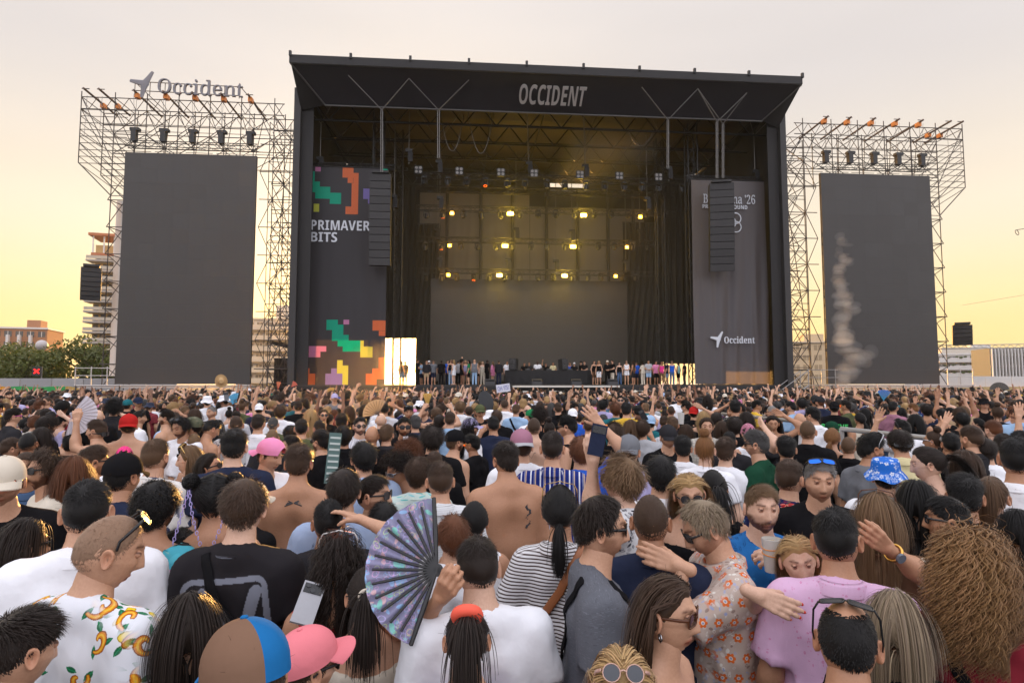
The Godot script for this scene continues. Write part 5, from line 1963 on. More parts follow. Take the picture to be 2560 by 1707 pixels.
			if kind in ["pony", "ponyhigh", "lowpony"]:
				var out := Vector3(0, 0.3, -0.9) if kind != "lowpony" else Vector3(0, -0.6, -0.6)
				var tl: float = {"pony": 0.33, "ponyhigh": 0.30, "lowpony": 0.22}[kind]
				for i in 330:
					var dir := (out + Vector3(g.randfn(), g.randfn(), g.randfn()) * 0.22).normalized()
					var q := tie + Vector3(g.randfn(), g.randfn(), g.randfn()) * 0.006
					var pts := PackedVector3Array()
					var ln := tl * g.randf_range(0.75, 1.1)
					for s in 12:
						pts.append(q)
						dir = (dir + Vector3(0, -0.38, -0.02) + Vector3(g.randfn(), 0, g.randfn()) * 0.02).normalized()
						q += dir * ln / 11.0
						if q.y < -0.2 and q.z > -0.14: q.z = -0.14
					ribbon(sh, pts, 0.0019, 0.0007, tone.call())
			if kind == "bun" or kind == "buns":
				for c in ([Vector3(0, 0.158, -0.05)] if kind == "bun" else [Vector3(0.098, 0.098, -0.055), Vector3(-0.098, 0.098, -0.055)]):
					var br := 0.040 if kind == "bun" else 0.036
					sh.ellipsoid(c, Vector3.ONE * br * 0.86, 12, 8, dark)
					for i in 170:
						var ax := Vector3(g.randfn(), g.randfn(), g.randfn()).normalized()
						var u := ax.cross(Vector3(0.3, 1, 0.2)).normalized()
						var v2 := ax.cross(u)
						var a0 := g.randf() * TAU
						var pts := PackedVector3Array()
						for s in 7:
							var a := a0 + s * 0.4
							pts.append(c + (u * cos(a) + v2 * sin(a)) * br * g.randf_range(0.97, 1.1) + ax * br * 0.25)
						ribbon(sh, pts, 0.003, 0.0012, tone.call())
			if kind == "bun":
				for i in 60:
					var d := random_root(g, 0.0)
					if d.y > 0.0: continue
					var p := skull(d)
					var pts := PackedVector3Array()
					for s in 7:
						pts.append(keep_out(p + Vector3(g.randfn() * 0.004, -0.02 * s, -0.012), 1.05))
					ribbon(sh, pts, 0.0025, 0.001, tone.call())
	# stray hairs that leave the outline
	if not kind in ["buzz", "bald_ring", "slick", "under"]:
		for i in (36 if kind in ["crop", "textured", "thin"] else 80):
			var d := random_root(g, 0.1)
			var p := skull(d) * (1.07 if kind != "afro" else 1.5)
			if kind == "curly" or kind == "wavy": p = skull(d) * 1.25
			var dir := (d * 0.35 + Vector3(g.randfn(), g.randfn(), g.randfn()) * 0.6).normalized()
			var b := p + dir * 0.016
			ribbon(sh, PackedVector3Array([p, b, b + (dir + Vector3(g.randfn(), g.randfn() - 0.3, g.randfn()) * 0.5).normalized() * 0.018]), 0.0005, 0.0002, tone.call())
	cache[key] = sh.done()
	return cache[key]
# ---------------------------------------------------------------- people: things they wear

func cap_parts(style: String) -> Array:
	# [part name, mesh, colour slot]; in the head's frame, brim towards +z
	var key := "cap_" + style
	if cache.has(key): return cache[key]
	var out := []
	var crown := Shape.new()
	var pts := PackedVector3Array()
	var NU := 36
	if style == "bucket":
		for j in 9:
			for i in NU:
				var a := TAU * i / NU
				var r: float = [0.0, 0.05, 0.078, 0.086, 0.09, 0.094, 0.105, 0.124, 0.136][j]
				var y: float = [0.135, 0.134, 0.127, 0.113, 0.085, 0.055, 0.045, 0.022, 0.006][j]
				pts.append(Vector3(sin(a) * r * 0.96, y + 0.004 * sin(a * 5.0) * maxf(0, j - 5), cos(a) * r * 1.12))
		crown.grid(pts, NU, 9, true)
		out.append(["crown", crown.done(), 0])
	elif style == "cowboy":
		for j in 8:
			for i in NU:
				var a := TAU * i / NU
				var r: float = [0.0, 0.04, 0.07, 0.082, 0.09, 0.10, 0.15, 0.19][j]
				var y: float = [0.15, 0.16, 0.155, 0.12, 0.06, 0.04, 0.035, 0.045][j]
				pts.append(Vector3(sin(a) * r * 0.95, y + (0.04 * pow(absf(sin(a)), 3.0) if j == 7 else 0.0), cos(a) * r * 1.15))
		crown.grid(pts, NU, 8, true)
		out.append(["crown", crown.done(), 0])
	else:
		# six panels meeting at a button, seams slightly sunk
		for j in 11:
			var th := lerpf(0.02, PI * 0.5, j / 10.0)
			for i in NU:
				var a := TAU * i / NU
				var seam := 1.0 - 0.012 * pow(absf(cos(a * 3.0)), 24.0) * sin(th)
				var lift := 0.102 if style != "flat" else 0.092
				var pz := 1.0 if cos(a) < 0 else 1.03
				var p := Vector3(sin(a) * sin(th) * 0.0855 * seam, 0.028 + pow(cos(th), 0.85) * lift * seam, cos(a) * sin(th) * 0.108 * seam * pz - 0.004)
				if j == 10: p.y -= 0.008
				if style == "back" and absf(a - PI) < 0.5 and j > 6:
					p.y = maxf(p.y, 0.028 + 0.05 * (1.0 - pow((a - PI) / 0.5, 2.0)))
				pts.append(p)
		if style == "split":
			# two-tone: one half of the panels in the other cloth
			for half in 2:
				var hp := PackedVector3Array()
				for j in 11:
					for i in 19: hp.append(pts[j * NU + (i + half * 18) % NU])
				var hs := Shape.new()
				hs.grid(hp, 19, 11)
				out.append(["crown_half", hs.done(), half])
		else:
			crown.grid(pts, NU, 11, true)
			out.append(["crown", crown.done(), 0])
		var br := Shape.new()
		pts = PackedVector3Array()
		for side in 2:
			for j in 5:
				for i in 17:
					var a := lerpf(-1.15, 1.15, i / 16.0)
					var q := j / 4.0
					var x := sin(a) * lerpf(0.085, 0.088, q)
					var z := cos(a) * 0.103 + q * 0.072 * pow(cos(a), 0.7)
					var y := 0.030 - 0.016 * pow(absf(sin(a)), 2.0) * (0.4 + q) - 0.018 * q - side * 0.004
					if style == "flat": y = 0.034 - 0.003 * q - side * 0.004
					pts.append(Vector3(x, y, z))
			if side == 0: br.grid(pts, 17, 5)
			else: br.grid(pts.slice(85), 17, 5)
		out.append(["brim", br.done(), 1])
		var bt := Shape.new()
		bt.ellipsoid(Vector3(0, 0.131 if style != "flat" else 0.121, -0.004), Vector3(0.009, 0.005, 0.009), 8, 5)
		out.append(["button", bt.done(), 1])
	cache[key] = out
	return out

func glasses_parts(style: String) -> Array:
	var key := "glasses_" + style
	if cache.has(key): return cache[key]
	var fr := Shape.new()
	var ln := Shape.new()
	var rx: float = {"square": 0.029, "round": 0.025, "cat": 0.030, "sport": 0.032}[style]
	var ry: float = {"square": 0.021, "round": 0.024, "cat": 0.019, "sport": 0.018}[style]
	var pw: float = {"square": 0.45, "round": 1.0, "cat": 0.6, "sport": 0.6}[style]
	for s in [-1.0, 1.0]:
		var ring := PackedVector3Array()
		var rad := PackedFloat32Array()
		var disc := PackedVector3Array()
		for i in 17:
			var a := TAU * i / 16.0
			var cx := signf(cos(a)) * pow(absf(cos(a)), pw)
			var cy := signf(sin(a)) * pow(absf(sin(a)), pw)
			var p := Vector3(s * 0.0335 + cx * rx, 0.010 + cy * ry + (0.006 * maxf(0, cx * s) if style == "cat" else 0.0), 0.0955 - absf(s * 0.0335 + cx * rx) * 0.20)
			ring.append(p)
			rad.append(0.0028 if style != "round" else 0.0018)
			disc.append(p)
		fr.tube(ring, rad, 5, Color.WHITE, false)
		var mid := Vector3(s * 0.0335, 0.010, 0.0915)
		var base := ln.v.size()
		ln.v.append(mid)
		ln.n.append(Vector3(0, 0, 1))
		ln.c.append(Color.WHITE)
		ln.uv.append(Vector2(0.5, 0.5))
		for i in 17:
			ln.v.append(disc[i])
			ln.n.append(Vector3((disc[i].x - mid.x) * 9.0, (disc[i].y - mid.y) * 9.0, 1).normalized())
			ln.c.append(Color.WHITE)
			ln.uv.append(Vector2(0.5, 0.5))
			if i < 16: ln.idx.append_array(PackedInt32Array([base, base + 2 + i, base + 1 + i]))
		fr.tube(PackedVector3Array([Vector3(s * 0.064, 0.016, 0.083), Vector3(s * 0.077, 0.016, 0.06), Vector3(s * 0.081, 0.012, 0.0), Vector3(s * 0.079, -0.004, -0.022)]), PackedFloat32Array([0.003, 0.003, 0.0026, 0.0022]), 5, Color.WHITE, true, 1.9, Vector3.RIGHT)
	fr.tube(PackedVector3Array([Vector3(-0.009, 0.014, 0.0945), Vector3(0, 0.017, 0.097), Vector3(0.009, 0.014, 0.0945)]), PackedFloat32Array([0.0025, 0.0025, 0.0025]), 5)
	cache[key] = [["frame", fr.done()], ["lens", ln.done()]]
	return cache[key]

func scarf_mesh() -> ArrayMesh:
	if cache.has("scarf"): return cache["scarf"]
	var sh := Shape.new()
	var pts := PackedVector3Array()
	for j in 10:
		for i in 30:
			var az := TAU * i / 30.0
			var a := az if az <= PI else az - TAU
			var th := lerpf(0.02, acos(clampf(hairline(a) * 0.7 - 0.05, -0.9, 0.9)), j / 9.0)
			var d := Vector3(sin(th) * sin(az), cos(th), sin(th) * cos(az))
			var p := skull(d)
			pts.append(p + p.normalized() * (0.015 + 0.003 * sin(az * 9.0 + j)))
	sh.grid(pts, 30, 10, true)
	sh.tube(PackedVector3Array([Vector3(0, -0.02, -0.115), Vector3(0.01, -0.08, -0.14), Vector3(0.02, -0.16, -0.15)]), PackedFloat32Array([0.012, 0.03, 0.035]), 8, Color.WHITE, true, 0.3)
	cache["scarf"] = sh.done()
	return cache["scarf"]
# ---------------------------------------------------------------- people: putting one together

const SKIN := [Color(0.66, 0.42, 0.30), Color(0.58, 0.335, 0.215), Color(0.48, 0.255, 0.150), Color(0.36, 0.175, 0.095), Color(0.20, 0.092, 0.052), Color(0.085, 0.045, 0.030)]
const HAIR := {"black": Color(0.009, 0.0075, 0.007), "dark": Color(0.022, 0.0135, 0.0095), "brown": Color(0.060, 0.033, 0.019), "mid": Color(0.115, 0.064, 0.034), "auburn": Color(0.14, 0.050, 0.020), "light": Color(0.20, 0.120, 0.062), "blond": Color(0.52, 0.34, 0.155), "ash": Color(0.28, 0.215, 0.145), "grey": Color(0.26, 0.25, 0.245), "steel": Color(0.085, 0.082, 0.082), "copper": Color(0.24, 0.11, 0.04), "honey": Color(0.30, 0.165, 0.07), "fuzz": Color(0.33, 0.205, 0.135)}
const CLOTH := {"white": Color(0.80, 0.80, 0.83), "cream": Color(0.62, 0.55, 0.45), "black": Color(0.010, 0.0095, 0.0105), "charcoal": Color(0.028, 0.027, 0.030), "grey": Color(0.16, 0.165, 0.18), "pale": Color(0.40, 0.40, 0.42), "navy": Color(0.022, 0.028, 0.055), "blue": Color(0.03, 0.11, 0.52), "sky": Color(0.30, 0.44, 0.62), "red": Color(0.42, 0.020, 0.018), "wine": Color(0.20, 0.02, 0.03), "pink": Color(0.78, 0.27, 0.46), "hotpink": Color(0.75, 0.05, 0.26), "green": Color(0.02, 0.19, 0.07), "olive": Color(0.085, 0.095, 0.045), "yellow": Color(0.68, 0.42, 0.05), "butter": Color(0.66, 0.58, 0.33), "orange": Color(0.72, 0.20, 0.03), "lilac": Color(0.42, 0.38, 0.60), "mauve": Color(0.34, 0.16, 0.22), "brown": Color(0.14, 0.075, 0.045), "forest": Color(0.012, 0.055, 0.03), "teal": Color(0.02, 0.13, 0.15), "denim": Color(0.07, 0.12, 0.22), "mint": Color(0.36, 0.60, 0.55), "tan": Color(0.40, 0.28, 0.17), "salmon": Color(0.74, 0.21, 0.24), "cobalt": Color(0.015, 0.14, 0.36), "bark": Color(0.20, 0.115, 0.075)}

func skin_mat(k: int) -> StandardMaterial3D:
	var key := "skin%d" % k
	if mats.has(key): return mats[key]
	var m := mat(key, SKIN[k], 0.47)
	m.vertex_color_use_as_albedo = true
	m.metallic_specular = 0.42
	m.albedo_texture = noise_tex("skin_mottle", 21, 0.035, Color(0.93, 0.90, 0.89), Color(1, 1, 1), 256)
	m.uv1_triplanar = true
	m.uv1_scale = Vector3.ONE * 9.0
	m.heightmap_enabled = false
	return m

func hair_mat(k: String) -> StandardMaterial3D:
	var key := "hair_" + k
	if mats.has(key): return mats[key]
	var m := mat(key, HAIR[k], 0.45)
	m.vertex_color_use_as_albedo = true
	m.metallic_specular = 0.3
	m.rim_enabled = true
	m.rim = 0.45
	m.rim_tint = 0.3
	m.backlight_enabled = true
	m.backlight = Color(0.5, 0.42, 0.3)
	return m

func cloth_mat(k: String) -> StandardMaterial3D:
	var key := "cloth_" + k
	if mats.has(key): return mats[key]
	if not CLOTH.has(k): return print_mat(k)
	var m := mat(key, CLOTH[k], 0.9)
	m.metallic_specular = 0.18
	m.vertex_color_use_as_albedo = true
	weave(m)
	return m

func weave(m: StandardMaterial3D) -> void:
	# soft creases in the cloth
	m.uv1_triplanar = true
	m.uv1_scale = Vector3.ONE * 2.2
	m.heightmap_enabled = true
	m.heightmap_scale = 0.5
	m.heightmap_texture = noise_tex("cloth_crease", 33, 0.012, Color(0, 0, 0), Color(1, 1, 1), 256)

func place(u: float, v: float, hh: float, local_head: Vector3, size := 1.0) -> Array:
	# where a head of that height in the photograph stands: [point, scale of the person]
	var d := pix(u, v)
	var t := 0.0
	if hh > 0.0:
		var a := FOCAL * 0.252 / (local_head.y * hh)
		t = a * EYE.y / (1.0 - a * d.y)
	else:
		t = (local_head.y * size - EYE.y) / d.y
	var p := EYE + d * t
	return [p, p.y / local_head.y]

func person(spec: Dictionary) -> Node3D:
	var build: String = spec.get("build", "m")
	var arms: Array = spec.get("arms", ["down", "down"])
	var hy: float = spec.get("turn", 0.0)
	var pt: float = spec.get("nod", 0.0)
	var rl: float = spec.get("tilt", 0.0)
	var fr := head_frame(hy, pt, rl)
	var t := Node3D.new()
	t.name = numbered("person")
	add_child(t)
	tag(t, spec.label, "person", spec.get("group", ""))
	var s := 1.0
	if spec.has("u"):
		var w := place(spec.u, spec.v, spec.get("h", 0.0), fr.origin, spec.get("size", 1.0))
		var p: Vector3 = w[0]
		s = w[1]
		var d := pix(spec.u, spec.v)
		var face: float = deg_to_rad(spec.get("face", 0.0)) + atan2(d.x, -d.z)
		var yaw := PI - face - deg_to_rad(hy)
		var b := Basis(Vector3.UP, yaw).scaled(Vector3.ONE * s)
		t.transform = Transform3D(b, p - b * fr.origin)
		t.position.y = 0.0
	else:
		s = spec.get("size", 1.0)
		t.transform = Transform3D(Basis(Vector3.UP, spec.yaw).scaled(Vector3.ONE * s), spec.at)
	dress(t, spec, fr, build, arms, hy, pt, rl)
	return t

func dress(t: Node3D, spec: Dictionary, fr: Transform3D, build: String, arms: Array, hy: float, pt: float, rl: float) -> void:
	var sk: int = spec.get("skin", 1)
	part("body", body_mesh(build, arms[0], arms[1], hy, pt, rl, spec.get("beard", 0), spec.get("smile", false), spec.get("top", "tee") in ["tee", "shirt", "long"]), skin_mat(sk), t)
	var top: String = spec.get("top", "tee")
	if top != "none":
		var key := "mesh_shirt_%s_%s_%s_%s" % [build, arms[0], arms[1], top]
		if not cache.has(key): cache[key] = shirt_shape(build, arms[0], arms[1], top).done()
		part("shirt" if top != "top" else "top", cache[key], cloth_mat(spec.get("cloth", "black")), t)
	var legs: String = spec.get("legs", "trousers")
	if legs == "none": pass
	elif legs != "trousers":
		if not cache.has("mesh_legs_bare"): cache["mesh_legs_bare"] = legs_shape("bare").done()
		part("legs", cache["mesh_legs_bare"], skin_mat(sk), t)
	var lk := "mesh_legs_" + legs
	if legs != "none" and not cache.has(lk): cache[lk] = legs_shape(legs).done()
	if legs != "none": part(legs, cache[lk], cloth_mat(spec.get("legcloth", "denim")), t)
	fr = fr.scaled_local(Vector3.ONE * head_size(build))
	var kind: String = spec.get("hair", "crop")
	if kind != "none":
		part("hair", hair_mesh(kind, spec.get("var", 0)), hair_mat(spec.get("hc", "dark")), t, fr)
	wear(t, spec, fr)

func wear(t: Node3D, spec: Dictionary, fr: Transform3D) -> void:
	if spec.has("cap"):
		# [style, crown cloth, brim cloth, turn, tilt]
		var c: Array = spec.cap
		var style: String = c[0]
		var xf := fr * Transform3D(Basis.from_euler(Vector3(deg_to_rad(c[4] if c.size() > 4 else -6.0), deg_to_rad(c[3] if c.size() > 3 else 0.0), 0)).scaled(Vector3.ONE * 1.06), Vector3(0, 0.002, -0.003))
		var node := Node3D.new()
		node.name = "cap" if style != "bucket" and style != "cowboy" else "hat"
		t.add_child(node, true)
		node.transform = xf
		for p in cap_parts("plain" if style == "cap" else style):
			part(p[0], p[1], cloth_mat(c[1] if p[2] == 0 else c[2]), node)
	if spec.has("glasses"):
		# [style, frame colour, lens colour, where]
		var c: Array = spec.glasses
		var xf := fr
		if c[3] == "up": xf = fr * Transform3D(Basis(Vector3.RIGHT, -0.95).scaled(Vector3.ONE * 1.05), Vector3(0, 0.045, 0.014))
		elif c[3] == "back": xf = fr * Transform3D(Basis.from_euler(Vector3(0.1, PI, 0)).scaled(Vector3(1.05, 1.05, 1.12)), Vector3(0, -0.03, 0.0))
		elif c[3] == "back2": xf = fr * Transform3D(Basis(Vector3.RIGHT, -1.75).scaled(Vector3(1.12, 1.1, 1.1)), Vector3(0, 0.02, -0.02))
		elif c[3] == "top": xf = fr * Transform3D(Basis(Vector3.RIGHT, -1.45).scaled(Vector3(1.08, 1.05, 1.05)), Vector3(0, 0.043, 0.0))
		var node := Node3D.new()
		node.name = "sunglasses"
		t.add_child(node, true)
		node.transform = xf
		var gp := glasses_parts(c[0])
		part("frame", gp[0][1], plastic_mat(c[1]), node)
		part("lens", gp[1][1], lens_mat(c[2]), node)
	if spec.has("scarf"):
		part("headscarf", scarf_mesh(), cloth_mat(spec.scarf), t, fr)
	if spec.has("chain"):
		var key := "chain_mesh"
		if not cache.has(key):
			var pts := PackedVector3Array()
			var rad := PackedFloat32Array()
			for q in 33:
				var a := TAU * q / 32.0
				pts.append(Vector3(sin(a) * 0.073, 1.476 - 0.07 * maxf(0, cos(a)), cos(a) * 0.073 - 0.018 + 0.03 * maxf(0, cos(a))))
				rad.append(0.0022)
			var sh := Shape.new()
			sh.tube(pts, rad, 5, Color.WHITE, false)
			cache[key] = sh.done()
		part("necklace", cache[key], mat("chain_" + str(spec.chain), Color(0.55, 0.53, 0.5) if spec.chain == "silver" else Color(0.7, 0.45, 0.12), 0.25, 1.0), t)
	if spec.has("strap"):
		# a bag strap over one shoulder: [cloth, side]
		var arms: Array = spec.get("arms", ["down", "down"])
		var build: String = spec.get("build", "m")
		var under := torso_shape(build, arms[0], arms[1]) if spec.top == "none" else shirt_shape(build, arms[0], arms[1], spec.top)
		var pts := PackedVector3Array()
		var rad := PackedFloat32Array()
		var nodes := [Vector3(-0.17, 0.98, -0.15), Vector3(-0.06, 1.17, -0.16), Vector3(0.04, 1.34, -0.15), Vector3(0.09, 1.44, -0.08), Vector3(0.10, 1.46, 0.0), Vector3(0.07, 1.40, 0.10), Vector3(0.0, 1.25, 0.14), Vector3(-0.12, 1.02, 0.13)]
		for q in nodes.size() - 1:
			for r in 3:
				var p: Vector3 = nodes[q].cubic_interpolate(nodes[q + 1], nodes[maxi(q - 1, 0)], nodes[mini(q + 2, nodes.size() - 1)], r / 3.0)
				p.x *= spec.strap[1]
				# lay it on the cloth
				var best := 1e9
				var at := 0
				for i in under.v.size():
					var dd := under.v[i].distance_squared_to(p)
					if dd < best:
						best = dd
						at = i
				pts.append(p + under.n[at] * ((under.v[at] - p).dot(under.n[at]) + 0.006))
				rad.append(0.019)
		var sh := Shape.new()
		sh.tube(pts, rad, 8, Color.WHITE, true, 0.2, Vector3(0.86 * spec.strap[1], -0.5, 0))
		part("bag_strap", sh.done(), cloth_mat(spec.strap[0]), t)
	if spec.has("tie"):
		var tr := TorusMesh.new()
		tr.inner_radius = 0.014 if spec.tie[0] != "coral" else 0.016
		tr.outer_radius = 0.034 if spec.tie[0] != "coral" else 0.062
		tr.rings = 20
		tr.ring_segments = 8
		part("hair_tie", tr, cloth_mat(spec.tie[0]), t, fr * Transform3D(Basis.from_euler(spec.tie[2]), spec.tie[1]))

func plastic_mat(k: String) -> StandardMaterial3D:
	return mat("plastic_" + k, {"black": Color(0.012, 0.012, 0.013), "tortoise": Color(0.09, 0.03, 0.012), "gold": Color(0.55, 0.36, 0.14), "silver": Color(0.4, 0.4, 0.42), "pink": Color(0.75, 0.12, 0.42), "white": Color(0.7, 0.68, 0.66), "rose": Color(0.55, 0.33, 0.26)}[k], 0.25, 1.0 if k in ["gold", "silver"] else 0.0)

func lens_mat(k: String) -> StandardMaterial3D:
	return mat("lens_" + k, {"dark": Color(0.008, 0.008, 0.009), "brown": Color(0.05, 0.025, 0.015), "blue": Color(0.02, 0.16, 0.75), "grey": Color(0.05, 0.055, 0.065), "amber": Color(0.45, 0.16, 0.02)}[k], 0.06, 0.75 if k == "blue" else 0.0)
# ---------------------------------------------------------------- printed cloth

func blob(im: Image, c: Vector2, r: Vector2, ang: float, col: Color, ring := 0.0) -> void:
	# an ellipse (or its outline) that wraps round the edges of the picture
	var n := im.get_width()
	var m := maxf(r.x, r.y) + 1.0
	var ca := cos(ang)
	var sa := sin(ang)
	for y in range(int(c.y - m), int(c.y + m) + 1):
		for x in range(int(c.x - m), int(c.x + m) + 1):
			var d := Vector2(x + 0.5, y + 0.5) - c
			var q := Vector2((d.x * ca + d.y * sa) / r.x, (-d.x * sa + d.y * ca) / r.y).length()
			if q < 1.0 and q > ring: im.set_pixel(posmod(x, n), posmod(y, n), col)

func leaf(im: Image, c: Vector2, ang: float, ln: float, col: Color, vein: Color) -> void:
	var d := Vector2.from_angle(ang)
	for k in 9:
		var q := k / 8.0
		blob(im, c + d * (q - 0.5) * ln, Vector2.ONE * maxf(1.0, sin(q * PI) * ln * 0.24), 0.0, col)
	stroke(im, c - d * ln * 0.45, c + d * ln * 0.45, 0.8, vein)

func stroke(im: Image, a: Vector2, b: Vector2, w: float, col: Color) -> void:
	var k := int(a.distance_to(b) / maxf(w * 0.6, 0.7)) + 1
	for i in k + 1:
		blob(im, a.lerp(b, float(i) / k), Vector2(w, w), 0.0, col)

func scroll(im: Image, c: Vector2, ang: float, r: float, turn: float, w: float, edge: Color, fill: Color, light: Color) -> void:
	for pass_ in 3:
		var wd: float = [w + 1.6, w, w * 0.4][pass_]
		var cc: Color = [edge, fill, light][pass_]
		for i in 46:
			var q := i / 45.0
			var a := ang + turn * q * 4.8
			blob(im, c + Vector2.from_angle(a) * r * (1.0 - 0.82 * q), Vector2.ONE * wd * (0.55 + 0.75 * sin(q * PI)), 0.0, cc)

func print_picture(k: String) -> Image:
	var g := RandomNumberGenerator.new()
	g.seed = hash(k) % 9999
	var n := 256
	var im := Image.create(n, n, false, Image.FORMAT_RGB8)
	var P := func() -> Vector2: return Vector2(g.randf() * n, g.randf() * n)
	var S := func(r: float, gg: float, b: float) -> Color: return Color(r, gg, b).linear_to_srgb()
	match k:
		"lemons":
			im.fill(S.call(0.74, 0.75, 0.79))
			for q in 16:
				var c := Vector2((q % 4) * 64 + 20 + 32 * (q / 4 % 2) + g.randf_range(-8, 8), (q / 4) * 64 + 30 + g.randf_range(-8, 8))
				var a := g.randf() * TAU
				if q % 4 == 3 or q == 5: continue
				for w in 3: leaf(im, c + Vector2.from_angle(a + w * 1.9) * 24.0, a + w * 1.9 + 0.5, 24.0, S.call(0.01, 0.13, 0.05), S.call(0.02, 0.3, 0.12))
				if q % 2:
					blob(im, c + Vector2.from_angle(a + 2.6) * 20.0, Vector2(13, 9.5), a, S.call(0.35, 0.20, 0.0))
					blob(im, c + Vector2.from_angle(a + 2.6) * 20.0, Vector2(11.5, 8), a, S.call(0.80, 0.58, 0.02))
				scroll(im, c, a, 23.0, 1.0 if q % 3 else -1.0, 4.2, S.call(0.22, 0.04, 0.0), S.call(0.72, 0.24, 0.01), S.call(0.85, 0.50, 0.05))
		"tiger":
			im.fill(S.call(0.016, 0.014, 0.014))
			for i in 16: blob(im, P.call(), Vector2(g.randf_range(10, 26), g.randf_range(5, 12)), g.randf() * 3.0, S.call(0.55, 0.16, 0.02) if i % 3 else S.call(0.6, 0.36, 0.04))
			for i in 40: stroke(im, P.call(), P.call() * 0.08 + Vector2(g.randf() * n, g.randf() * n) * 0.92, 1.2, S.call(0.02, 0.015, 0.012))
		"leafline":
			im.fill(S.call(0.70, 0.66, 0.62))
			for i in 12:
				var c: Vector2 = P.call()
				var a := g.randf() * TAU
				stroke(im, c, c + Vector2.from_angle(a) * 38.0, 1.1, S.call(0.03, 0.04, 0.10))
				for q in 5:
					var p := c + Vector2.from_angle(a) * (8.0 + q * 7.0)
					for s in [-1.0, 1.0]:
						blob(im, p + Vector2.from_angle(a + s * 0.9) * 7.0, Vector2(8, 3.4), a + s * 0.9, S.call(0.03, 0.04, 0.10), 0.72 if i % 2 else 0.0)
		"hawaii":
			im.fill(S.call(0.012, 0.016, 0.075))
			for i in 14:
				var c: Vector2 = P.call()
				var a := g.randf() * TAU
				var col: Color = [S.call(0.55, 0.03, 0.03), S.call(0.12, 0.35, 0.62), S.call(0.75, 0.70, 0.60), S.call(0.72, 0.45, 0.03), S.call(0.03, 0.12, 0.40)][i % 5]
				for q in 6: leaf(im, c + Vector2.from_angle(a + q * 0.75) * 17.0, a + q * 0.75, 34.0 - q * 2.0, col, S.call(0.75, 0.65, 0.5))
				blob(im, c, Vector2(5, 5), 0.0, S.call(0.75, 0.5, 0.05))
		"orangeflower":
			im.fill(S.call(0.50, 0.40, 0.34))
			for i in 150: blob(im, P.call(), Vector2(g.randf_range(3, 9), g.randf_range(2, 6)), g.randf() * 3.0, [S.call(0.70, 0.66, 0.60), S.call(0.28, 0.20, 0.17), S.call(0.33, 0.37, 0.55), S.call(0.62, 0.55, 0.5)][i % 4], 0.5 if i % 3 == 0 else 0.0)
			for i in 20:
				var c: Vector2 = Vector2((i % 5) * 51 + 25 + 25 * (i / 5 % 2), (i / 5) * 64 + 32)
				for q in 6: blob(im, c + Vector2.from_angle(q * 1.047) * 9.0, Vector2(6.5, 5), q * 1.047, S.call(0.66, 0.13, 0.02))
				blob(im, c, Vector2(6, 6), 0, S.call(0.68, 0.62, 0.55))
				blob(im, c, Vector2(3, 3), 0, S.call(0.25, 0.28, 0.45))
		"paisley":
			im.fill(S.call(0.62, 0.62, 0.63))
			for i in 90:
				var c: Vector2 = P.call()
				blob(im, c, Vector2(g.randf_range(5, 11), g.randf_range(3, 6)), g.randf() * 3.0, S.call(0.03, 0.03, 0.05), 0.55 if i % 2 else 0.0)
		"aquatank":
			im.fill(S.call(0.08, 0.42, 0.52))
			for i in 26:
				blob(im, P.call(), Vector2(g.randf_range(12, 30), g.randf_range(6, 13)), g.randf_range(-0.6, 0.9), [S.call(0.62, 0.50, 0.05), S.call(0.02, 0.02, 0.02), S.call(0.58, 0.25, 0.42), S.call(0.10, 0.50, 0.6)][i % 4])
		"tiedye":
			im.fill(S.call(0.55, 0.66, 0.62))
			for i in 60: blob(im, P.call(), Vector2(g.randf_range(10, 30), g.randf_range(2, 5)), g.randf_range(-0.4, 0.4), [S.call(0.10, 0.48, 0.48), S.call(0.70, 0.72, 0.66), S.call(0.20, 0.55, 0.60), S.call(0.62, 0.66, 0.5)][i % 4])
		"blueleaf":
			im.fill(S.call(0.018, 0.13, 0.36))
			for i in 60: leaf(im, P.call(), g.randf() * TAU, g.randf_range(16, 30), S.call(0.010, 0.065, 0.20) if i % 3 else S.call(0.03, 0.20, 0.48), S.call(0.02, 0.16, 0.42))
		"camo":
			im.fill(S.call(0.10, 0.105, 0.065))
			for i in 60: blob(im, P.call(), Vector2(g.randf_range(10, 30), g.randf_range(5, 12)), g.randf() * 3.0, [S.call(0.045, 0.055, 0.03), S.call(0.16, 0.15, 0.10), S.call(0.02, 0.022, 0.015)][i % 3])
		"bandana":
			im.fill(S.call(0.38, 0.14, 0.20))
			for i in 50: blob(im, P.call(), Vector2(6, 4), g.randf() * 3.0, S.call(0.7, 0.5, 0.55), 0.4)
		"pinkorange":
			im.fill(S.call(0.75, 0.03, 0.22))
			for i in 64: blob(im, Vector2((i % 8) * 32 + 16, (i / 8) * 32 + 16), Vector2(7, 5), 0.6, S.call(0.72, 0.22, 0.06))
		"bluefloral":
			im.fill(S.call(0.02, 0.14, 0.55))
			for i in 14:
				var c: Vector2 = P.call()
				for q in 5: blob(im, c + Vector2.from_angle(q * 1.257) * 10.0, Vector2(9, 6), q * 1.257, S.call(0.75, 0.78, 0.82))
				blob(im, c, Vector2(4, 4), 0, S.call(0.02, 0.14, 0.55))
			for i in 18:
				var c: Vector2 = P.call()
				stroke(im, c, c + Vector2(9, 3), 2.0, S.call(0.75, 0.78, 0.82))
		"purplewhirl":
			im.fill(S.call(0.45, 0.06, 0.38))
			for i in 30: blob(im, P.call(), Vector2(g.randf_range(8, 20), 5), g.randf() * 3.0, [S.call(0.10, 0.05, 0.45), S.call(0.6, 0.45, 0.55), S.call(0.6, 0.10, 0.3)][i % 3])
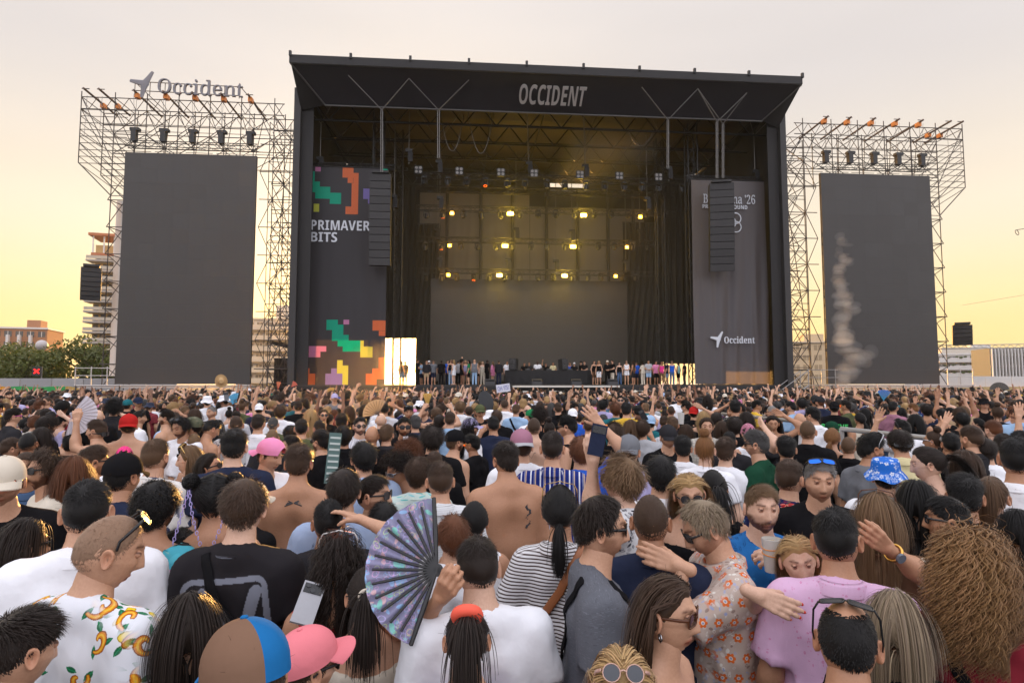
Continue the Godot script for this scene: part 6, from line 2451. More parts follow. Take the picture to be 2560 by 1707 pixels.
		"blackfloral":
			im.fill(S.call(0.02, 0.02, 0.022))
			for i in 130: blob(im, P.call(), Vector2(g.randf_range(3, 6), g.randf_range(2, 5)), g.randf() * 3.0, S.call(0.50, 0.45, 0.36) if i % 2 else S.call(0.28, 0.24, 0.18))
		"tortoise":
			im.fill(S.call(0.06, 0.02, 0.01))
		"bwstripe":
			im.fill(S.call(0.72, 0.71, 0.72))
			for i in 16: im.fill_rect(Rect2i(0, i * 16, n, 6), S.call(0.06, 0.035, 0.03))
		"navystripe":
			im.fill(S.call(0.010, 0.022, 0.16))
			for i in 4:
				im.fill_rect(Rect2i(i * 64 + 8, 0, 9, n), S.call(0.68, 0.70, 0.76))
				im.fill_rect(Rect2i(i * 64 + 42, 0, 7, n), S.call(0.52, 0.38, 0.28))
				im.fill_rect(Rect2i(i * 64 + 53, 0, 2, n), S.call(0.68, 0.70, 0.76))
		"bluestripe":
			im.fill(S.call(0.55, 0.62, 0.74))
			for i in 32: im.fill_rect(Rect2i(i * 8, 0, 4, n), S.call(0.17, 0.28, 0.52))
		"ribwhite":
			im.fill(S.call(0.68, 0.70, 0.71))
			for i in 24: im.fill_rect(Rect2i(0, i * 11, n, 2), S.call(0.54, 0.56, 0.57))
		"thinstripe":
			im.fill(S.call(0.70, 0.70, 0.72))
			for i in 16: im.fill_rect(Rect2i(i * 16, 0, 4, n), S.call(0.08, 0.08, 0.14))
		"plaid":
			im.fill(S.call(0.52, 0.48, 0.42))
			for i in 8:
				im.fill_rect(Rect2i(i * 32, 0, 5, n), S.call(0.30, 0.28, 0.26))
				im.fill_rect(Rect2i(0, i * 32, n, 5), S.call(0.30, 0.28, 0.26))
		"linen":
			im.fill(S.call(0.66, 0.42, 0.60))
			for i in 260:
				var c: Vector2 = P.call()
				var v := g.randf_range(0.86, 1.08)
				if i % 2: stroke(im, c, c + Vector2(g.randf_range(6, 22), 0), 0.6, S.call(0.66 * v, 0.42 * v, 0.60 * v))
				else: stroke(im, c, c + Vector2(0, g.randf_range(6, 22)), 0.6, S.call(0.68 * v, 0.45 * v, 0.62 * v))
			for i in 70: blob(im, P.call(), Vector2(g.randf_range(1, 4), g.randf_range(1, 5)), 0, S.call(0.60, 0.22, 0.40), 0.3)
		"melange":
			im.fill(S.call(0.115, 0.12, 0.14))
			for i in 1500:
				var c: Vector2 = P.call()
				var v := g.randf_range(0.6, 1.6)
				stroke(im, c, c + Vector2(g.randf_range(2, 9), 0), 0.6, S.call(0.115 * v, 0.12 * v, 0.14 * v))
		"fan":
			im.fill(S.call(0.27, 0.26, 0.40))
			for i in 260:
				var col: Color = [S.call(0.25, 0.62, 0.55), S.call(0.66, 0.40, 0.62), S.call(0.30, 0.48, 0.74), S.call(0.55, 0.64, 0.34), S.call(0.68, 0.45, 0.48), S.call(0.50, 0.44, 0.76)][i % 6]
				blob(im, P.call(), Vector2(g.randf_range(4, 14), g.randf_range(3, 9)), g.randf() * 3.0, col, [0.0, 0.75, 0.8, 0.78][i % 4])
		"logo":
			im.fill(S.call(0.016, 0.014, 0.016))
			var c := S.call(0.19, 0.20, 0.24) as Color
			# a rounded frame with slanting bars, printed once on the back (0.8 m of cloth across the picture)
			for q in 60:
				var t := q / 59.0
				stroke(im, Vector2(75, 190).lerp(Vector2(82, 112), t), Vector2(75, 190).lerp(Vector2(82, 112), t), 3.4, c)
				stroke(im, Vector2(92, 100).lerp(Vector2(168, 106), t), Vector2(92, 100).lerp(Vector2(168, 106), t), 3.4, c)
				stroke(im, Vector2(184, 122).lerp(Vector2(174, 200), t), Vector2(184, 122).lerp(Vector2(174, 200), t), 3.4, c)
			for q in 12:
				var a := lerpf(-PI / 2, 0, q / 11.0)
				blob(im, Vector2(168, 122) + Vector2.from_angle(a) * 16.0, Vector2(3.4, 3.4), 0, c)
				blob(im, Vector2(94, 112) + Vector2.from_angle(a - PI / 2) * 12.0, Vector2(3.4, 3.4), 0, c)
			stroke(im, Vector2(92, 114), Vector2(112, 196), 7.0, c)
			stroke(im, Vector2(156, 118), Vector2(134, 200), 7.0, c)
			stroke(im, Vector2(112, 196), Vector2(142, 140), 6.0, c)
	return im

func print_mat(k: String) -> StandardMaterial3D:
	var key := "cloth_" + k
	if mats.has(key): return mats[key]
	var m := StandardMaterial3D.new()
	m.resource_name = key
	m.roughness = 0.85
	m.metallic_specular = 0.3
	m.albedo_texture = ImageTexture.create_from_image(print_picture(k))
	if k == "logo":
		m.uv1_scale = Vector3(1.0 / 0.8, 1.0 / 0.8, 1)
		m.uv1_offset = Vector3(0.5, 2.125, 0)
	else:
		m.uv1_triplanar = true
		m.uv1_triplanar_sharpness = 4.0
		var per: float = {"lemons": 0.36, "tiger": 0.35, "leafline": 0.4, "hawaii": 0.34, "orangeflower": 0.30, "paisley": 0.3, "aquatank": 0.42, "tiedye": 0.4, "blueleaf": 0.36, "camo": 0.3, "bandana": 0.2, "pinkorange": 0.2, "bluefloral": 0.19, "bwstripe": 0.235, "navystripe": 0.26, "bluestripe": 0.16, "ribwhite": 0.3, "thinstripe": 0.3, "plaid": 0.3, "linen": 0.3, "melange": 0.3, "purplewhirl": 0.2, "blackfloral": 0.3, "fan": 0.3}.get(k, 0.3)
		m.uv1_scale = Vector3.ONE / per
	mats[key] = m
	return m
# ---------------------------------------------------------------- things people hold

func reach(t: Transform3D, s: float, side: float, build: String, goal: Vector3, pole: Vector3, hand: String, palm: Vector3, thumb: Vector3, fingers := Vector3.ZERO) -> Array:
	# two bones from the shoulder to a point in the world; returns the arm in the body's own frame
	var inv := t.affine_inverse()
	var W := inv * goal
	var S := Vector3(side * body_joints(build).sx as float, 1.39, -0.012)
	var l1 := 0.285
	var l2 := 0.255
	var d := W - S
	var r := clampf(d.length(), 0.12, (l1 + l2) * 0.985)
	d = d.normalized()
	W = S + d * r
	var a := (r * r + l1 * l1 - l2 * l2) / (2.0 * r)
	var h := sqrt(maxf(0.0, l1 * l1 - a * a))
	var pl := inv.basis * pole
	pl = (pl - d * pl.dot(d)).normalized()
	var E := S + d * a + pl * h
	var fd := (inv.basis * fingers).normalized() if fingers != Vector3.ZERO else (W - E).normalized()
	return [E.snapped(Vector3.ONE * 0.001), W.snapped(Vector3.ONE * 0.001), hand, (inv.basis * palm).normalized().snapped(Vector3.ONE * 0.01), (inv.basis * thumb).normalized().snapped(Vector3.ONE * 0.01), fd.snapped(Vector3.ONE * 0.01)]

func held(called: String, label: String, category: String, at: Vector3, b: Basis, group := "") -> Node3D:
	var o := thing(called, label, category, at, 0.0, group)
	o.transform = Transform3D(b, at)
	return o

func facing_lens(u: float, v: float, roll := 0.0) -> Basis:
	# a sheet turned square to the line of sight through that point, rolled about it
	var z := -pix(u, v).normalized()
	var x := Vector3.UP.cross(z).normalized()
	return Basis(x, z.cross(x), z) * Basis(Vector3.BACK, roll)

func hand_fan(label: String, at: Vector3, b: Basis, r: float, a0: float, a1: float, ribs: int, cloth: Material, rib_m: Material, inner := 0.3, rib_w := 0.006) -> void:
	var t := held("hand_fan", label, "fan", at, b)
	var sh := Shape.new()
	var pts := PackedVector3Array()
	var n := ribs * 4
	for j in 7:
		var q := lerpf(inner, 1.0, j / 6.0) * r
		for i in n + 1:
			var a := lerpf(a0, a1, float(i) / n)
			pts.append(Vector3(cos(a) * q, sin(a) * q, 0.008 * (1.0 if (i / 2) % 2 else -1.0) * q / r))
	sh.grid(pts, n + 1, 7)
	part("leaf", sh.done(), cloth, t)
	for k in ribs + 1:
		var a := lerpf(a0, a1, float(k) / ribs)
		var d := Vector3(cos(a), sin(a), 0)
		var guard := 1.0 if k > 0 and k < ribs else 1.7
		var rb := Shape.new()
		rb.tube(PackedVector3Array([d * -0.02, d * r * 0.5, d * r * (0.90 if guard == 1.0 else 1.0)]) , PackedFloat32Array([rib_w * 0.8, rib_w * guard, rib_w * guard * 0.8]), 6, Color.WHITE, true, 0.35, Vector3(-d.y, d.x, 0))
		part("rib", rb.done(), rib_m, t, Transform3D(Basis(), Vector3(0, 0, 0.012)))

func phone(label: String, at: Vector3, b: Basis, col: String) -> void:
	var t := held("phone", label, "phone", at, b, "")
	box("case", t, Vector3.ZERO, Vector3(0.078, 0.158, 0.011), cloth_mat(col))
	box("camera_plate", t, Vector3(0, 0.052, 0.0065), Vector3(0.066, 0.036, 0.004), plastic_mat("black"))
	for x in [-0.02, 0.0]:
		var c := CylinderMesh.new()
		c.top_radius = 0.0085
		c.bottom_radius = 0.009
		c.height = 0.004
		c.radial_segments = 12
		part("lens", c, lens_mat("dark"), t, Transform3D(Basis(Vector3.RIGHT, PI / 2), Vector3(x, 0.052 + 0.008 * (1 if x < -0.01 else -1), 0.0095)))
	box("screen", t, Vector3(0, 0, -0.006), Vector3(0.072, 0.152, 0.001), lens_mat("dark"))

func cup(label: String, at: Vector3, printed: bool) -> void:
	var t := held("cup", label, "cup", at, Basis())
	var sh := Shape.new()
	sh.tube(PackedVector3Array([Vector3(0, -0.07, 0), Vector3(0, -0.065, 0), Vector3(0, 0.07, 0), Vector3(0, 0.073, 0)]), PackedFloat32Array([0.031, 0.032, 0.043, 0.041]), 20, Color.WHITE, false)
	part("wall", sh.done(), mat("cup_plastic", Color(0.55, 0.53, 0.50), 0.35), t)
	var top := CylinderMesh.new()
	top.top_radius = 0.040
	top.bottom_radius = 0.040
	top.height = 0.004
	part("drink", top, mat("cup_drink", Color(0.45, 0.35, 0.2), 0.1), t, Transform3D(Basis(), Vector3(0, 0.055, 0)))
	if printed:
		for k in 2:
			var rg := TorusMesh.new()
			rg.inner_radius = 0.038
			rg.outer_radius = 0.0425
			part("printed_band", rg, mat("cup_orange", Color(0.72, 0.25, 0.03), 0.5), t, Transform3D(Basis.from_euler(Vector3(0.1, 0, 0.14 - 0.2 * k)), Vector3(0, 0.035 - k * 0.03, 0)))

func build_props() -> void:
	var d := 0.0
	# the big iridescent fan with black sticks
	var at := at_depth(1092, 1425, 2.03)
	hand_fan("large iridescent fan with black sticks, spread wide in a raised hand", at, facing_lens(1092, 1425), 0.238, deg_to_rad(93), deg_to_rad(250), 13, fan_mat(), plastic_mat("black"), 0.26, 0.0052)
	# white fan over the crowd
	hand_fan("white folding fan held up over the crowd", at_depth(178, 1035, 6.6), facing_lens(178, 1035), 0.235, deg_to_rad(58), deg_to_rad(-100), 14, paper_mat("white_paper", Color(0.62, 0.58, 0.64)), mat("rib_pale", Color(0.42, 0.38, 0.42), 0.6), 0.35, 0.0028)
	hand_fan("bright blue pierced fan held up before the stage barrier", at_depth(590, 1004, 17.0), facing_lens(590, 1004), 0.24, deg_to_rad(78), deg_to_rad(215), 10, paper_mat("blue_paper", Color(0.03, 0.36, 0.62)), mat("rib_blue", Color(0.03, 0.3, 0.5), 0.6), 0.3, 0.003)
	hand_fan("plain blue fan held edge on among raised hands", at_depth(2210, 1000, 14.0), facing_lens(2210, 1000), 0.24, deg_to_rad(50), deg_to_rad(120), 7, paper_mat("fan_blue", Color(0.02, 0.14, 0.50)), mat("rib_blue"), 0.2, 0.003)
	hand_fan("wide dark fan beside the tan fence", at_depth(2500, 975, 20.0), facing_lens(2500, 975), 0.26, deg_to_rad(5), deg_to_rad(178), 12, paper_mat("fan_dark", Color(0.03, 0.028, 0.026)), plastic_mat("black"), 0.25, 0.003)
	hand_fan("yellow fan lit through by the low sun", at_depth(828, 985, 24.0), facing_lens(828, 985), 0.26, deg_to_rad(60), deg_to_rad(150), 8, paper_mat("fan_yellow", Color(0.65, 0.36, 0.04)), mat("rib_yellow", Color(0.4, 0.25, 0.05), 0.6), 0.2, 0.003)
	hand_fan("small pleated brown fan between two heads", at_depth(945, 1036, 8.0), facing_lens(945, 1036), 0.2, deg_to_rad(60), deg_to_rad(190), 10, paper_mat("fan_brown", Color(0.22, 0.13, 0.09)), mat("rib_brown", Color(0.1, 0.06, 0.04), 0.6), 0.25, 0.003)
	hand_fan("red fan held up beside the stage skirt", at_depth(727, 968, 24.0), facing_lens(727, 968), 0.26, deg_to_rad(20), deg_to_rad(75), 5, paper_mat("fan_red", Color(0.65, 0.10, 0.05)), mat("rib_red", Color(0.4, 0.06, 0.04), 0.6), 0.2, 0.003)
	hand_fan("orange fan held upright beside the stage skirt", at_depth(694, 975, 22.0), facing_lens(694, 975), 0.3, deg_to_rad(70), deg_to_rad(100), 4, paper_mat("fan_orange", Color(0.72, 0.18, 0.05)), mat("rib_red"), 0.2, 0.003)
	hand_fan("yellow fan half open above dark heads", at_depth(1068, 1016, 11.0), facing_lens(1068, 1016), 0.24, deg_to_rad(70), deg_to_rad(110), 4, paper_mat("fan_yellow"), mat("rib_yellow"), 0.2, 0.003)
	# phones
	phone("dark blue phone with its camera towards the stage, held up", at_depth(1494, 1100, 3.02), facing_lens(1494, 1100, -0.2), "navy")
	phone("phone in a pale printed case held low", at_depth(770, 1508, 2.15), facing_lens(770, 1508, -0.35) * Basis(Vector3.RIGHT, -0.5), "pale")
	phone("phone held up beside the light blue cap", at_depth(1608, 1038, 8.2), facing_lens(1608, 1038, 0.5), "charcoal")
	phone("grey phone held up with a bracelet arm", at_depth(565, 991, 11.0), facing_lens(565, 991, 0.1), "grey")
	# drinks
	cup("tall plastic beer cup with orange print held by bearded person", at_depth(1931, 1388, 2.62), true)
	cup("clear plastic cup held over the shoulder among dark heads", at_depth(1703, 1046, 7.6), false)
	cup("cup of beer raised in front of the stage skirt", at_depth(966, 973, 22.0), true)
	# hand-lettered sign
	var sg := held("hand_lettered_sign", "white cardboard sign with blue handwriting held over heads", "sign", at_depth(1258, 970, 20.5), facing_lens(1258, 970, 0.14))
	box("card", sg, Vector3.ZERO, Vector3(0.47, 0.27, 0.006), mat("card_white", Color(0.62, 0.62, 0.70), 0.8))
	lettering(sg, "OH YIS!", "Droid Sans", 500, Vector2(0.38, 0.15), mat("pen_blue", Color(0.03, 0.05, 0.35), 0.6), Transform3D(Basis(Vector3.BACK, 0.05), Vector3(0, 0, 0.006)), 0.002, "handwriting")
	# straw hat waved on a raised arm before the near screen
	var ht := held("straw_hat", "straw hat with dark lining waved high before the near screen", "hat", at_depth(552, 952, 19.0), facing_lens(552, 952, 0.2) * Basis(Vector3.RIGHT, PI / 2 + 0.15))
	for p in cap_parts("cowboy"):
		part("crown", p[1], mat("straw", Color(0.52, 0.34, 0.16), 0.8), ht)
	var lin := CylinderMesh.new()
	lin.top_radius = 0.085
	lin.bottom_radius = 0.08
	lin.height = 0.02
	part("lining", lin, plastic_mat("black"), ht, Transform3D(Basis(), Vector3(0, 0.035, 0)))
	# pleated cardboard drinks strip, held up
	var st := held("printed_tube", "tall printed paper strip held up over the shirtless back", "leaflet", at_depth(832, 1145, 3.6), facing_lens(832, 1145, -0.09))
	box("paper", st, Vector3.ZERO, Vector3(0.072, 0.30, 0.02), mat("strip_green", Color(0.08, 0.14, 0.13), 0.7))
	for k in 8:
		box("printed_line", st, Vector3(0.002, 0.12 - k * 0.035, 0.0112), Vector3(0.06, 0.012, 0.002), mat("strip_pale", Color(0.45, 0.5, 0.47), 0.7))
	# dark round board carried over the heads
	var bd := held("round_board", "dark disc carried over heads beside the raised hands", "board", at_depth(1215, 1003, 13.0), facing_lens(1215, 1003, 0.35))
	var ds := Shape.new()
	ds.ellipsoid(Vector3.ZERO, Vector3(0.16, 0.24, 0.008), 20, 6)
	part("disc", ds.done(), mat("board_dark", Color(0.03, 0.032, 0.035), 0.6), bd)

func fan_mat() -> StandardMaterial3D:
	var m := print_mat("fan")
	m.roughness = 0.35
	m.backlight_enabled = true
	m.backlight = Color(0.5, 0.5, 0.5)
	return m

func paper_mat(k: String, c := Color.WHITE) -> StandardMaterial3D:
	var m := mat(k, c, 0.8)
	m.backlight_enabled = true
	m.backlight = Color(0.6, 0.6, 0.6)
	return m

func at_depth(u: float, v: float, t: float) -> Vector3:
	return EYE + pix(u, v) * t

func barrier(u0: float, u1: float, v0: float, v1: float, label: String) -> void:
	# steel crowd barrier whose top rail runs between two points of the photograph, at its real height
	var y := 1.58
	var a := pix(u0, v0)
	a = EYE + a * ((y - EYE.y) / a.y)
	var b := pix(u1, v1)
	b = EYE + b * ((y - EYE.y) / b.y)
	var t := thing("crowd_barrier", label, "barrier", Vector3(a.x, 0, a.z), 0.0, "steel barriers through the crowd")
	var l := Vector3(b.x - a.x, 0, b.z - a.z)
	var m := mat("barrier_alu", Color(0.42, 0.41, 0.40), 0.4, 0.7)
	rod("rail", t, Vector3(0, y, 0), l + Vector3(0, y, 0), 0.035, m)
	rod("rail", t, Vector3(0, 0.2, 0), l + Vector3(0, 0.2, 0), 0.03, m)
	var n := maxi(2, int(l.length() / 1.1))
	for k in n + 1:
		var p := l * (float(k) / n)
		rod("post", t, p, p + Vector3(0, y, 0), 0.03, m)
		if k < n:
			var q := l * ((k + 0.5) / n)
			var o := box("panel", t, q + Vector3(0, 0.66, 0), Vector3(l.length() / n - 0.08, 0.82, 0.012), mat("barrier_sheet", Color(0.30, 0.29, 0.28), 0.45, 0.5), Vector3(0, -atan2(l.z, l.x), 0))
# ---------------------------------------------------------------- the people one can tell apart
# ["u v head-height facing/turn/nod/tilt build-skin-beard hair-variant hair-colour top cloth", label, more]
# u, v and the head's height are read off the photograph (2560 x 1707); facing 0 = back to the camera, 90 = to one's right hand, 180 = towards the camera.

func people_table() -> Array:
	return [
	# ---- closest to the lens
	["275 1382 200 86/-35/16 m10 buzz0 fuzz tee lemons", "person in white T-shirt with orange scroll and lemon print, head bowed", {"g": "up"}],
	["216 1282 168 8/0/4 b10 crop1 black shirt white", "person in loose white open-collared shirt behind the lemon print T-shirt"],
	["52 1628 215 62/-20/10 m10 textured1 dark tee charcoal", "person in dark top in front of the lemon print T-shirt, face turned sideways"],
	["57 1368 150 70/-20 f10 bob0 dark top red", "person in red strappy top wearing black sunglasses", {"g": "on"}],
	["470 1572 185 0 f10 long0 dark tee black", "person in black top with back turned below the printed frame T-shirt"],
	["612 1712 300 -20/0/6 m10 thin0 brown tee charcoal", "person in a brown and blue trucker cap", {"cap": ["split", "bark", "cobalt", 0, 4]}],
	["770 1668 190 62/0/4 m11 crop0 brown tee charcoal", "person in a pink cap with upturned peak", {"cap": ["cap", "salmon", "salmon", 0, -16], "g": "on"}],
	["608 1274 158 16/10/12 m00 tousled0 brown tee logo", "person in black T-shirt with a grey rounded frame and bars printed on the back", {"chain": "silver", "strap": ["black", 1], "arms": ["front", "front"]}],
	["536 1248 138 10 f20 buns0 black tank tiger", "person in dark orange-flowered top wearing lilac plastic chains", {"lilac": true}],
	["387 1272 140 28/0/5 m22 curly0 black tank aquatank", "person in turquoise basketball vest with yellow and black camouflage", {"glasses": ["round", "gold", "grey", "on"]}],
	["306 1194 118 42/10/6 m20 crop2 black tee navy", "person in black cap and navy T-shirt seen half from behind", {"cap": ["cap", "black", "black", 6, -4]}],
	["387 1143 96 30/10 m12 crop0 mid shirt leafline", "person in cream shirt with dark line-drawn leaves"],
	["110 1178 100 -112/15/0/4 m22 wavy0 brown tee cream", "smiling person in cream T-shirt and black sunglasses", {"g": "on", "smile": true}],
	["8 1208 128 -170/0/4 m11 crop0 brown tee black", "person in pale peaked cap and red-lensed sunglasses", {"cap": ["cap", "cream", "cream", 0, 4], "glasses": ["cat", "tortoise", "amber", "on"]}],
	["62 1172 92 172/0/6 m20 buzz1 brown shirt denim", "person in denim shirt over a white vest, pointing upwards", {"r": [84, 1272, -0.25, "point", "cam", Vector3(-1, -0.6, 0), Vector3(1, 0, 0)]}],
	["182 1186 98 12 f10 longwavy0 auburn top brown", "person in brown top with back turned beside the cream T-shirt"],
	["232 1156 92 72/0/4 m21 crop1 brown tee navy", "person in navy top and black sunglasses before the black cap", {"g": "on"}],
	["583 1120 96 6/-12/6 m00 textured0 black tee navy", "tall person in plain navy T-shirt with back turned", {"size": 1.1}],
	["675 1140 86 128/10/12 m10 crop0 dark tee white", "person in a pink mesh cap worn backwards", {"cap": ["back", "pink", "pink", 180, 4]}],
	["524 1172 84 108/20/-14 f10 long1 dark tee black", "person in black looking up through black sunglasses", {"glasses": ["cat", "black", "dark", "on"]}],
	["473 1152 82 -74 f00 longwavy1 light top black", "person in black top with sunglasses pushed up on the head, in profile", {"glasses": ["round", "gold", "grey", "up"]}],
	["746 1160 100 12/0/4 m20 textured2 brown none white", "shirtless person with butterfly tattoo between the shoulders", {"glasses": ["square", "pink", "grey", "on"], "chain": "silver", "tattoo": "butterfly"}],
	["859 1230 120 8/0/3 m10 tousled1 dark shirt bluestripe", "person in blue fine-striped shirt beside the smiling person in sunglasses"],
	["936 1240 112 112 m11 crop1 dark tee charcoal", "smiling person in black sunglasses before blue stripes", {"g": "on", "smile": true}],
	["909 1148 92 -10 m10 tousled2 black shirt bluestripe", "tall person in light blue striped shirt with back turned"],
	["996 1178 84 -118/0/20 f20 afro0 dark top lilac", "person in lilac strappy top and silver sunglasses looking down", {"glasses": ["sport", "silver", "grey", "on"], "chain": "gold"}],
	["1046 1186 88 10 m20 curly1 brown tee tiedye", "person in mint tie-dye T-shirt"],
	["1100 1204 106 -6/0/4 m10 crop2 brown shirt ribwhite", "person in ribbed white shirt behind the spread fan"],
	["1265 1152 98 -18/0/4 b21 textured0 dark none white", "broad shirtless person with dragon tattoo on one shoulder blade", {"glasses": ["square", "black", "amber", "on"], "tattoo": "dragon"}],
	["845 1408 150 8/0/4 f20 longcurly0 dark tank red", "person in red top holding the big iridescent fan", {"r": [1096, 1500, -0.31, "hold", "away", Vector3(0.2, -1, 0), Vector3(-1, 0.2, 0)], "glasses": ["cat", "white", "amber", "top"]}],
	["1132 1345 118 -5 m10 tousled0 auburn tee white", "person behind the spread fan with one arm laid on another's head", {"l": [905, 1300, 0.0, "flat", "down", Vector3(0, 1, 0.6), Vector3(0, 0, 1)]}],
	["914 1492 150 0/0/4 f10 pony0 dark top cream", "person in strapless cream top with a pearl hair clip", {"tie": ["cream", Vector3(0, 0.035, -0.122), Vector3(1.4, 0, 0)]}],
	["1167 1602 178 0/0/8 f10 ponyhigh0 dark tank lilac", "person with coral scrunchie in lilac vest", {"tie": ["coral", Vector3(0, 0.112, -0.098), Vector3(0.7, 0, 0)]}],
	["1194 1424 170 -12/0/14 b00 crop0 dark tee white", "person in plain white T-shirt beside the spread fan, head bowed", {"g": "on"}],
	["1186 1305 108 4 f20 slick0 black tank white", "person with small yellow clips in white top"],
	["1400 1278 138 2/10/2 f20 lowpony0 black shirt bwstripe", "person in brown and white striped shirt with tan leather strap", {"strap": ["leather", -1], "glasses": ["round", "gold", "grey", "top"]}],
	["1504 1322 172 82/0/4 m11 tousled1 dark tee melange", "person in grey marl T-shirt with black shoulder strap and sunglasses", {"strap": ["black", -1], "g": "on"}],
	["1553 1202 128 -60/-10 m01 wavy1 light shirt paisley", "person in black and white patterned shirt holding up a dark blue phone", {"g": "on", "l": [1482, 1160, 0.05, "hold", "away", Vector3(0, -1, -0.2), Vector3(-1, 0, 0)]}],
	["1453 1132 84 -4 m10 tousled2 auburn tee blue", "person in bright blue top with one arm raised and an orange wristband", {"r": [1503, 1062, 0.05, "open", "away", Vector3(1, -0.4, 0), Vector3(-1, 0, 0)], "band": true}],
	["1381 1122 92 2 m10 crop1 dark shirt navystripe", "person in navy shirt with white and tan stripes"],
	["1304 1116 84 -8 m10 crop0 brown tee white", "person in a mauve cap worn backwards and white T-shirt", {"cap": ["cap", "mauve", "pale", 180, -4]}],
	["1572 1130 84 6 m10 crop1 dark tee lilac", "person in a washed grey cap seen from behind", {"cap": ["back", "grey", "grey", 175, 0]}],
	["1652 1190 108 4 m10 tousled0 black tee white", "person in white T-shirt behind the embracing pair"],
	["1724 1238 118 172/0/12/4 f10 long2 blond top black", "person in dark oval sunglasses facing the camera behind the embrace", {"glasses": ["round", "black", "dark", "on"]}],
	["1783 1226 108 -12/20 f20 pony1 black tank black", "person in black with back turned beside the white T-shirt"],
	["1627 1306 148 0/0/4 m20 buzz2 brown tee navy", "person in dark navy T-shirt being hugged, hand on the neck"],
	["1762 1322 150 -108/0/28 m11 tousled1 ash shirt orangeflower", "person in orange flower shirt hugging the navy T-shirt, black glasses", {"g": "on", "l": [1706, 1418, -0.16, "flat", "away", Vector3(0.4, -1, 0), Vector3(0, 1, 0), Vector3(-1, 0.3, -0.15)]}],
	["1670 1535 205 106/0/2 f10 long0 brown top black", "person in tortoiseshell sunglasses gazing aside, silver hoop earrings", {"glasses": ["square", "tortoise", "brown", "on"], "hoop": true}],
	["1553 1722 215 176/0/22 f00 shoulder0 blond top cream", "person with round rose-gold sunglasses pushed up on the head", {"glasses": ["round", "rose", "grey", "up"]}],
	["1904 1272 128 158/0/2 m02 crop2 light tee blueleaf", "bearded person in blue leaf-print T-shirt holding a printed cup", {"l": [1962, 1432, -0.22, "hold", "in", Vector3(0.8, -1, 0), Vector3(0, 1, 0)]}],
	["2092 1352 168 4/-12/6/-4 m20 crop0 black shirt linen", "person in pink linen shirt with a hand on the shoulder", {"glasses": ["square", "black", "amber", "on"]}],
	["1998 1405 138 170/0/8/8 f00 shoulder1 blond top white", "person hugging the pink linen shirt, red nails on its shoulder", {"r": [1872, 1466, -0.5, "flat", "away", Vector3(-1, -0.5, 0), Vector3(0, 1, 0), Vector3(1, -0.35, 0)], "nails": true}],
	["2120 1608 222 2/0/14 m20 bald_ring0 black tee black", "balding person with sunglasses pushed back on the head", {"g": "back2"}],
	["2241 1562 180 4 f10 long1 ash tee black", "person in black top between the pushed-back sunglasses and the red top"],
	["2433 1432 196 4 f10 bigcurly0 honey tee wine", "person in dark red top with a black crossbody strap", {"strap": ["black", 1]}],
	["2195 1292 130 2 f10 long2 light tee brown", "person in brown lace top with sunglasses on top of the head", {"glasses": ["square", "tortoise", "brown", "top"]}],
	["2294 1258 124 4 f10 long0 black tee black", "person in black beside the brown lace top"],
	["2369 1302 128 -94/0/2 m21 crop1 black shirt cream", "person in cream shirt and black glasses raising a hand with gold watch", {"glasses": ["square", "black", "grey", "on"], "l": [2197, 1362, -0.38, "relaxed", "away", Vector3(0, -1, 0), Vector3(1, 0, 0)], "watch": true}],
	["2216 1195 92 0 m10 crop2 dark tee white", "person in a blue bucket hat with white flowers", {"cap": ["bucket", "bluefloral", "bluefloral"]}],
	["2049 1204 116 166/0/4 m11 crop2 grey tee black", "person in black T-shirt with blue mirrored sunglasses on the head", {"glasses": ["sport", "black", "blue", "up"]}],
	["1975 1198 104 24/0/6 m11 crop2 brown shirt hawaii", "person in navy Hawaiian shirt with red and white flowers", {"glasses": ["round", "silver", "grey", "on"]}],
	["2178 1124 84 52/0/4 m21 textured1 black tee grey", "person in grey T-shirt, sunglasses pushed up, looking aside", {"glasses": ["square", "silver", "dark", "up"]}],
	["2318 1162 98 -96/0/10 f00 pony2 dark top white", "person in white top with eyes lowered, in profile"],
	["2414 1172 96 -38 m11 bob1 brown tee pale", "person in pale top and thin glasses turned away", {"glasses": ["square", "silver", "grey", "on"]}],
	["2252 1110 74 -12/0/18 m20 curly2 dark shirt butter", "person in pale yellow shirt with sunglasses on the back of the head", {"glasses": ["sport", "black", "dark", "back"]}],
	["2414 1244 118 0 m20 textured2 black tee black", "person in black behind the black glasses and cream shirt"],
	["2482 1244 112 8 f10 ponyhigh1 mid tee brown", "person in brown with back turned beside the white jersey"],
	["2546 1150 118 2 m20 crop0 black tee white", "person in white jersey with teal lettering across the back", {"text": ["OVALOA", 0.055, "teal", 1.24], "chain": "silver"}],
	["2430 1098 72 -48/0/4 m11 crop0 brown tee charcoal", "person with grey stubble turned half aside, dark top"],
	["2256 1074 52 -66 m11 crop0 black tee white", "person in white T-shirt with both arms thrown up", {"g": "up", "l": [2193, 1056, -0.05, "open", "cam", Vector3(-0.5, -1, 0), Vector3(1, 0, 0)], "r": [2362, 1062, 0.1, "open", "away", Vector3(0.5, -1, 0), Vector3(0, 1, 0)]}],
	["2548 1330 118 4 f10 shoulder2 black tee black", "person in black at the edge of the curly red-top neighbour"],
	["628 1256 100 58/0/6 m20 crop0 dark tee black", "person in an off-white cap behind the printed frame T-shirt", {"cap": ["cap", "cream", "cream", 10, -4]}],
	["960 1308 108 4 m10 tousled2 black tee charcoal", "person in charcoal top below the blue fine stripes"],
	["820 1308 118 0 b20 crop1 black tee charcoal", "person in dark charcoal T-shirt before the red top"],
	["1470 1400 120 0 m20 crop2 black tee black", "person in black hidden between striped and grey marl shirts"],
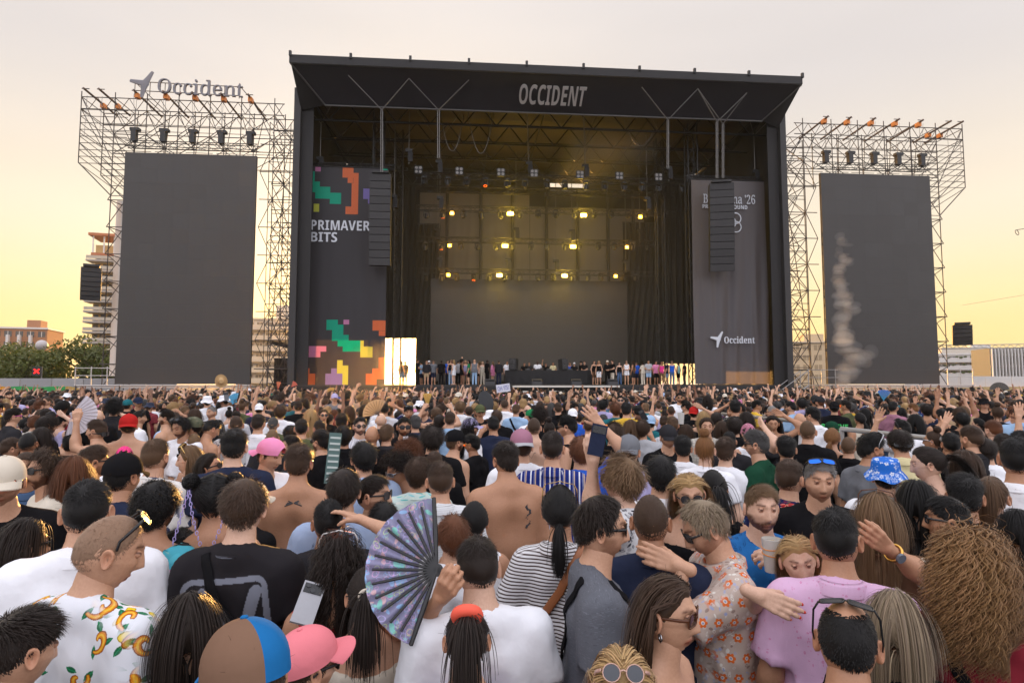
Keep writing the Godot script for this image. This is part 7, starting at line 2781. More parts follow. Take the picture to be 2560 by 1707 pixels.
	["450 1380 120 0 m20 crop2 black tee navy", "person in navy between the vest and the printed frame T-shirt"],
	# ---- second ring
	["31 1042 46 76 m10 textured0 dark tee charcoal", "person in bright pink sunglasses, in profile", {"glasses": ["sport", "pink", "dark", "on"]}],
	["68 1110 62 14 m30 buzz0 black tank olive", "person in olive and orange vest, head shaved", {"g": "on"}],
	["102 1096 60 10 f10 long1 dark top black", "person in black top beside the shaved head"],
	["117 1064 54 74 m22 curly0 dark tee black", "bearded person in black sunglasses below the white fan", {"g": "on"}],
	["240 1078 62 -58 m11 crop1 brown none white", "shirtless person holding up the white fan, sunglasses behind the head", {"g": "back", "l": [190, 1056, 0.0, "hold", "away", Vector3(0, -1, 0), Vector3(0, 1, 0)]}],
	["320 1066 60 4 m10 crop0 brown none white", "shirtless person in a bright red cap worn backwards", {"cap": ["back", "red", "red", 180, 0]}],
	["309 1146 62 6/0/10 f10 slick0 dark tee white", "person with a pink and orange headscarf over white print", {"scarf": "pinkorange"}],
	["175 1112 54 6 m10 textured1 black tee black", "person in black T-shirt between fan and auburn neighbour"],
	["24 1122 58 66 m10 crop2 brown tee charcoal", "person in wraparound black sunglasses, dark top", {"glasses": ["sport", "black", "dark", "on"]}],
	["415 1046 48 -68/0/-6 m12 textured2 dark none white", "bearded shirtless person in profile among dark heads"],
	["450 1070 56 -132/0/16 m22 wavy2 black tee white", "person in white T-shirt talking to the camouflage cap", {"g": "up"}],
	["480 1070 54 -62 m10 crop0 dark tee black", "person in a camouflage cap, in profile", {"cap": ["cap", "camo", "camo", 0, -6]}],
	["528 1074 54 66/0/22 m20 crop1 black none white", "shirtless person with head bowed, sunglasses on the head", {"g": "up"}],
	["590 1064 52 2 m10 thin0 brown tee paisley", "person in grey patterned shirt behind the tall navy T-shirt"],
	["645 1060 52 20 m10 crop2 dark tee white", "person in white T-shirt glowing against the low sun"],
	["682 1062 42 8 m10 thin1 steel tee olive", "person in olive top beside the glowing white T-shirt"],
	["728 1116 60 -98/0/10 m11 tousled0 black tee charcoal", "person in charcoal T-shirt behind the pink mesh cap"],
	["802 1106 64 -44 m12 textured0 black tee black", "person in black T-shirt with white letters and wrap sunglasses", {"glasses": ["sport", "black", "dark", "on"], "text": ["OM", 0.03, "white", 1.28]}],
	["753 1072 52 4 m10 crop0 black tee olive", "person in olive camouflage top with back turned"],
	["798 1072 48 -20 m10 thin2 dark tee purplewhirl", "person in purple whirl scarf among dark heads"],
	["680 1096 50 0 m10 buzz1 light tee charcoal", "person in dark top in front of the olive top"],
	["725 1086 46 4 m20 curly1 black tee navy", "person in navy behind the charcoal T-shirt"],
	["484 1106 50 2 m10 buzz2 light tee white", "person in white top below the camouflage cap"],
	["808 1040 36 168/0/-4 f10 shoulder0 brown tee black", "person in sunglasses facing the camera, hair lit by the sun", {"glasses": ["round", "black", "dark", "on"]}],
	["776 1040 38 0 f10 longwavy2 blond top white", "person with back turned beside the sunlit sunglasses"],
	["700 1032 37 4 m10 curly2 brown tee white", "person in white among sunlit heads"],
	["745 1018 34 0 m10 crop0 dark tee black", "person in black, hair edged with sunlight"],
	["528 1032 36 -130 m11 thin0 grey shirt blackfloral", "person in dark spotted shirt facing the camera"],
	["517 1006 29 0 m10 crop0 dark tee white", "person in a white bucket hat among sunlit heads", {"cap": ["bucket", "white", "white"]}],
	["647 1024 30 4 m10 crop1 dark tee navy", "person in a white cap worn backwards among sunlit heads", {"cap": ["back", "white", "white", 180, 0]}],
	["486 1040 40 4 f10 longwavy0 brown tee black", "person in black behind the camouflage cap"],
	["853 1056 46 4 m20 textured0 black tee black", "person in black beside the purple whirl scarf"],
	["858 1093 58 2 m20 curly0 black tee black", "person in black T-shirt with cropped sides, beside a pink shirt"],
	["830 1120 52 0 m10 crop1 dark shirt hotpink", "person in hot pink shirt behind the printed paper strip"],
	["899 1066 50 166/0/2 m02 crop2 black shirt thinstripe", "person in white shirt with black stripes and round sunglasses", {"glasses": ["round", "black", "dark", "on"]}],
	["952 1052 42 14 m00 none0 dark tee charcoal", "bald person in charcoal with glasses on", {"glasses": ["square", "black", "grey", "on"]}],
	["930 1090 54 22 m20 none0 dark tee black", "bald person in black with silver glasses", {"glasses": ["round", "silver", "grey", "on"]}],
	["966 1088 54 12 m11 textured1 mid tee charcoal", "person in dark grey T-shirt before the bald heads"],
	["1010 1068 54 172/0/4 m22 crop0 black tee black", "goateed person in black sunglasses facing the camera", {"g": "on"}],
	["1038 1060 44 -8 m10 textured2 steel tee navy", "person in navy beside the goateed face"],
	["1027 1110 54 -70/0/4 m10 crop1 dark tee black", "person in a black flat-peaked cap with white patch", {"cap": ["flat", "black", "black", 0, -6], "patch": true}],
	["1081 1100 72 2 m10 wavy0 dark tee black", "tall person in black T-shirt before the lilac cap"],
	["1091 1036 38 4 m10 tousled0 mid none white", "shirtless person with arms up before the stage", {"arms": ["upbent", "upbent"]}],
	["1098 1057 42 0 m10 tousled1 dark tee black", "person in black behind the tall black T-shirt"],
	["1125 1050 44 8 m10 crop2 brown tee sky", "person in light blue T-shirt before the lilac cap"],
	["1177 1072 50 64 m22 longcurly1 black tee white", "person in a lilac cap and sunglasses, in profile", {"cap": ["cap", "lilac", "lilac", 0, -4], "glasses": ["square", "tortoise", "brown", "on"]}],
	["1138 1106 62 56/0/2 m12 crop0 mid none white", "person in a black cap with bare shoulders and a black strap", {"cap": ["cap", "black", "black", 0, -4], "g": "on", "strap": ["black", 1]}],
	["1180 1112 54 -60/0/4 m30 textured0 black tee black", "person in orange-rimmed glasses below the black cap", {"glasses": ["sport", "gold", "amber", "on"]}],
	["1019 1142 72 6 f20 afro1 auburn top black", "person in black with rounded curls below the white-patch cap"],
	["1085 1160 70 4 m10 thin1 brown tee black", "person in black T-shirt behind the ribbed white shirt"],
	["1021 1032 36 172 m20 textured1 black tee black", "person facing the camera with sunglasses pushed up", {"g": "up"}],
	["1060 1030 34 -130/0/6 m11 thin2 steel tee navy", "person with silver sunglasses pushed up, face flushed by the sun", {"glasses": ["round", "silver", "grey", "up"]}],
	["1200 1030 37 170 m20 crop1 dark tee black", "person in a khaki cap and round sunglasses facing the camera", {"cap": ["cap", "olive", "olive", 0, 0], "glasses": ["round", "black", "dark", "on"]}],
	["1151 1020 34 0 m10 curly0 light tee white", "person in white with fair curls before the stage"],
	["1227 1046 38 4 m10 crop0 dark tee white", "person in a white bucket hat with printed badge", {"cap": ["bucket", "white", "white"]}],
	["873 1033 40 0 f10 bob2 brown tee black", "person in black with a smooth bob before the sunlit heads"],
	["910 1028 36 0 f10 shoulder1 dark tee white", "person in white beside a pleated brown fan"],
	["961 1024 36 0 m20 crop2 black tee thinstripe", "person in striped top before the bald heads"],
	["1233 1064 50 -8/0/4 m20 crop0 black tee navy", "person in navy T-shirt drinking beside the white bucket hat", {"arms": ["phone", "down"]}],
	["1335 1070 56 2 m00 buzz0 brown none white", "shirtless person with fine line tattoos across the back", {"tattoo": "lines"}],
	["1328 1042 36 -30 m10 crop1 dark tee white", "person in a green cap with white letter", {"cap": ["cap", "green", "green", 200, 0]}],
	["1418 1068 66 -72/0/6 m11 textured2 black tank black", "person in black vest and sunglasses, in profile before the raised hand", {"g": "on"}],
	["1535 1086 58 10 m10 wavy1 brown tee black", "person in black beside the raised arm"],
	["1606 1074 50 0 m20 curly1 brown tee pale", "person in pale grey top holding up a phone", {"arms": ["down", "phone"]}],
	["1577 1072 50 0 f10 longwavy1 mid top white", "person in white top with streaked lengths down the back"],
	["1472 1066 42 4 m20 crop1 brown tee black", "person with gold sunglasses on top of the head", {"glasses": ["square", "gold", "brown", "top"]}],
	["1308 1013 32 0 m10 textured0 blond tee black", "person with bleached crop before the stage"],
	["1396 1022 33 2 m10 crop2 brown tee black", "person in black before the white platform"],
	["1262 1013 32 4 m10 buzz0 brown tee white", "person in white with shaved head before the stage"],
	["1290 1026 33 8 m10 crop0 mid tee sky", "person in pale shirt with black strap across the back", {"strap": ["black", 1]}],
	["1319 1028 32 168 m00 none0 dark tee white", "bald person in sunglasses facing the camera", {"glasses": ["sport", "black", "dark", "on"]}],
	["1540 1026 38 0 m10 curly2 auburn tee teal", "person in teal top before the white platform"],
	["1566 1026 40 0 m10 textured1 black tee yellow", "person in yellow and green football shirt"],
	["1551 1002 29 176 m01 crop0 dark tank black", "person in black vest and sunglasses standing tall near the platform", {"g": "on", "size": 1.08}],
	["1242 1044 40 -4 m10 tousled2 brown tee black", "person in black behind the drinking navy T-shirt"],
	["1350 1042 40 4 m20 afro2 dark tee black", "person in black beside the green cap"],
	["1374 1075 46 6 f20 bun0 dark tank white", "person in white with a bun between two bare backs"],
	["1432 1040 36 4 m10 crop1 dark tee blue", "person in a white cap worn backwards and blue top", {"cap": ["back", "white", "white", 180, 0]}],
	["1671 1094 62 158/0/6 m11 crop2 dark tee black", "person in a dark denim cap and sunglasses", {"cap": ["cap", "charcoal", "charcoal", 0, 2], "g": "on"}],
	["1708 1122 66 4 m20 textured2 black tee white", "person in white top below the denim cap"],
	["1763 1126 78 4 f00 bun1 copper tee white", "person in white top with a loose top knot"],
	["1814 1130 74 10 m00 textured0 brown tee white", "person in white T-shirt with black rucksack strap", {"strap": ["black", 1]}],
	["1824 1104 52 0 m10 crop0 black tee charcoal", "person in dark top behind the rucksack strap"],
	["1892 1112 76 -74/0/2 m11 textured1 steel tee forest", "person in dark green top and black sunglasses, in profile", {"g": "on"}],
	["1914 1092 62 82/0/-6 m02 crop1 copper tee charcoal", "bearded person in wraparound sunglasses looking aside", {"glasses": ["sport", "black", "dark", "on"], "arms": ["down", "head"]}],
	["1871 1084 52 -30 f10 slick0 dark tank white", "person in a pink paisley headscarf and white vest", {"scarf": "bandana"}],
	["1967 1124 70 -4 m10 textured2 black tee black", "person in black between the sunglasses profile and the bald polo"],
	["2020 1080 62 2 m10 buzz1 mid tee black", "person in black polo with shaved head"],
	["1933 1060 46 174/0/8 f20 long2 dark tank black", "person facing the camera with a hand near the face", {"arms": ["head", "down"]}],
	["2000 1052 42 -60/0/2 m10 none0 dark tee black", "bald person in glasses by the steel barrier", {"glasses": ["square", "black", "grey", "on"]}],
	["2033 1040 48 -52/0/4 m10 textured0 black tee white", "person in white T-shirt and sunglasses by the steel barrier", {"g": "on"}],
	["1682 1064 48 4 m10 crop2 mid tee thinstripe", "person in striped top behind the denim cap"],
	["1627 1058 38 4 m10 crop0 dark tee teal", "person in a light blue cap and teal top", {"cap": ["back", "sky", "sky", 180, 0]}],
	["1767 1068 50 170 m10 tousled0 brown shirt plaid", "person in pale checked shirt facing the camera behind the top knot"],
	["1837 1068 50 2 m10 curly0 dark tee black", "person in black before the spotted shirt"],
	["1839 1020 42 2 m20 textured0 black shirt blackfloral", "person in black shirt with pale blossoms by the barrier"],
	["1867 1050 46 8 f10 long0 dark top black", "person in black top beside the blossom shirt"],
	["1716 1082 46 2 f10 long0 brown tee white", "person in white below a red cap"],
	["1806 1074 46 4 f10 longwavy0 brown tee white", "person in white before the rucksack strap"],
	["1792 1050 40 2 m10 tousled1 dark tee black", "person in black before the blossom shirt"],
	["1735 1034 34 6 m10 crop0 dark tee black", "person in a red cap worn backwards with raised wrist", {"cap": ["back", "red", "red", 170, 0], "arms": ["down", "head"]}],
	["1759 1044 36 2 f10 long2 blond top black", "person in black beside the red cap"],
	["1892 1015 32 70 m20 textured1 black tee yellow", "person in mustard yellow T-shirt behind the barrier", {"g": "on"}],
	["1930 1031 36 -64 m10 buzz2 grey tee charcoal", "person in black sunglasses leaning by the barrier", {"glasses": ["sport", "black", "dark", "on"]}],
	["1977 1019 34 -66/0/2 m11 crop0 black shirt sky", "person in sky blue shirt leaning on the barrier", {"g": "on", "arms": ["front", "front"]}],
	["1700 995 28 176 m22 crop1 black shirt white", "person in open white shirt facing the camera behind the barrier", {"glasses": ["round", "gold", "brown", "on"]}],
	["1770 1000 28 10 f10 long1 dark tee white", "person in white top with a thin black strap behind the barrier", {"strap": ["black", 1]}],
	["1716 1018 34 -60 m10 textured2 dark tee black", "person in sunglasses by the barrier's end", {"g": "on"}],
	["2332 1104 54 -76/0/-4 f20 bun2 brown top charcoal", "person in clear glasses, in profile before the stubbled face", {"glasses": ["square", "silver", "grey", "on"]}],
	["2380 1112 64 -8 m21 crop2 black tee black", "person in black with cropped sides before the stubbled face"],
	["2466 1128 68 -14/0/4 m10 tousled2 dark tee white", "person in white behind the thin glasses"],
	["2510 1114 64 0 m10 crop0 dark tee pale", "person in pale T-shirt near the white jersey"],
	["2122 1118 56 2 m10 buzz0 mid tee black", "person in black T-shirt beside the sunglasses and grey T-shirt"],
	["2082 1096 56 14/0/4 f10 lowpony1 copper tank black", "person in black vest with hair tied low, by the green cap"],
	["2080 1074 40 -60/0/4 m10 crop0 dark tee black", "person in a dark green cap", {"cap": ["cap", "forest", "forest", 0, -2]}],
	["2087 1021 34 2 m10 crop0 dark tee black", "person in black T-shirt with neon green lettering on the back", {"cap": ["back", "black", "black", 180, 0], "text": ["BELIEVE", 0.085, "neon", 1.3], "text2": "THE"}],
	["2115 1016 34 -70 m20 textured0 dark tee olive", "person in grey green T-shirt and orange sunglasses", {"glasses": ["square", "gold", "amber", "on"]}],
	["2150 1049 38 -40 f20 lowpony2 black tank cream", "person in cream vest beside the grey green T-shirt"],
	["2234 1020 34 20 m11 crop1 black tee mauve", "person in dusty mauve T-shirt behind the barrier", {"glasses": ["square", "silver", "grey", "on"]}],
	["2290 1056 46 4 f10 long0 black tee black", "person in black with very long hair behind the thrown-up arms"],
	["2319 1027 36 -10 m20 curly1 dark tank navy", "person in navy vest behind the barrier"],
	["2356 1040 38 -20 m20 crop2 black tank black", "person in black vest below the thrown-up arms"],
	["2408 1051 40 -14 m30 curly2 black tank black", "person in black vest with tight curls and pearl earring"],
	["2495 1034 40 -8 f10 bun0 brown tee black", "person in black T-shirt with wavy knot behind the stubbled face"],
	["2284 1023 32 -66 m02 crop0 copper tee white", "bearded person in sunglasses and white, in profile", {"g": "on"}],
	["2552 1036 44 -8 m10 crop1 dark shirt sky", "person in pale blue shirt at the end of the crowd"],
	["2462 1012 29 170 m10 crop0 dark tee black", "person in a black bucket hat facing the camera", {"cap": ["bucket", "black", "black"]}],
	["2553 1110 66 0 m20 textured1 black tee white", "person in white at the frame's edge beside the jersey"],
	["245 1042 38 2 m00 none0 dark tee black", "bald person beside the red cap"],
	["347 1046 42 78 m11 crop1 dark tee white", "person in white with sunglasses pushed up, beside the red cap", {"glasses": ["sport", "black", "dark", "up"]}],
	["283 1022 38 2 m10 afro0 black tee charcoal", "person in charcoal with rounded curls behind the white fan"],
	["318 1014 31 30 m20 crop0 dark tee black", "person in a dark green cap near the deck rail", {"cap": ["cap", "teal", "teal", 0, -4]}],
	["344 1008 29 150 m20 crop0 dark tee black", "person in a navy cap with white letters near the deck rail", {"cap": ["cap", "navy", "navy", 0, 0]}],
	["836 996 25 176 m10 crop0 dark tee grey", "person in a purple cap edged with sunlight", {"cap": ["cap", "lilac", "lilac", 0, -4]}],
	]
# ---------------------------------------------------------------- the crowd

var feet := []       # [x, z] of everybody standing

func mine(spec: Dictionary) -> Transform3D:
	# where this person will stand, before it is built
	var fr := head_frame(spec.get("turn", 0.0), spec.get("nod", 0.0), spec.get("tilt", 0.0))
	var w := place(spec.u, spec.v, spec.get("h", 0.0), fr.origin, spec.get("size", 1.0))
	var d := pix(spec.u, spec.v)
	var face: float = deg_to_rad(spec.get("face", 0.0)) + atan2(d.x, -d.z)
	var b := Basis(Vector3.UP, PI - face - deg_to_rad(spec.get("turn", 0.0))).scaled(Vector3.ONE * (w[1] as float))
	var t := Transform3D(b, (w[0] as Vector3) - b * fr.origin)
	t.origin.y = 0.0
	return t

func build_crowd() -> void:
	CLOTH_EXTRA()
	var t0 := Time.get_ticks_msec()
	for r in people_table():
		var spec: Dictionary = (r[2] as Dictionary).duplicate() if r.size() > 2 else {}
		var w: PackedStringArray = (r[0] as String).split(" ")
		var po := w[3].split_floats("/")
		po.resize(4)
		var hv := w[5].length() - 1
		spec.merge({"u": w[0].to_float(), "v": w[1].to_float(), "h": w[2].to_float(), "face": po[0], "turn": po[1], "nod": po[2], "tilt": po[3], "build": w[4][0], "skin": w[4][1].to_int(), "beard": w[4][2].to_int(), "hair": w[5].left(hv), "var": w[5][hv].to_int(), "hc": w[6], "top": w[7], "cloth": w[8], "label": r[1], "group": "people standing in the crowd"}, true)
		if spec.has("cap") and spec.hair == "crop": spec.hair = "under"
		if spec.has("g"): spec.glasses = ["square", "black", "dark", spec.g]
		var s := mine(spec)
		var arms: Array = spec.get("arms", ["down", "down"])
		for side in ["l", "r"]:
			if not spec.has(side): continue
			var a: Array = spec[side]
			var depth := (cam.transform.affine_inverse() * (s * Vector3(0, 1.5, 0))).z * -1.0
			var goal := at_depth(a[0], a[1], depth + a[2])
			var look := pix(a[0], a[1]).normalized()
			var rightw := look.cross(Vector3.UP).normalized()
			var palm: Vector3 = {"cam": -look, "away": look, "down": Vector3(0, -1, 0.2), "in": -rightw}[a[4]]
			var pole: Vector3 = rightw * (a[5] as Vector3).x + Vector3.UP * (a[5] as Vector3).y - look * (a[5] as Vector3).z
			var thumb: Vector3 = rightw * (a[6] as Vector3).x + Vector3.UP * (a[6] as Vector3).y - look * (a[6] as Vector3).z
			arms = arms.duplicate()
			var fin: Vector3 = (rightw * (a[7] as Vector3).x + Vector3.UP * (a[7] as Vector3).y - look * (a[7] as Vector3).z).normalized() if a.size() > 7 else Vector3.ZERO
			arms[0 if side == "l" else 1] = reach(s, s.basis.get_scale().x, 1.0 if side == "l" else -1.0, spec.build, goal, pole, a[3], palm, thumb, fin)
		spec.arms = arms
		var node := person(spec)
		feet.append(Vector2(node.position.x, node.position.z))
		var seen := seen_at(s * head_frame(spec.turn, spec.nod, spec.tilt).origin)
		faces_kept.append([seen.x, seen.y, seen.z, 0.11 * FOCAL / seen.z])
		extras(node, spec)
	print("table ", Time.get_ticks_msec() - t0, " faces ", feet.size())
	stage_people()
	more_people()
	print("more ", Time.get_ticks_msec() - t0)
	build_props()
	barrier(1806, 2040, 1034, 1058, "steel crowd barrier behind the bald glasses wearer")
	barrier(2105, 2440, 1072, 1108, "steel crowd barrier behind the thrown-up arms")

func CLOTH_EXTRA() -> void:
	mat("cloth_coral", Color(0.85, 0.11, 0.06), 0.7)
	mat("cloth_leather", Color(0.30, 0.10, 0.03), 0.45)
	mat("cloth_neon", Color(0.08, 0.75, 0.18), 0.6)

func extras(node: Node3D, spec: Dictionary) -> void:
	var arms: Array = spec.arms
	if spec.has("text"):
		var tx: Array = spec.text
		var m := cloth_mat(tx[2]) if tx[2] != "neon" else mat("cloth_neon")
		lettering(node, tx[0], "Droid Sans", 800, Vector2(tx[1] * tx[0].length() * 0.72, tx[1]), m, Transform3D(Basis(Vector3.UP, PI) * Basis(Vector3.RIGHT, 0.06), Vector3(0, tx[3], -0.158)), 0.004)
		if spec.has("text2"):
			lettering(node, spec.text2, "Droid Sans", 800, Vector2(tx[1] * 2.2, tx[1]), m, Transform3D(Basis(Vector3.UP, PI), Vector3(0, tx[3] - tx[1] * 1.4, -0.162)), 0.004)
	if spec.cloth == "lemons":
		lettering(node, "SORRENTO", "Droid Serif", 700, Vector2(0.125, 0.021), plastic_mat("black"), Transform3D(Basis(Vector3.UP, PI) * Basis(Vector3.RIGHT, 0.28), Vector3(0.03, 1.385, -0.142)), 0.003)
	if spec.has("patch"):
		var fr := head_frame(spec.turn, spec.nod, spec.tilt).scaled_local(Vector3.ONE * head_size(spec.build))
		part("cap_patch", box_mesh(Vector3(0.004, 0.035, 0.06)), cloth_mat("white"), node, fr * Transform3D(Basis.from_euler(Vector3(0, 0.25, 0.35)), Vector3(0.084, 0.085, 0.03)))
	if spec.has("lilac"):
		# plastic chains hanging from the two buns
		var fr := head_frame(spec.turn, spec.nod, spec.tilt).scaled_local(Vector3.ONE * head_size(spec.build))
		var m := mat("lilac_plastic", Color(0.45, 0.38, 0.72), 0.35)
		for s in [-1.0, 1.0]:
			for e in [[Vector3(s * 0.1, 0.085, -0.06), Vector3(s * 0.09, -0.02, -0.13), Vector3(s * 0.02, -0.20, -0.155)], [Vector3(s * 0.1, 0.085, -0.06), Vector3(s * 0.12, -0.05, -0.11), Vector3(s * 0.15, -0.17, -0.12)]]:
				var ch := Shape.new()
				for k in 15:
					var q := k / 14.0
					var p: Vector3 = (e[0] as Vector3).lerp(e[1], q).lerp((e[1] as Vector3).lerp(e[2], q), q)
					var ring := PackedVector3Array()
					var rad := PackedFloat32Array()
					for i in 9:
						var a := TAU * i / 8.0
						ring.append(p + (Vector3(cos(a) * 0.006, sin(a) * 0.010, 0) if k % 2 else Vector3(0, sin(a) * 0.010, cos(a) * 0.006)))
						rad.append(0.0022)
					ch.tube(ring, rad, 5, Color.WHITE, false)
				part("plastic_chain", ch.done(), m, node, fr)
	if spec.has("hoop"):
		var fr := head_frame(spec.turn, spec.nod, spec.tilt).scaled_local(Vector3.ONE * head_size(spec.build))
		for s in [-1.0, 1.0]:
			var tr := TorusMesh.new()
			tr.inner_radius = 0.010
			tr.outer_radius = 0.016
			part("earring", tr, plastic_mat("silver"), node, fr * Transform3D(Basis.from_euler(Vector3(1.5, 0.6, 0)), Vector3(s * 0.077, -0.050, -0.002)))
	if spec.has("tattoo"):
		var ink := mat("tattoo_ink", Color(0.045, 0.045, 0.05), 0.6)
		var sh := Shape.new()
		var strokes := []
		match spec.tattoo:
			"butterfly":
				for s in [-1.0, 1.0]:
					for q in 6: strokes.append([Vector3(s * 0.004, 1.40, 0), Vector3(s * (0.03 + 0.004 * q), 1.412 - q * 0.006, 0), 0.004])
			"dragon":
				for q in 26: strokes.append([Vector3(-0.105 + 0.014 * sin(q * 0.55), 1.36 - q * 0.0055, 0), Vector3(-0.105 + 0.014 * sin((q + 1) * 0.55) + 0.006 * (q % 3 - 1), 1.36 - (q + 1) * 0.0055, 0), 0.0045 + 0.003 * sin(q * 0.3)])
			"lines":
				for q in 14: strokes.append([Vector3(0.09 - q * 0.008, 1.33 + 0.03 * sin(q * 0.6), 0), Vector3(0.09 - (q + 1) * 0.008, 1.33 + 0.03 * sin((q + 1) * 0.6), 0), 0.0022])
		var tor := torso_shape(spec.build, arms[0], arms[1], false)
		for st in strokes:
			# laid on the skin: each stroke takes the depth of the nearest point of the back
			var pts := PackedVector3Array()
			for e in 2:
				var p: Vector3 = st[e]
				var best := 1e9
				var z := -0.12
				for i in range(0, tor.v.size()):
					var w := tor.v[i]
					if tor.n[i].z > -0.2: continue
					var dd := Vector2(w.x - p.x, w.y - p.y).length_squared()
					if dd < best:
						best = dd
						z = w.z
				pts.append(Vector3(p.x, p.y, z - 0.0005))
			sh.tube(pts, PackedFloat32Array([st[2], st[2]]), 6, Color.WHITE, true, 0.3, Vector3.UP)
		part("tattoo", sh.done(), ink, node)
	for side in 2:
		var a = arms[side]
		if not a is Array: continue
		var y := ((a[1] as Vector3) - (a[0] as Vector3)).normalized()
		if spec.has("nails"): y = (a[5] as Vector3).normalized()
		if spec.has("watch"):
			var dial := CylinderMesh.new()
			dial.top_radius = 0.021
			dial.bottom_radius = 0.021
			dial.height = 0.012
			var xf := along(a[1] - y * 0.045, a[1] - y * 0.015, 1.0)
			var tr := TorusMesh.new()
			tr.inner_radius = 0.030
			tr.outer_radius = 0.041
			part("watch_band", tr, mat("watch_gold", Color(0.72, 0.42, 0.10), 0.25, 1.0), node, Transform3D(xf.basis.orthonormalized().scaled_local(Vector3(1, 1.6, 1)), a[1] - y * 0.03))
			var outw: Vector3 = -(a[3] as Vector3)
			outw = (outw - y * outw.dot(y)).normalized()
			part("watch_dial", dial, mat("watch_face", Color(0.12, 0.14, 0.17), 0.2), node, Transform3D(Basis(y.cross(outw).normalized(), outw, y).orthonormalized(), a[1] - y * 0.03 + outw * 0.040))
		if spec.has("band"):
			var tr := TorusMesh.new()
			tr.inner_radius = 0.028
			tr.outer_radius = 0.035
			var xf := along(a[1] - y * 0.045, a[1] - y * 0.015, 1.0)
			part("wristband", tr, mat("band_orange", Color(0.8, 0.22, 0.02), 0.5), node, Transform3D(xf.basis.orthonormalized().scaled_local(Vector3(1, 2.0, 1)), a[1] - y * 0.03))
		if spec.has("nails"):
			# red nails on the four fingers of the resting hand
			var z := (a[3] as Vector3)
			z = (z - y * z.dot(y)).normalized()
			var x := y.cross(z)
			if x.dot(a[4]) < 0.0: x = -x
			for f in 4:
				var ln: float = [0.92, 1.04, 0.97, 0.76][f]
				var px: float = [0.031, 0.011, -0.010, -0.029][f]
				var py: float = [0.094, 0.098, 0.094, 0.084][f]
				var p := Vector3(px, py, 0)
				var ang := 0.0
				var cu: float = [0.18, 0.16, 0.16, 0.2][f]
				for sgm in 3:
					ang += cu * (0.7 if sgm == 0 else 0.95)
					p += Vector3(sin(0.07 * px / 0.03) * cos(ang), cos(ang), sin(ang)) * [0.043, 0.027, 0.021][sgm] * ln
				var nb := Basis(x, y, x.cross(y)) if x.cross(y).dot(z) > 0.0 else Basis(x, y, z)
				var nail := Shape.new()
				nail.ellipsoid(Vector3.ZERO, Vector3(0.0062, 0.0085, 0.003), 8, 6)
				part("nail", nail.done(), mat("nail_red", Color(0.62, 0.01, 0.01), 0.2), node, Transform3D(Basis(x, y, z), (a[1] as Vector3) + x * p.x + y * (p.y - 0.006) + z * (p.z - 0.0065)))

# ---- people on the stage

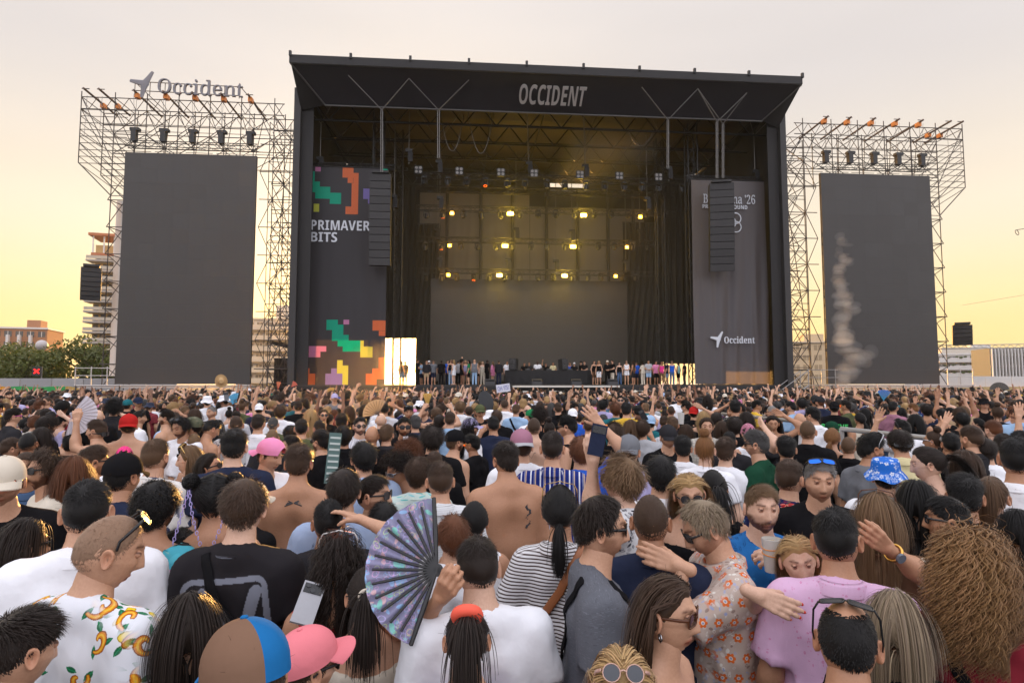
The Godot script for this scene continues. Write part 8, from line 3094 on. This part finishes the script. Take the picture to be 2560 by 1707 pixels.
func stage_people() -> void:
	var g := RandomNumberGenerator.new()
	g.seed = 77
	# [u, depth behind the stage edge, facing, build, skin, hair, hair colour, top, cloth, legs, leg cloth, label]
	var rows := [
		[1003, 1.0, 40, "f", 3, "long", "dark", "top", "charcoal", "shorts", "denim", "person in dark top and shorts standing against the sunlit gap"],
		[1012, 1.4, -30, "m", 3, "crop", "black", "tee", "charcoal", "shorts", "denim", "person in charcoal T-shirt embracing against the sunlit gap"],
		[1043, 0.6, 70, "m", 2, "crop", "dark", "tee", "black", "trousers", "black", "person all in black with folded arms beside the sunlit gap"],
		[1053, 1.6, -60, "m", 2, "textured", "black", "tee", "sky", "shorts", "navy", "person in pale blue T-shirt and navy shorts on the stage"],
		[1066, 0.5, 190, "m", 1, "crop", "dark", "long", "charcoal", "shorts", "tan", "person in charcoal jumper and khaki shorts on the stage"],
		[1072, 1.3, 20, "m", 1, "crop", "brown", "long", "pale", "trousers", "navy", "person in a white cap and grey top on the stage"],
		[1083, 0.7, 175, "m", 1, "textured", "mid", "shirt", "grey", "shorts", "navy", "person in grey cardigan and navy shorts on the stage"],
		[1103, 0.3, 0, "b", 5, "buzz", "black", "tee", "black", "trousers", "black", "guard in black T-shirt with printed back, standing broad"],
		[1119, 1.2, 150, "m", 1, "thin", "brown", "tee", "blue", "trousers", "navy", "person in blue top beside the broad guard"],
		[1127, 0.6, 165, "f", 1, "long", "brown", "top", "black", "trousers", "sky", "person in black strap top and pale jeans on the stage"],
		[1134, 0.3, -60, "f", 0, "shoulder", "blond", "top", "white", "skirt", "white", "person in white dress and tall cream boots on the stage"],
		[1145, 1.1, 20, "m", 1, "crop", "dark", "shirt", "pale", "trousers", "black", "person in pale shirt raising a hand on the stage"],
		[1154, 0.5, 70, "f", 4, "afro", "black", "top", "black", "skirt", "black", "person in black crop top and black boots on the stage"],
		[1163, 1.2, 170, "f", 1, "longwavy", "blond", "top", "lilac", "skirt", "mauve", "person in lilac top behind the green blouse"],
		[1172, 0.4, -80, "f", 1, "longwavy", "black", "shirt", "green", "shorts", "black", "person in green print blouse and black shorts on the stage"],
		[1186, 0.2, 4, "b", 1, "none", "dark", "tank", "grey", "trousers", "sky", "bald person in grey vest and pale jeans on the stage"],
		[1199, 1.3, 30, "f", 1, "long", "light", "top", "white", "skirt", "black", "person in white top behind the grey vest"],
		[1206, 1.0, 170, "f", 0, "longwavy", "blond", "top", "cream", "trousers", "cream", "person in cream behind the guard by the monitor"],
		[1218, 0.4, 60, "b", 5, "buzz", "black", "tee", "black", "trousers", "black", "guard in black leaning towards the pink dress"],
		[1232, 1.0, -60, "f", 1, "long", "light", "long", "pink", "skirt", "pink", "person in patterned pink dress on the stage"],
		[1247, 0.5, 10, "m", 1, "thin", "dark", "long", "charcoal", "trousers", "navy", "person in charcoal shirt near the wedge monitor"],
		[1268, 2.6, 170, "m", 2, "crop", "black", "tee", "white", "trousers", "black", "person in white T-shirt behind the table's end"],
		[1311, 3.4, 180, "m", 2, "crop", "black", "tee", "black", "trousers", "black", "performer in black T-shirt bent over the players"],
		[1323, 4.4, 180, "m", 2, "crop", "black", "tee", "charcoal", "trousers", "black", "person in charcoal behind the performers"],
		[1344, 3.4, 180, "b", 5, "none", "black", "tee", "white", "trousers", "black", "bald performer in white T-shirt behind the table"],
		[1365, 4.6, 180, "m", 2, "textured", "dark", "tee", "black", "trousers", "black", "person raising an arm behind the performers"],
		[1383, 3.9, 180, "f", 2, "long", "dark", "tee", "butter", "trousers", "black", "person in pale yellow T-shirt behind the table"],
		[1425, 4.4, 180, "m", 2, "crop", "black", "tank", "blue", "trousers", "black", "person with one arm up beside the booth monitor"],
		[1436, 3.6, 176, "m", 1, "crop", "brown", "tee", "black", "trousers", "black", "person in a white and blue cap and black T-shirt behind the table"],
		[1453, 4.0, -120, "m", 1, "crop", "dark", "tee", "black", "trousers", "black", "person in a black cap talking at the table's end"],
		[1462, 3.4, -150, "m", 1, "crop", "dark", "tee", "black", "trousers", "black", "person in black T-shirt at the table's end"],
		[1486, 1.4, 150, "f", 1, "long", "dark", "top", "black", "shorts", "brown", "person in black top and brown shorts beside the table"],
		[1498, 0.9, -160, "f", 1, "longwavy", "blond", "top", "black", "shorts", "white", "person in white shorts turned aside on the stage"],
		[1519, 0.6, 176, "f", 1, "long", "blond", "long", "black", "trousers", "black", "person in pale cap, black crop jacket and trousers on the stage"],
		[1532, 0.5, -120, "m", 1, "crop", "black", "tee", "black", "trousers", "cream", "person in black T-shirt and cream trousers on the stage"],
		[1549, 0.2, 172, "f", 0, "shoulder", "dark", "top", "black", "trousers", "denim", "person in black strap top and blue jeans on the stage"],
		[1567, 0.3, 176, "f", 1, "pony", "dark", "tank", "white", "skirt", "white", "person in white skirt with jacket round the waist on the stage"],
		[1584, 0.4, -60, "f", 2, "long", "brown", "top", "brown", "shorts", "charcoal", "person in brown top and dark shorts on the stage"],
		[1591, 1.2, 178, "m", 2, "crop", "black", "tee", "blue", "shorts", "navy", "person in blue T-shirt behind the brown top"],
		[1608, 0.3, -40, "f", 4, "curly", "black", "shirt", "cream", "trousers", "cream", "person in cream shirt and cream cargo trousers on the stage"],
		[1622, 0.2, 170, "m", 2, "textured", "black", "tee", "pale", "shorts", "sky", "person in white print T-shirt and pale denim shorts on the stage"],
		[1641, 1.0, 160, "m", 2, "crop", "dark", "shirt", "pink", "shorts", "charcoal", "person in pale pink shirt on the stage"],
		[1655, 0.3, 160, "f", 3, "long", "dark", "top", "hotpink", "trousers", "brown", "person in pink band top and brown trousers on the stage"],
		[1669, 0.7, -70, "m", 1, "thin", "steel", "tee", "navy", "shorts", "sky", "person in navy T-shirt and light denim shorts on the stage"],
		[1681, 0.3, 170, "f", 1, "long", "dark", "top", "blue", "trousers", "denim", "person in blue top and blue jeans on the stage"],
		[1697, 1.0, -60, "f", 1, "bob", "dark", "tank", "mint", "shorts", "black", "person in mint vest and black shorts on the stage"],
		[1712, 0.4, -70, "m", 2, "crop", "black", "tee", "black", "trousers", "charcoal", "guard in black T-shirt standing at the end of the line"],
	]
	for r in rows:
		var z: float = ZF - 0.55 - r[1] * 0.9
		var p := on_z(r[0], 950, z)
		var d := pix(r[0], 950)
		var spec := {"at": Vector3(p.x, DECK, z), "yaw": PI - deg_to_rad(r[2]) - atan2(d.x, -d.z), "build": r[3], "skin": r[4], "hair": r[5], "hc": r[6], "top": r[7], "cloth": r[8], "legs": r[9], "legcloth": r[10], "label": r[11], "group": "people standing on the stage", "size": g.randf_range(0.95, 1.05), "var": 0, "arms": ["down", "down"]}
		if r[0] in [1145, 1365, 1425]: spec.arms = ["down", "up"]
		if r[0] in [1043, 1053, 1519, 1567, 1622, 1608, 1532]: spec.arms = ["front", "front"]
		if r[0] in [1311, 1344, 1462, 1383]: spec.arms = ["front", "front"]
		if r[0] in [1072, 1436, 1453]: spec.hair = "under"
		if r[0] in [1072, 1436]: spec.cap = ["cap", "white", "sky", 0]
		if r[0] == 1453: spec.cap = ["cap", "black", "black", 0]
		if r[0] == 1519: spec.cap = ["bucket", "cream", "cream"]
		if r[0] in [1083, 1127, 1549, 1567, 1591, 1681]: spec.glasses = ["square", "black", "dark", "on"]
		person(spec)

# ---- the rest of the crowd: single people as far as one can tell them apart, then one mass

func more_people() -> void:
	var g := RandomNumberGenerator.new()
	g.seed = 4242
	var spots := []
	# a jittered field of standing places in front of the stage
	var z := -2.4
	while z > -40.6:
		var pitch := 0.60 if z > -8.0 else 0.62
		var half := 1.02 * -z + 4.0
		var x := -half
		while x < half:
			var p := Vector2(x + g.randf_range(-0.2, 0.2), z + g.randf_range(-0.2, 0.2))
			x += pitch * g.randf_range(0.92, 1.1)
			var u := seen_at(Vector3(p.x, 1.62, p.y))
			if u.x < -90 or u.x > 2650 or u.z < 2.2: continue
			if p.x > 46.0 or p.x < -34.0: continue
			if in_the_way(p): continue
			var free := true
			for q in feet:
				if absf(q.x - p.x) < 0.5 and absf(q.y - p.y) < 0.5 and q.distance_to(p) < 0.47:
					free = false
					break
			if not free: continue
			# leave the view of the people above free
			if hides_someone(p, u): continue
			spots.append([p, u.z])
		z -= pitch
	spots.sort_custom(func(a, b) -> bool: return a[1] < b[1])
	print("spots ", spots.size())
	var singles := 118
	var looks := look_list()
	var mass := {}
	for i in spots.size():
		var p: Vector2 = spots[i][0]
		var lk: Dictionary = looks[g.randi() % looks.size()]
		var size := clampf(g.randfn(0.985, 0.052), 0.86, 1.10)
		if lk.build == "f": size *= 0.965
		var to_stage := atan2(6.0 - p.x, p.y + 46.0) * 0.6
		var face := to_stage + deg_to_rad(g.randfn(0.0, 16.0))
		if g.randf() < 0.14: face += deg_to_rad(g.randf_range(60, 300))
		var yaw := PI + face * -1.0
		if i < singles:
			var spec := lk.duplicate()
			spec.at = Vector3(p.x, 0, p.y)
			spec.yaw = yaw
			spec.size = size
			var back := absf(wrapf(face, -PI, PI)) < 0.8
			spec.label = single_label(spec, back)
			spec.group = "people standing in the crowd"
			person(spec)
		else:
			var xf := Transform3D(Basis(Vector3.UP, yaw).scaled(Vector3.ONE * size), Vector3(p.x, 0, p.y))
			add_to_mass(mass, lk, xf, g)
	lay_mass(mass)

func seen_at(p: Vector3) -> Vector3:
	var c := cam.transform.affine_inverse() * p
	if c.z > -0.1: return Vector3(-9999, 0, 0)
	return Vector3(1280.0 + FOCAL * c.x / -c.z, 853.5 - FOCAL * c.y / -c.z, -c.z)

func in_the_way(p: Vector2) -> bool:
	# steps, cabinets and the strip kept free before the deck
	return p.y < -38.4 and p.x > 2.0 and p.x < 13.5 or p.y < -40.2

func hides_someone(p: Vector2, u: Vector3) -> bool:
	for f in faces_kept:
		# f: u, v, depth, half width in pixels
		if u.z < f[2] - 0.1 and absf(u.x - f[0]) < f[3] + 0.20 * FOCAL / u.z:
			var top := u.y - 0.14 * FOCAL / u.z
			if top < f[1] + f[3] * 1.1: return true
	return false

var faces_kept := []

func single_label(spec: Dictionary, back: bool) -> String:
	var what: String = {"tee": "T-shirt", "shirt": "shirt", "tank": "vest", "long": "long-sleeved top", "top": "strappy top", "none": "bare back"}[spec.top]
	var col: String = spec.cloth
	var names := {"bluestripe": "blue striped", "thinstripe": "black and white striped", "blackfloral": "black flowered", "hawaii": "flowered navy", "pale": "pale grey", "sky": "light blue", "tiedye": "mint tie-dye", "leafline": "leaf-patterned cream", "plaid": "checked"}
	col = names.get(col, col)
	var out := "person in %s %s" % [col, what] if spec.top != "none" else "shirtless person"
	if spec.has("cap"): out += " and %s %s" % [spec.cap[1], "bucket hat" if spec.cap[0] == "bucket" else ("cap worn backwards" if spec.cap[3] == 180 else "cap")]
	if spec.has("glasses"): out += " with sunglasses" + (" pushed up" if spec.glasses[3] == "up" else "")
	var pose := ""
	if spec.has("arms") and spec.arms != ["down", "down"]:
		var a: Array = spec.arms
		pose = "both arms raised" if a[0] in ["up", "upbent", "high"] and a[1] in ["up", "upbent", "high"] else ("one arm raised" if "up" in a or "high" in a or "upbent" in a else ("hands held in front" if "front" in a or "chest" in a else "holding up a hand near the face"))
	out += ", " + (pose + ", " if pose else "") + ("back turned" if back else "facing away from the stage")
	if out.split(" ").size() > 16: out = out.replace(" with sunglasses", "").replace(" pushed up", "").replace(", facing away from the stage", "")
	return out

func look_list() -> Array:
	# a set of different-looking people that the far crowd is made of
	var out := []
	var g := RandomNumberGenerator.new()
	g.seed = 99
	var men := ["crop", "crop", "textured", "textured", "tousled", "curly", "wavy", "buzz", "thin", "bald_ring", "afro"]
	var women := ["long", "longwavy", "pony", "bob", "lowpony", "bun", "shoulder", "longcurly", "long"]
	var cl := ["black", "black", "white", "white", "white", "white", "navy", "charcoal", "grey", "pale", "cream", "sky", "blue", "red", "green", "olive", "wine", "pink", "brown", "tan", "teal", "yellow", "lilac", "bluestripe", "thinstripe", "blackfloral", "hawaii", "plaid", "denim"]
	for i in 110:
		var fem := g.randf() < 0.36
		var lk := {"build": "f" if fem else ("b" if g.randf() < 0.15 else "m"), "skin": [0, 1, 1, 1, 2, 2, 2, 3, 4][g.randi() % 9], "hair": women[g.randi() % women.size()] if fem else men[g.randi() % men.size()], "hc": ["black", "black", "black", "dark", "dark", "dark", "brown", "brown", "mid", "auburn", "light", "steel", "blond"][g.randi() % 13], "var": g.randi() % 2, "cloth": cl[g.randi() % cl.size()], "top": ["tee", "tank", "top", "tee"][g.randi() % 4] if fem else ["tee", "tee", "tee", "shirt", "tank"][g.randi() % 5], "turn": [0.0, 0.0, 25.0, -25.0][g.randi() % 4], "nod": 0.0, "beard": 0 if fem else [0, 1, 1, 2][g.randi() % 4], "arms": ["down", "down"]}
		if lk.turn != 0.0: lk.arms = ["down", "down"]
		elif g.randf() < 0.38: lk.arms = [["up", "down"], ["down", "upbent"], ["up", "up"], ["phone", "down"], ["front", "front"], ["high", "down"], ["down", "head"]][g.randi() % 7]
		var q := g.randf()
		if not fem and q < 0.13: lk.cap = [["cap", "back", "bucket"][g.randi() % 3], ["black", "black", "white", "navy", "olive", "charcoal", "cream"][g.randi() % 7], "black", 180 if g.randf() < 0.4 else 0]
		if lk.has("cap"):
			lk.cap[2] = lk.cap[1]
			lk.hair = "under"
			if lk.cap[0] == "back": lk.cap[3] = 180
		elif q > 0.72: lk.glasses = ["square", "black", "dark", "on" if q > 0.8 else "up"]
		if not fem and q > 0.2 and q < 0.25: lk.top = "none"
		out.append(lk)
	return out

func add_to_mass(mass: Dictionary, lk: Dictionary, xf: Transform3D, g: RandomNumberGenerator) -> void:
	var fr := head_frame(lk.turn, lk.nod, 0.0).scaled_local(Vector3.ONE * head_size(lk.build))
	var put := func(kind: String, mesh: Mesh, m: Material, at: Transform3D, col: Color) -> void:
		var key := "%s|%d|%d" % [kind, mesh.get_instance_id(), m.get_instance_id()]
		if not mass.has(key): mass[key] = [kind, mesh, m, [], []]
		mass[key][3].append(at)
		mass[key][4].append(col)
	var shade := g.randf_range(0.8, 1.15)
	put.call("body", body_mesh(lk.build, lk.arms[0], lk.arms[1], lk.turn, lk.nod, 0.0, lk.beard, false, lk.top in ["tee", "shirt", "long"]), crowd_mat("crowd_skin", 0.5), xf, SKIN[lk.skin] * shade)
	var hk: Color = HAIR[lk.hc] * g.randf_range(0.8, 1.2)
	put.call("hair", hair_mesh(lk.hair, lk.var), crowd_mat("crowd_hair", 0.42), xf * fr, hk)
	if lk.top != "none":
		var key := "mesh_shirt_%s_%s_%s_%s" % [lk.build, lk.arms[0], lk.arms[1], lk.top]
		if not cache.has(key): cache[key] = shirt_shape(lk.build, lk.arms[0], lk.arms[1], lk.top).done()
		if CLOTH.has(lk.cloth): put.call("shirts", cache[key], crowd_mat("crowd_cloth", 0.88), xf, CLOTH[lk.cloth] * g.randf_range(0.85, 1.1))
		else: put.call("shirts", cache[key], cloth_mat(lk.cloth), xf, Color.WHITE)
	if not cache.has("mesh_legs_trousers"): cache["mesh_legs_trousers"] = legs_shape("trousers").done()
	put.call("trousers", cache["mesh_legs_trousers"], crowd_mat("crowd_cloth", 0.88), xf, Color(0.04, 0.045, 0.06))
	if lk.has("cap"):
		for p in cap_parts("plain" if lk.cap[0] == "cap" else lk.cap[0]):
			put.call("caps", p[1], crowd_mat("crowd_cloth", 0.88), xf * fr * Transform3D(Basis.from_euler(Vector3(-0.1, deg_to_rad(lk.cap[3]), 0)).scaled(Vector3.ONE * 1.06), Vector3(0, 0.002, -0.003)), CLOTH[lk.cap[1]])
	if lk.has("glasses"):
		var gf := fr
		if lk.glasses[3] == "up": gf = fr * Transform3D(Basis(Vector3.RIGHT, -0.95).scaled(Vector3.ONE * 1.05), Vector3(0, 0.045, 0.014))
		for p in glasses_parts("square"):
			put.call("sunglasses", p[1], plastic_mat("black"), xf * gf, Color.WHITE)

func crowd_mat(key: String, rough: float) -> StandardMaterial3D:
	if mats.has(key): return mats[key]
	var m := mat(key, Color.WHITE, rough)
	m.vertex_color_use_as_albedo = true
	if key == "crowd_hair":
		m.backlight_enabled = true
		m.metallic_specular = 0.3
		m.rim_enabled = true
		m.rim = 0.45
		m.rim_tint = 0.3
		m.backlight = Color(0.5, 0.42, 0.3)
	return m

func lay_mass(mass: Dictionary) -> void:
	var root := Node3D.new()
	root.name = "crowd"
	add_child(root)
	tag(root, "dense mass of people filling the ground up to the stage", "crowd", "", "stuff")
	for key in mass:
		var e: Array = mass[key]
		var mm := MultiMesh.new()
		mm.transform_format = MultiMesh.TRANSFORM_3D
		mm.use_colors = true
		mm.mesh = e[1]
		mm.instance_count = e[3].size()
		for i in e[3].size():
			mm.set_instance_transform(i, e[3][i])
			mm.set_instance_color(i, e[4][i])
		var o := MultiMeshInstance3D.new()
		o.name = e[0]
		o.multimesh = mm
		o.material_override = e[2]
		o.set_meta("kind", "stuff")
		root.add_child(o, true)
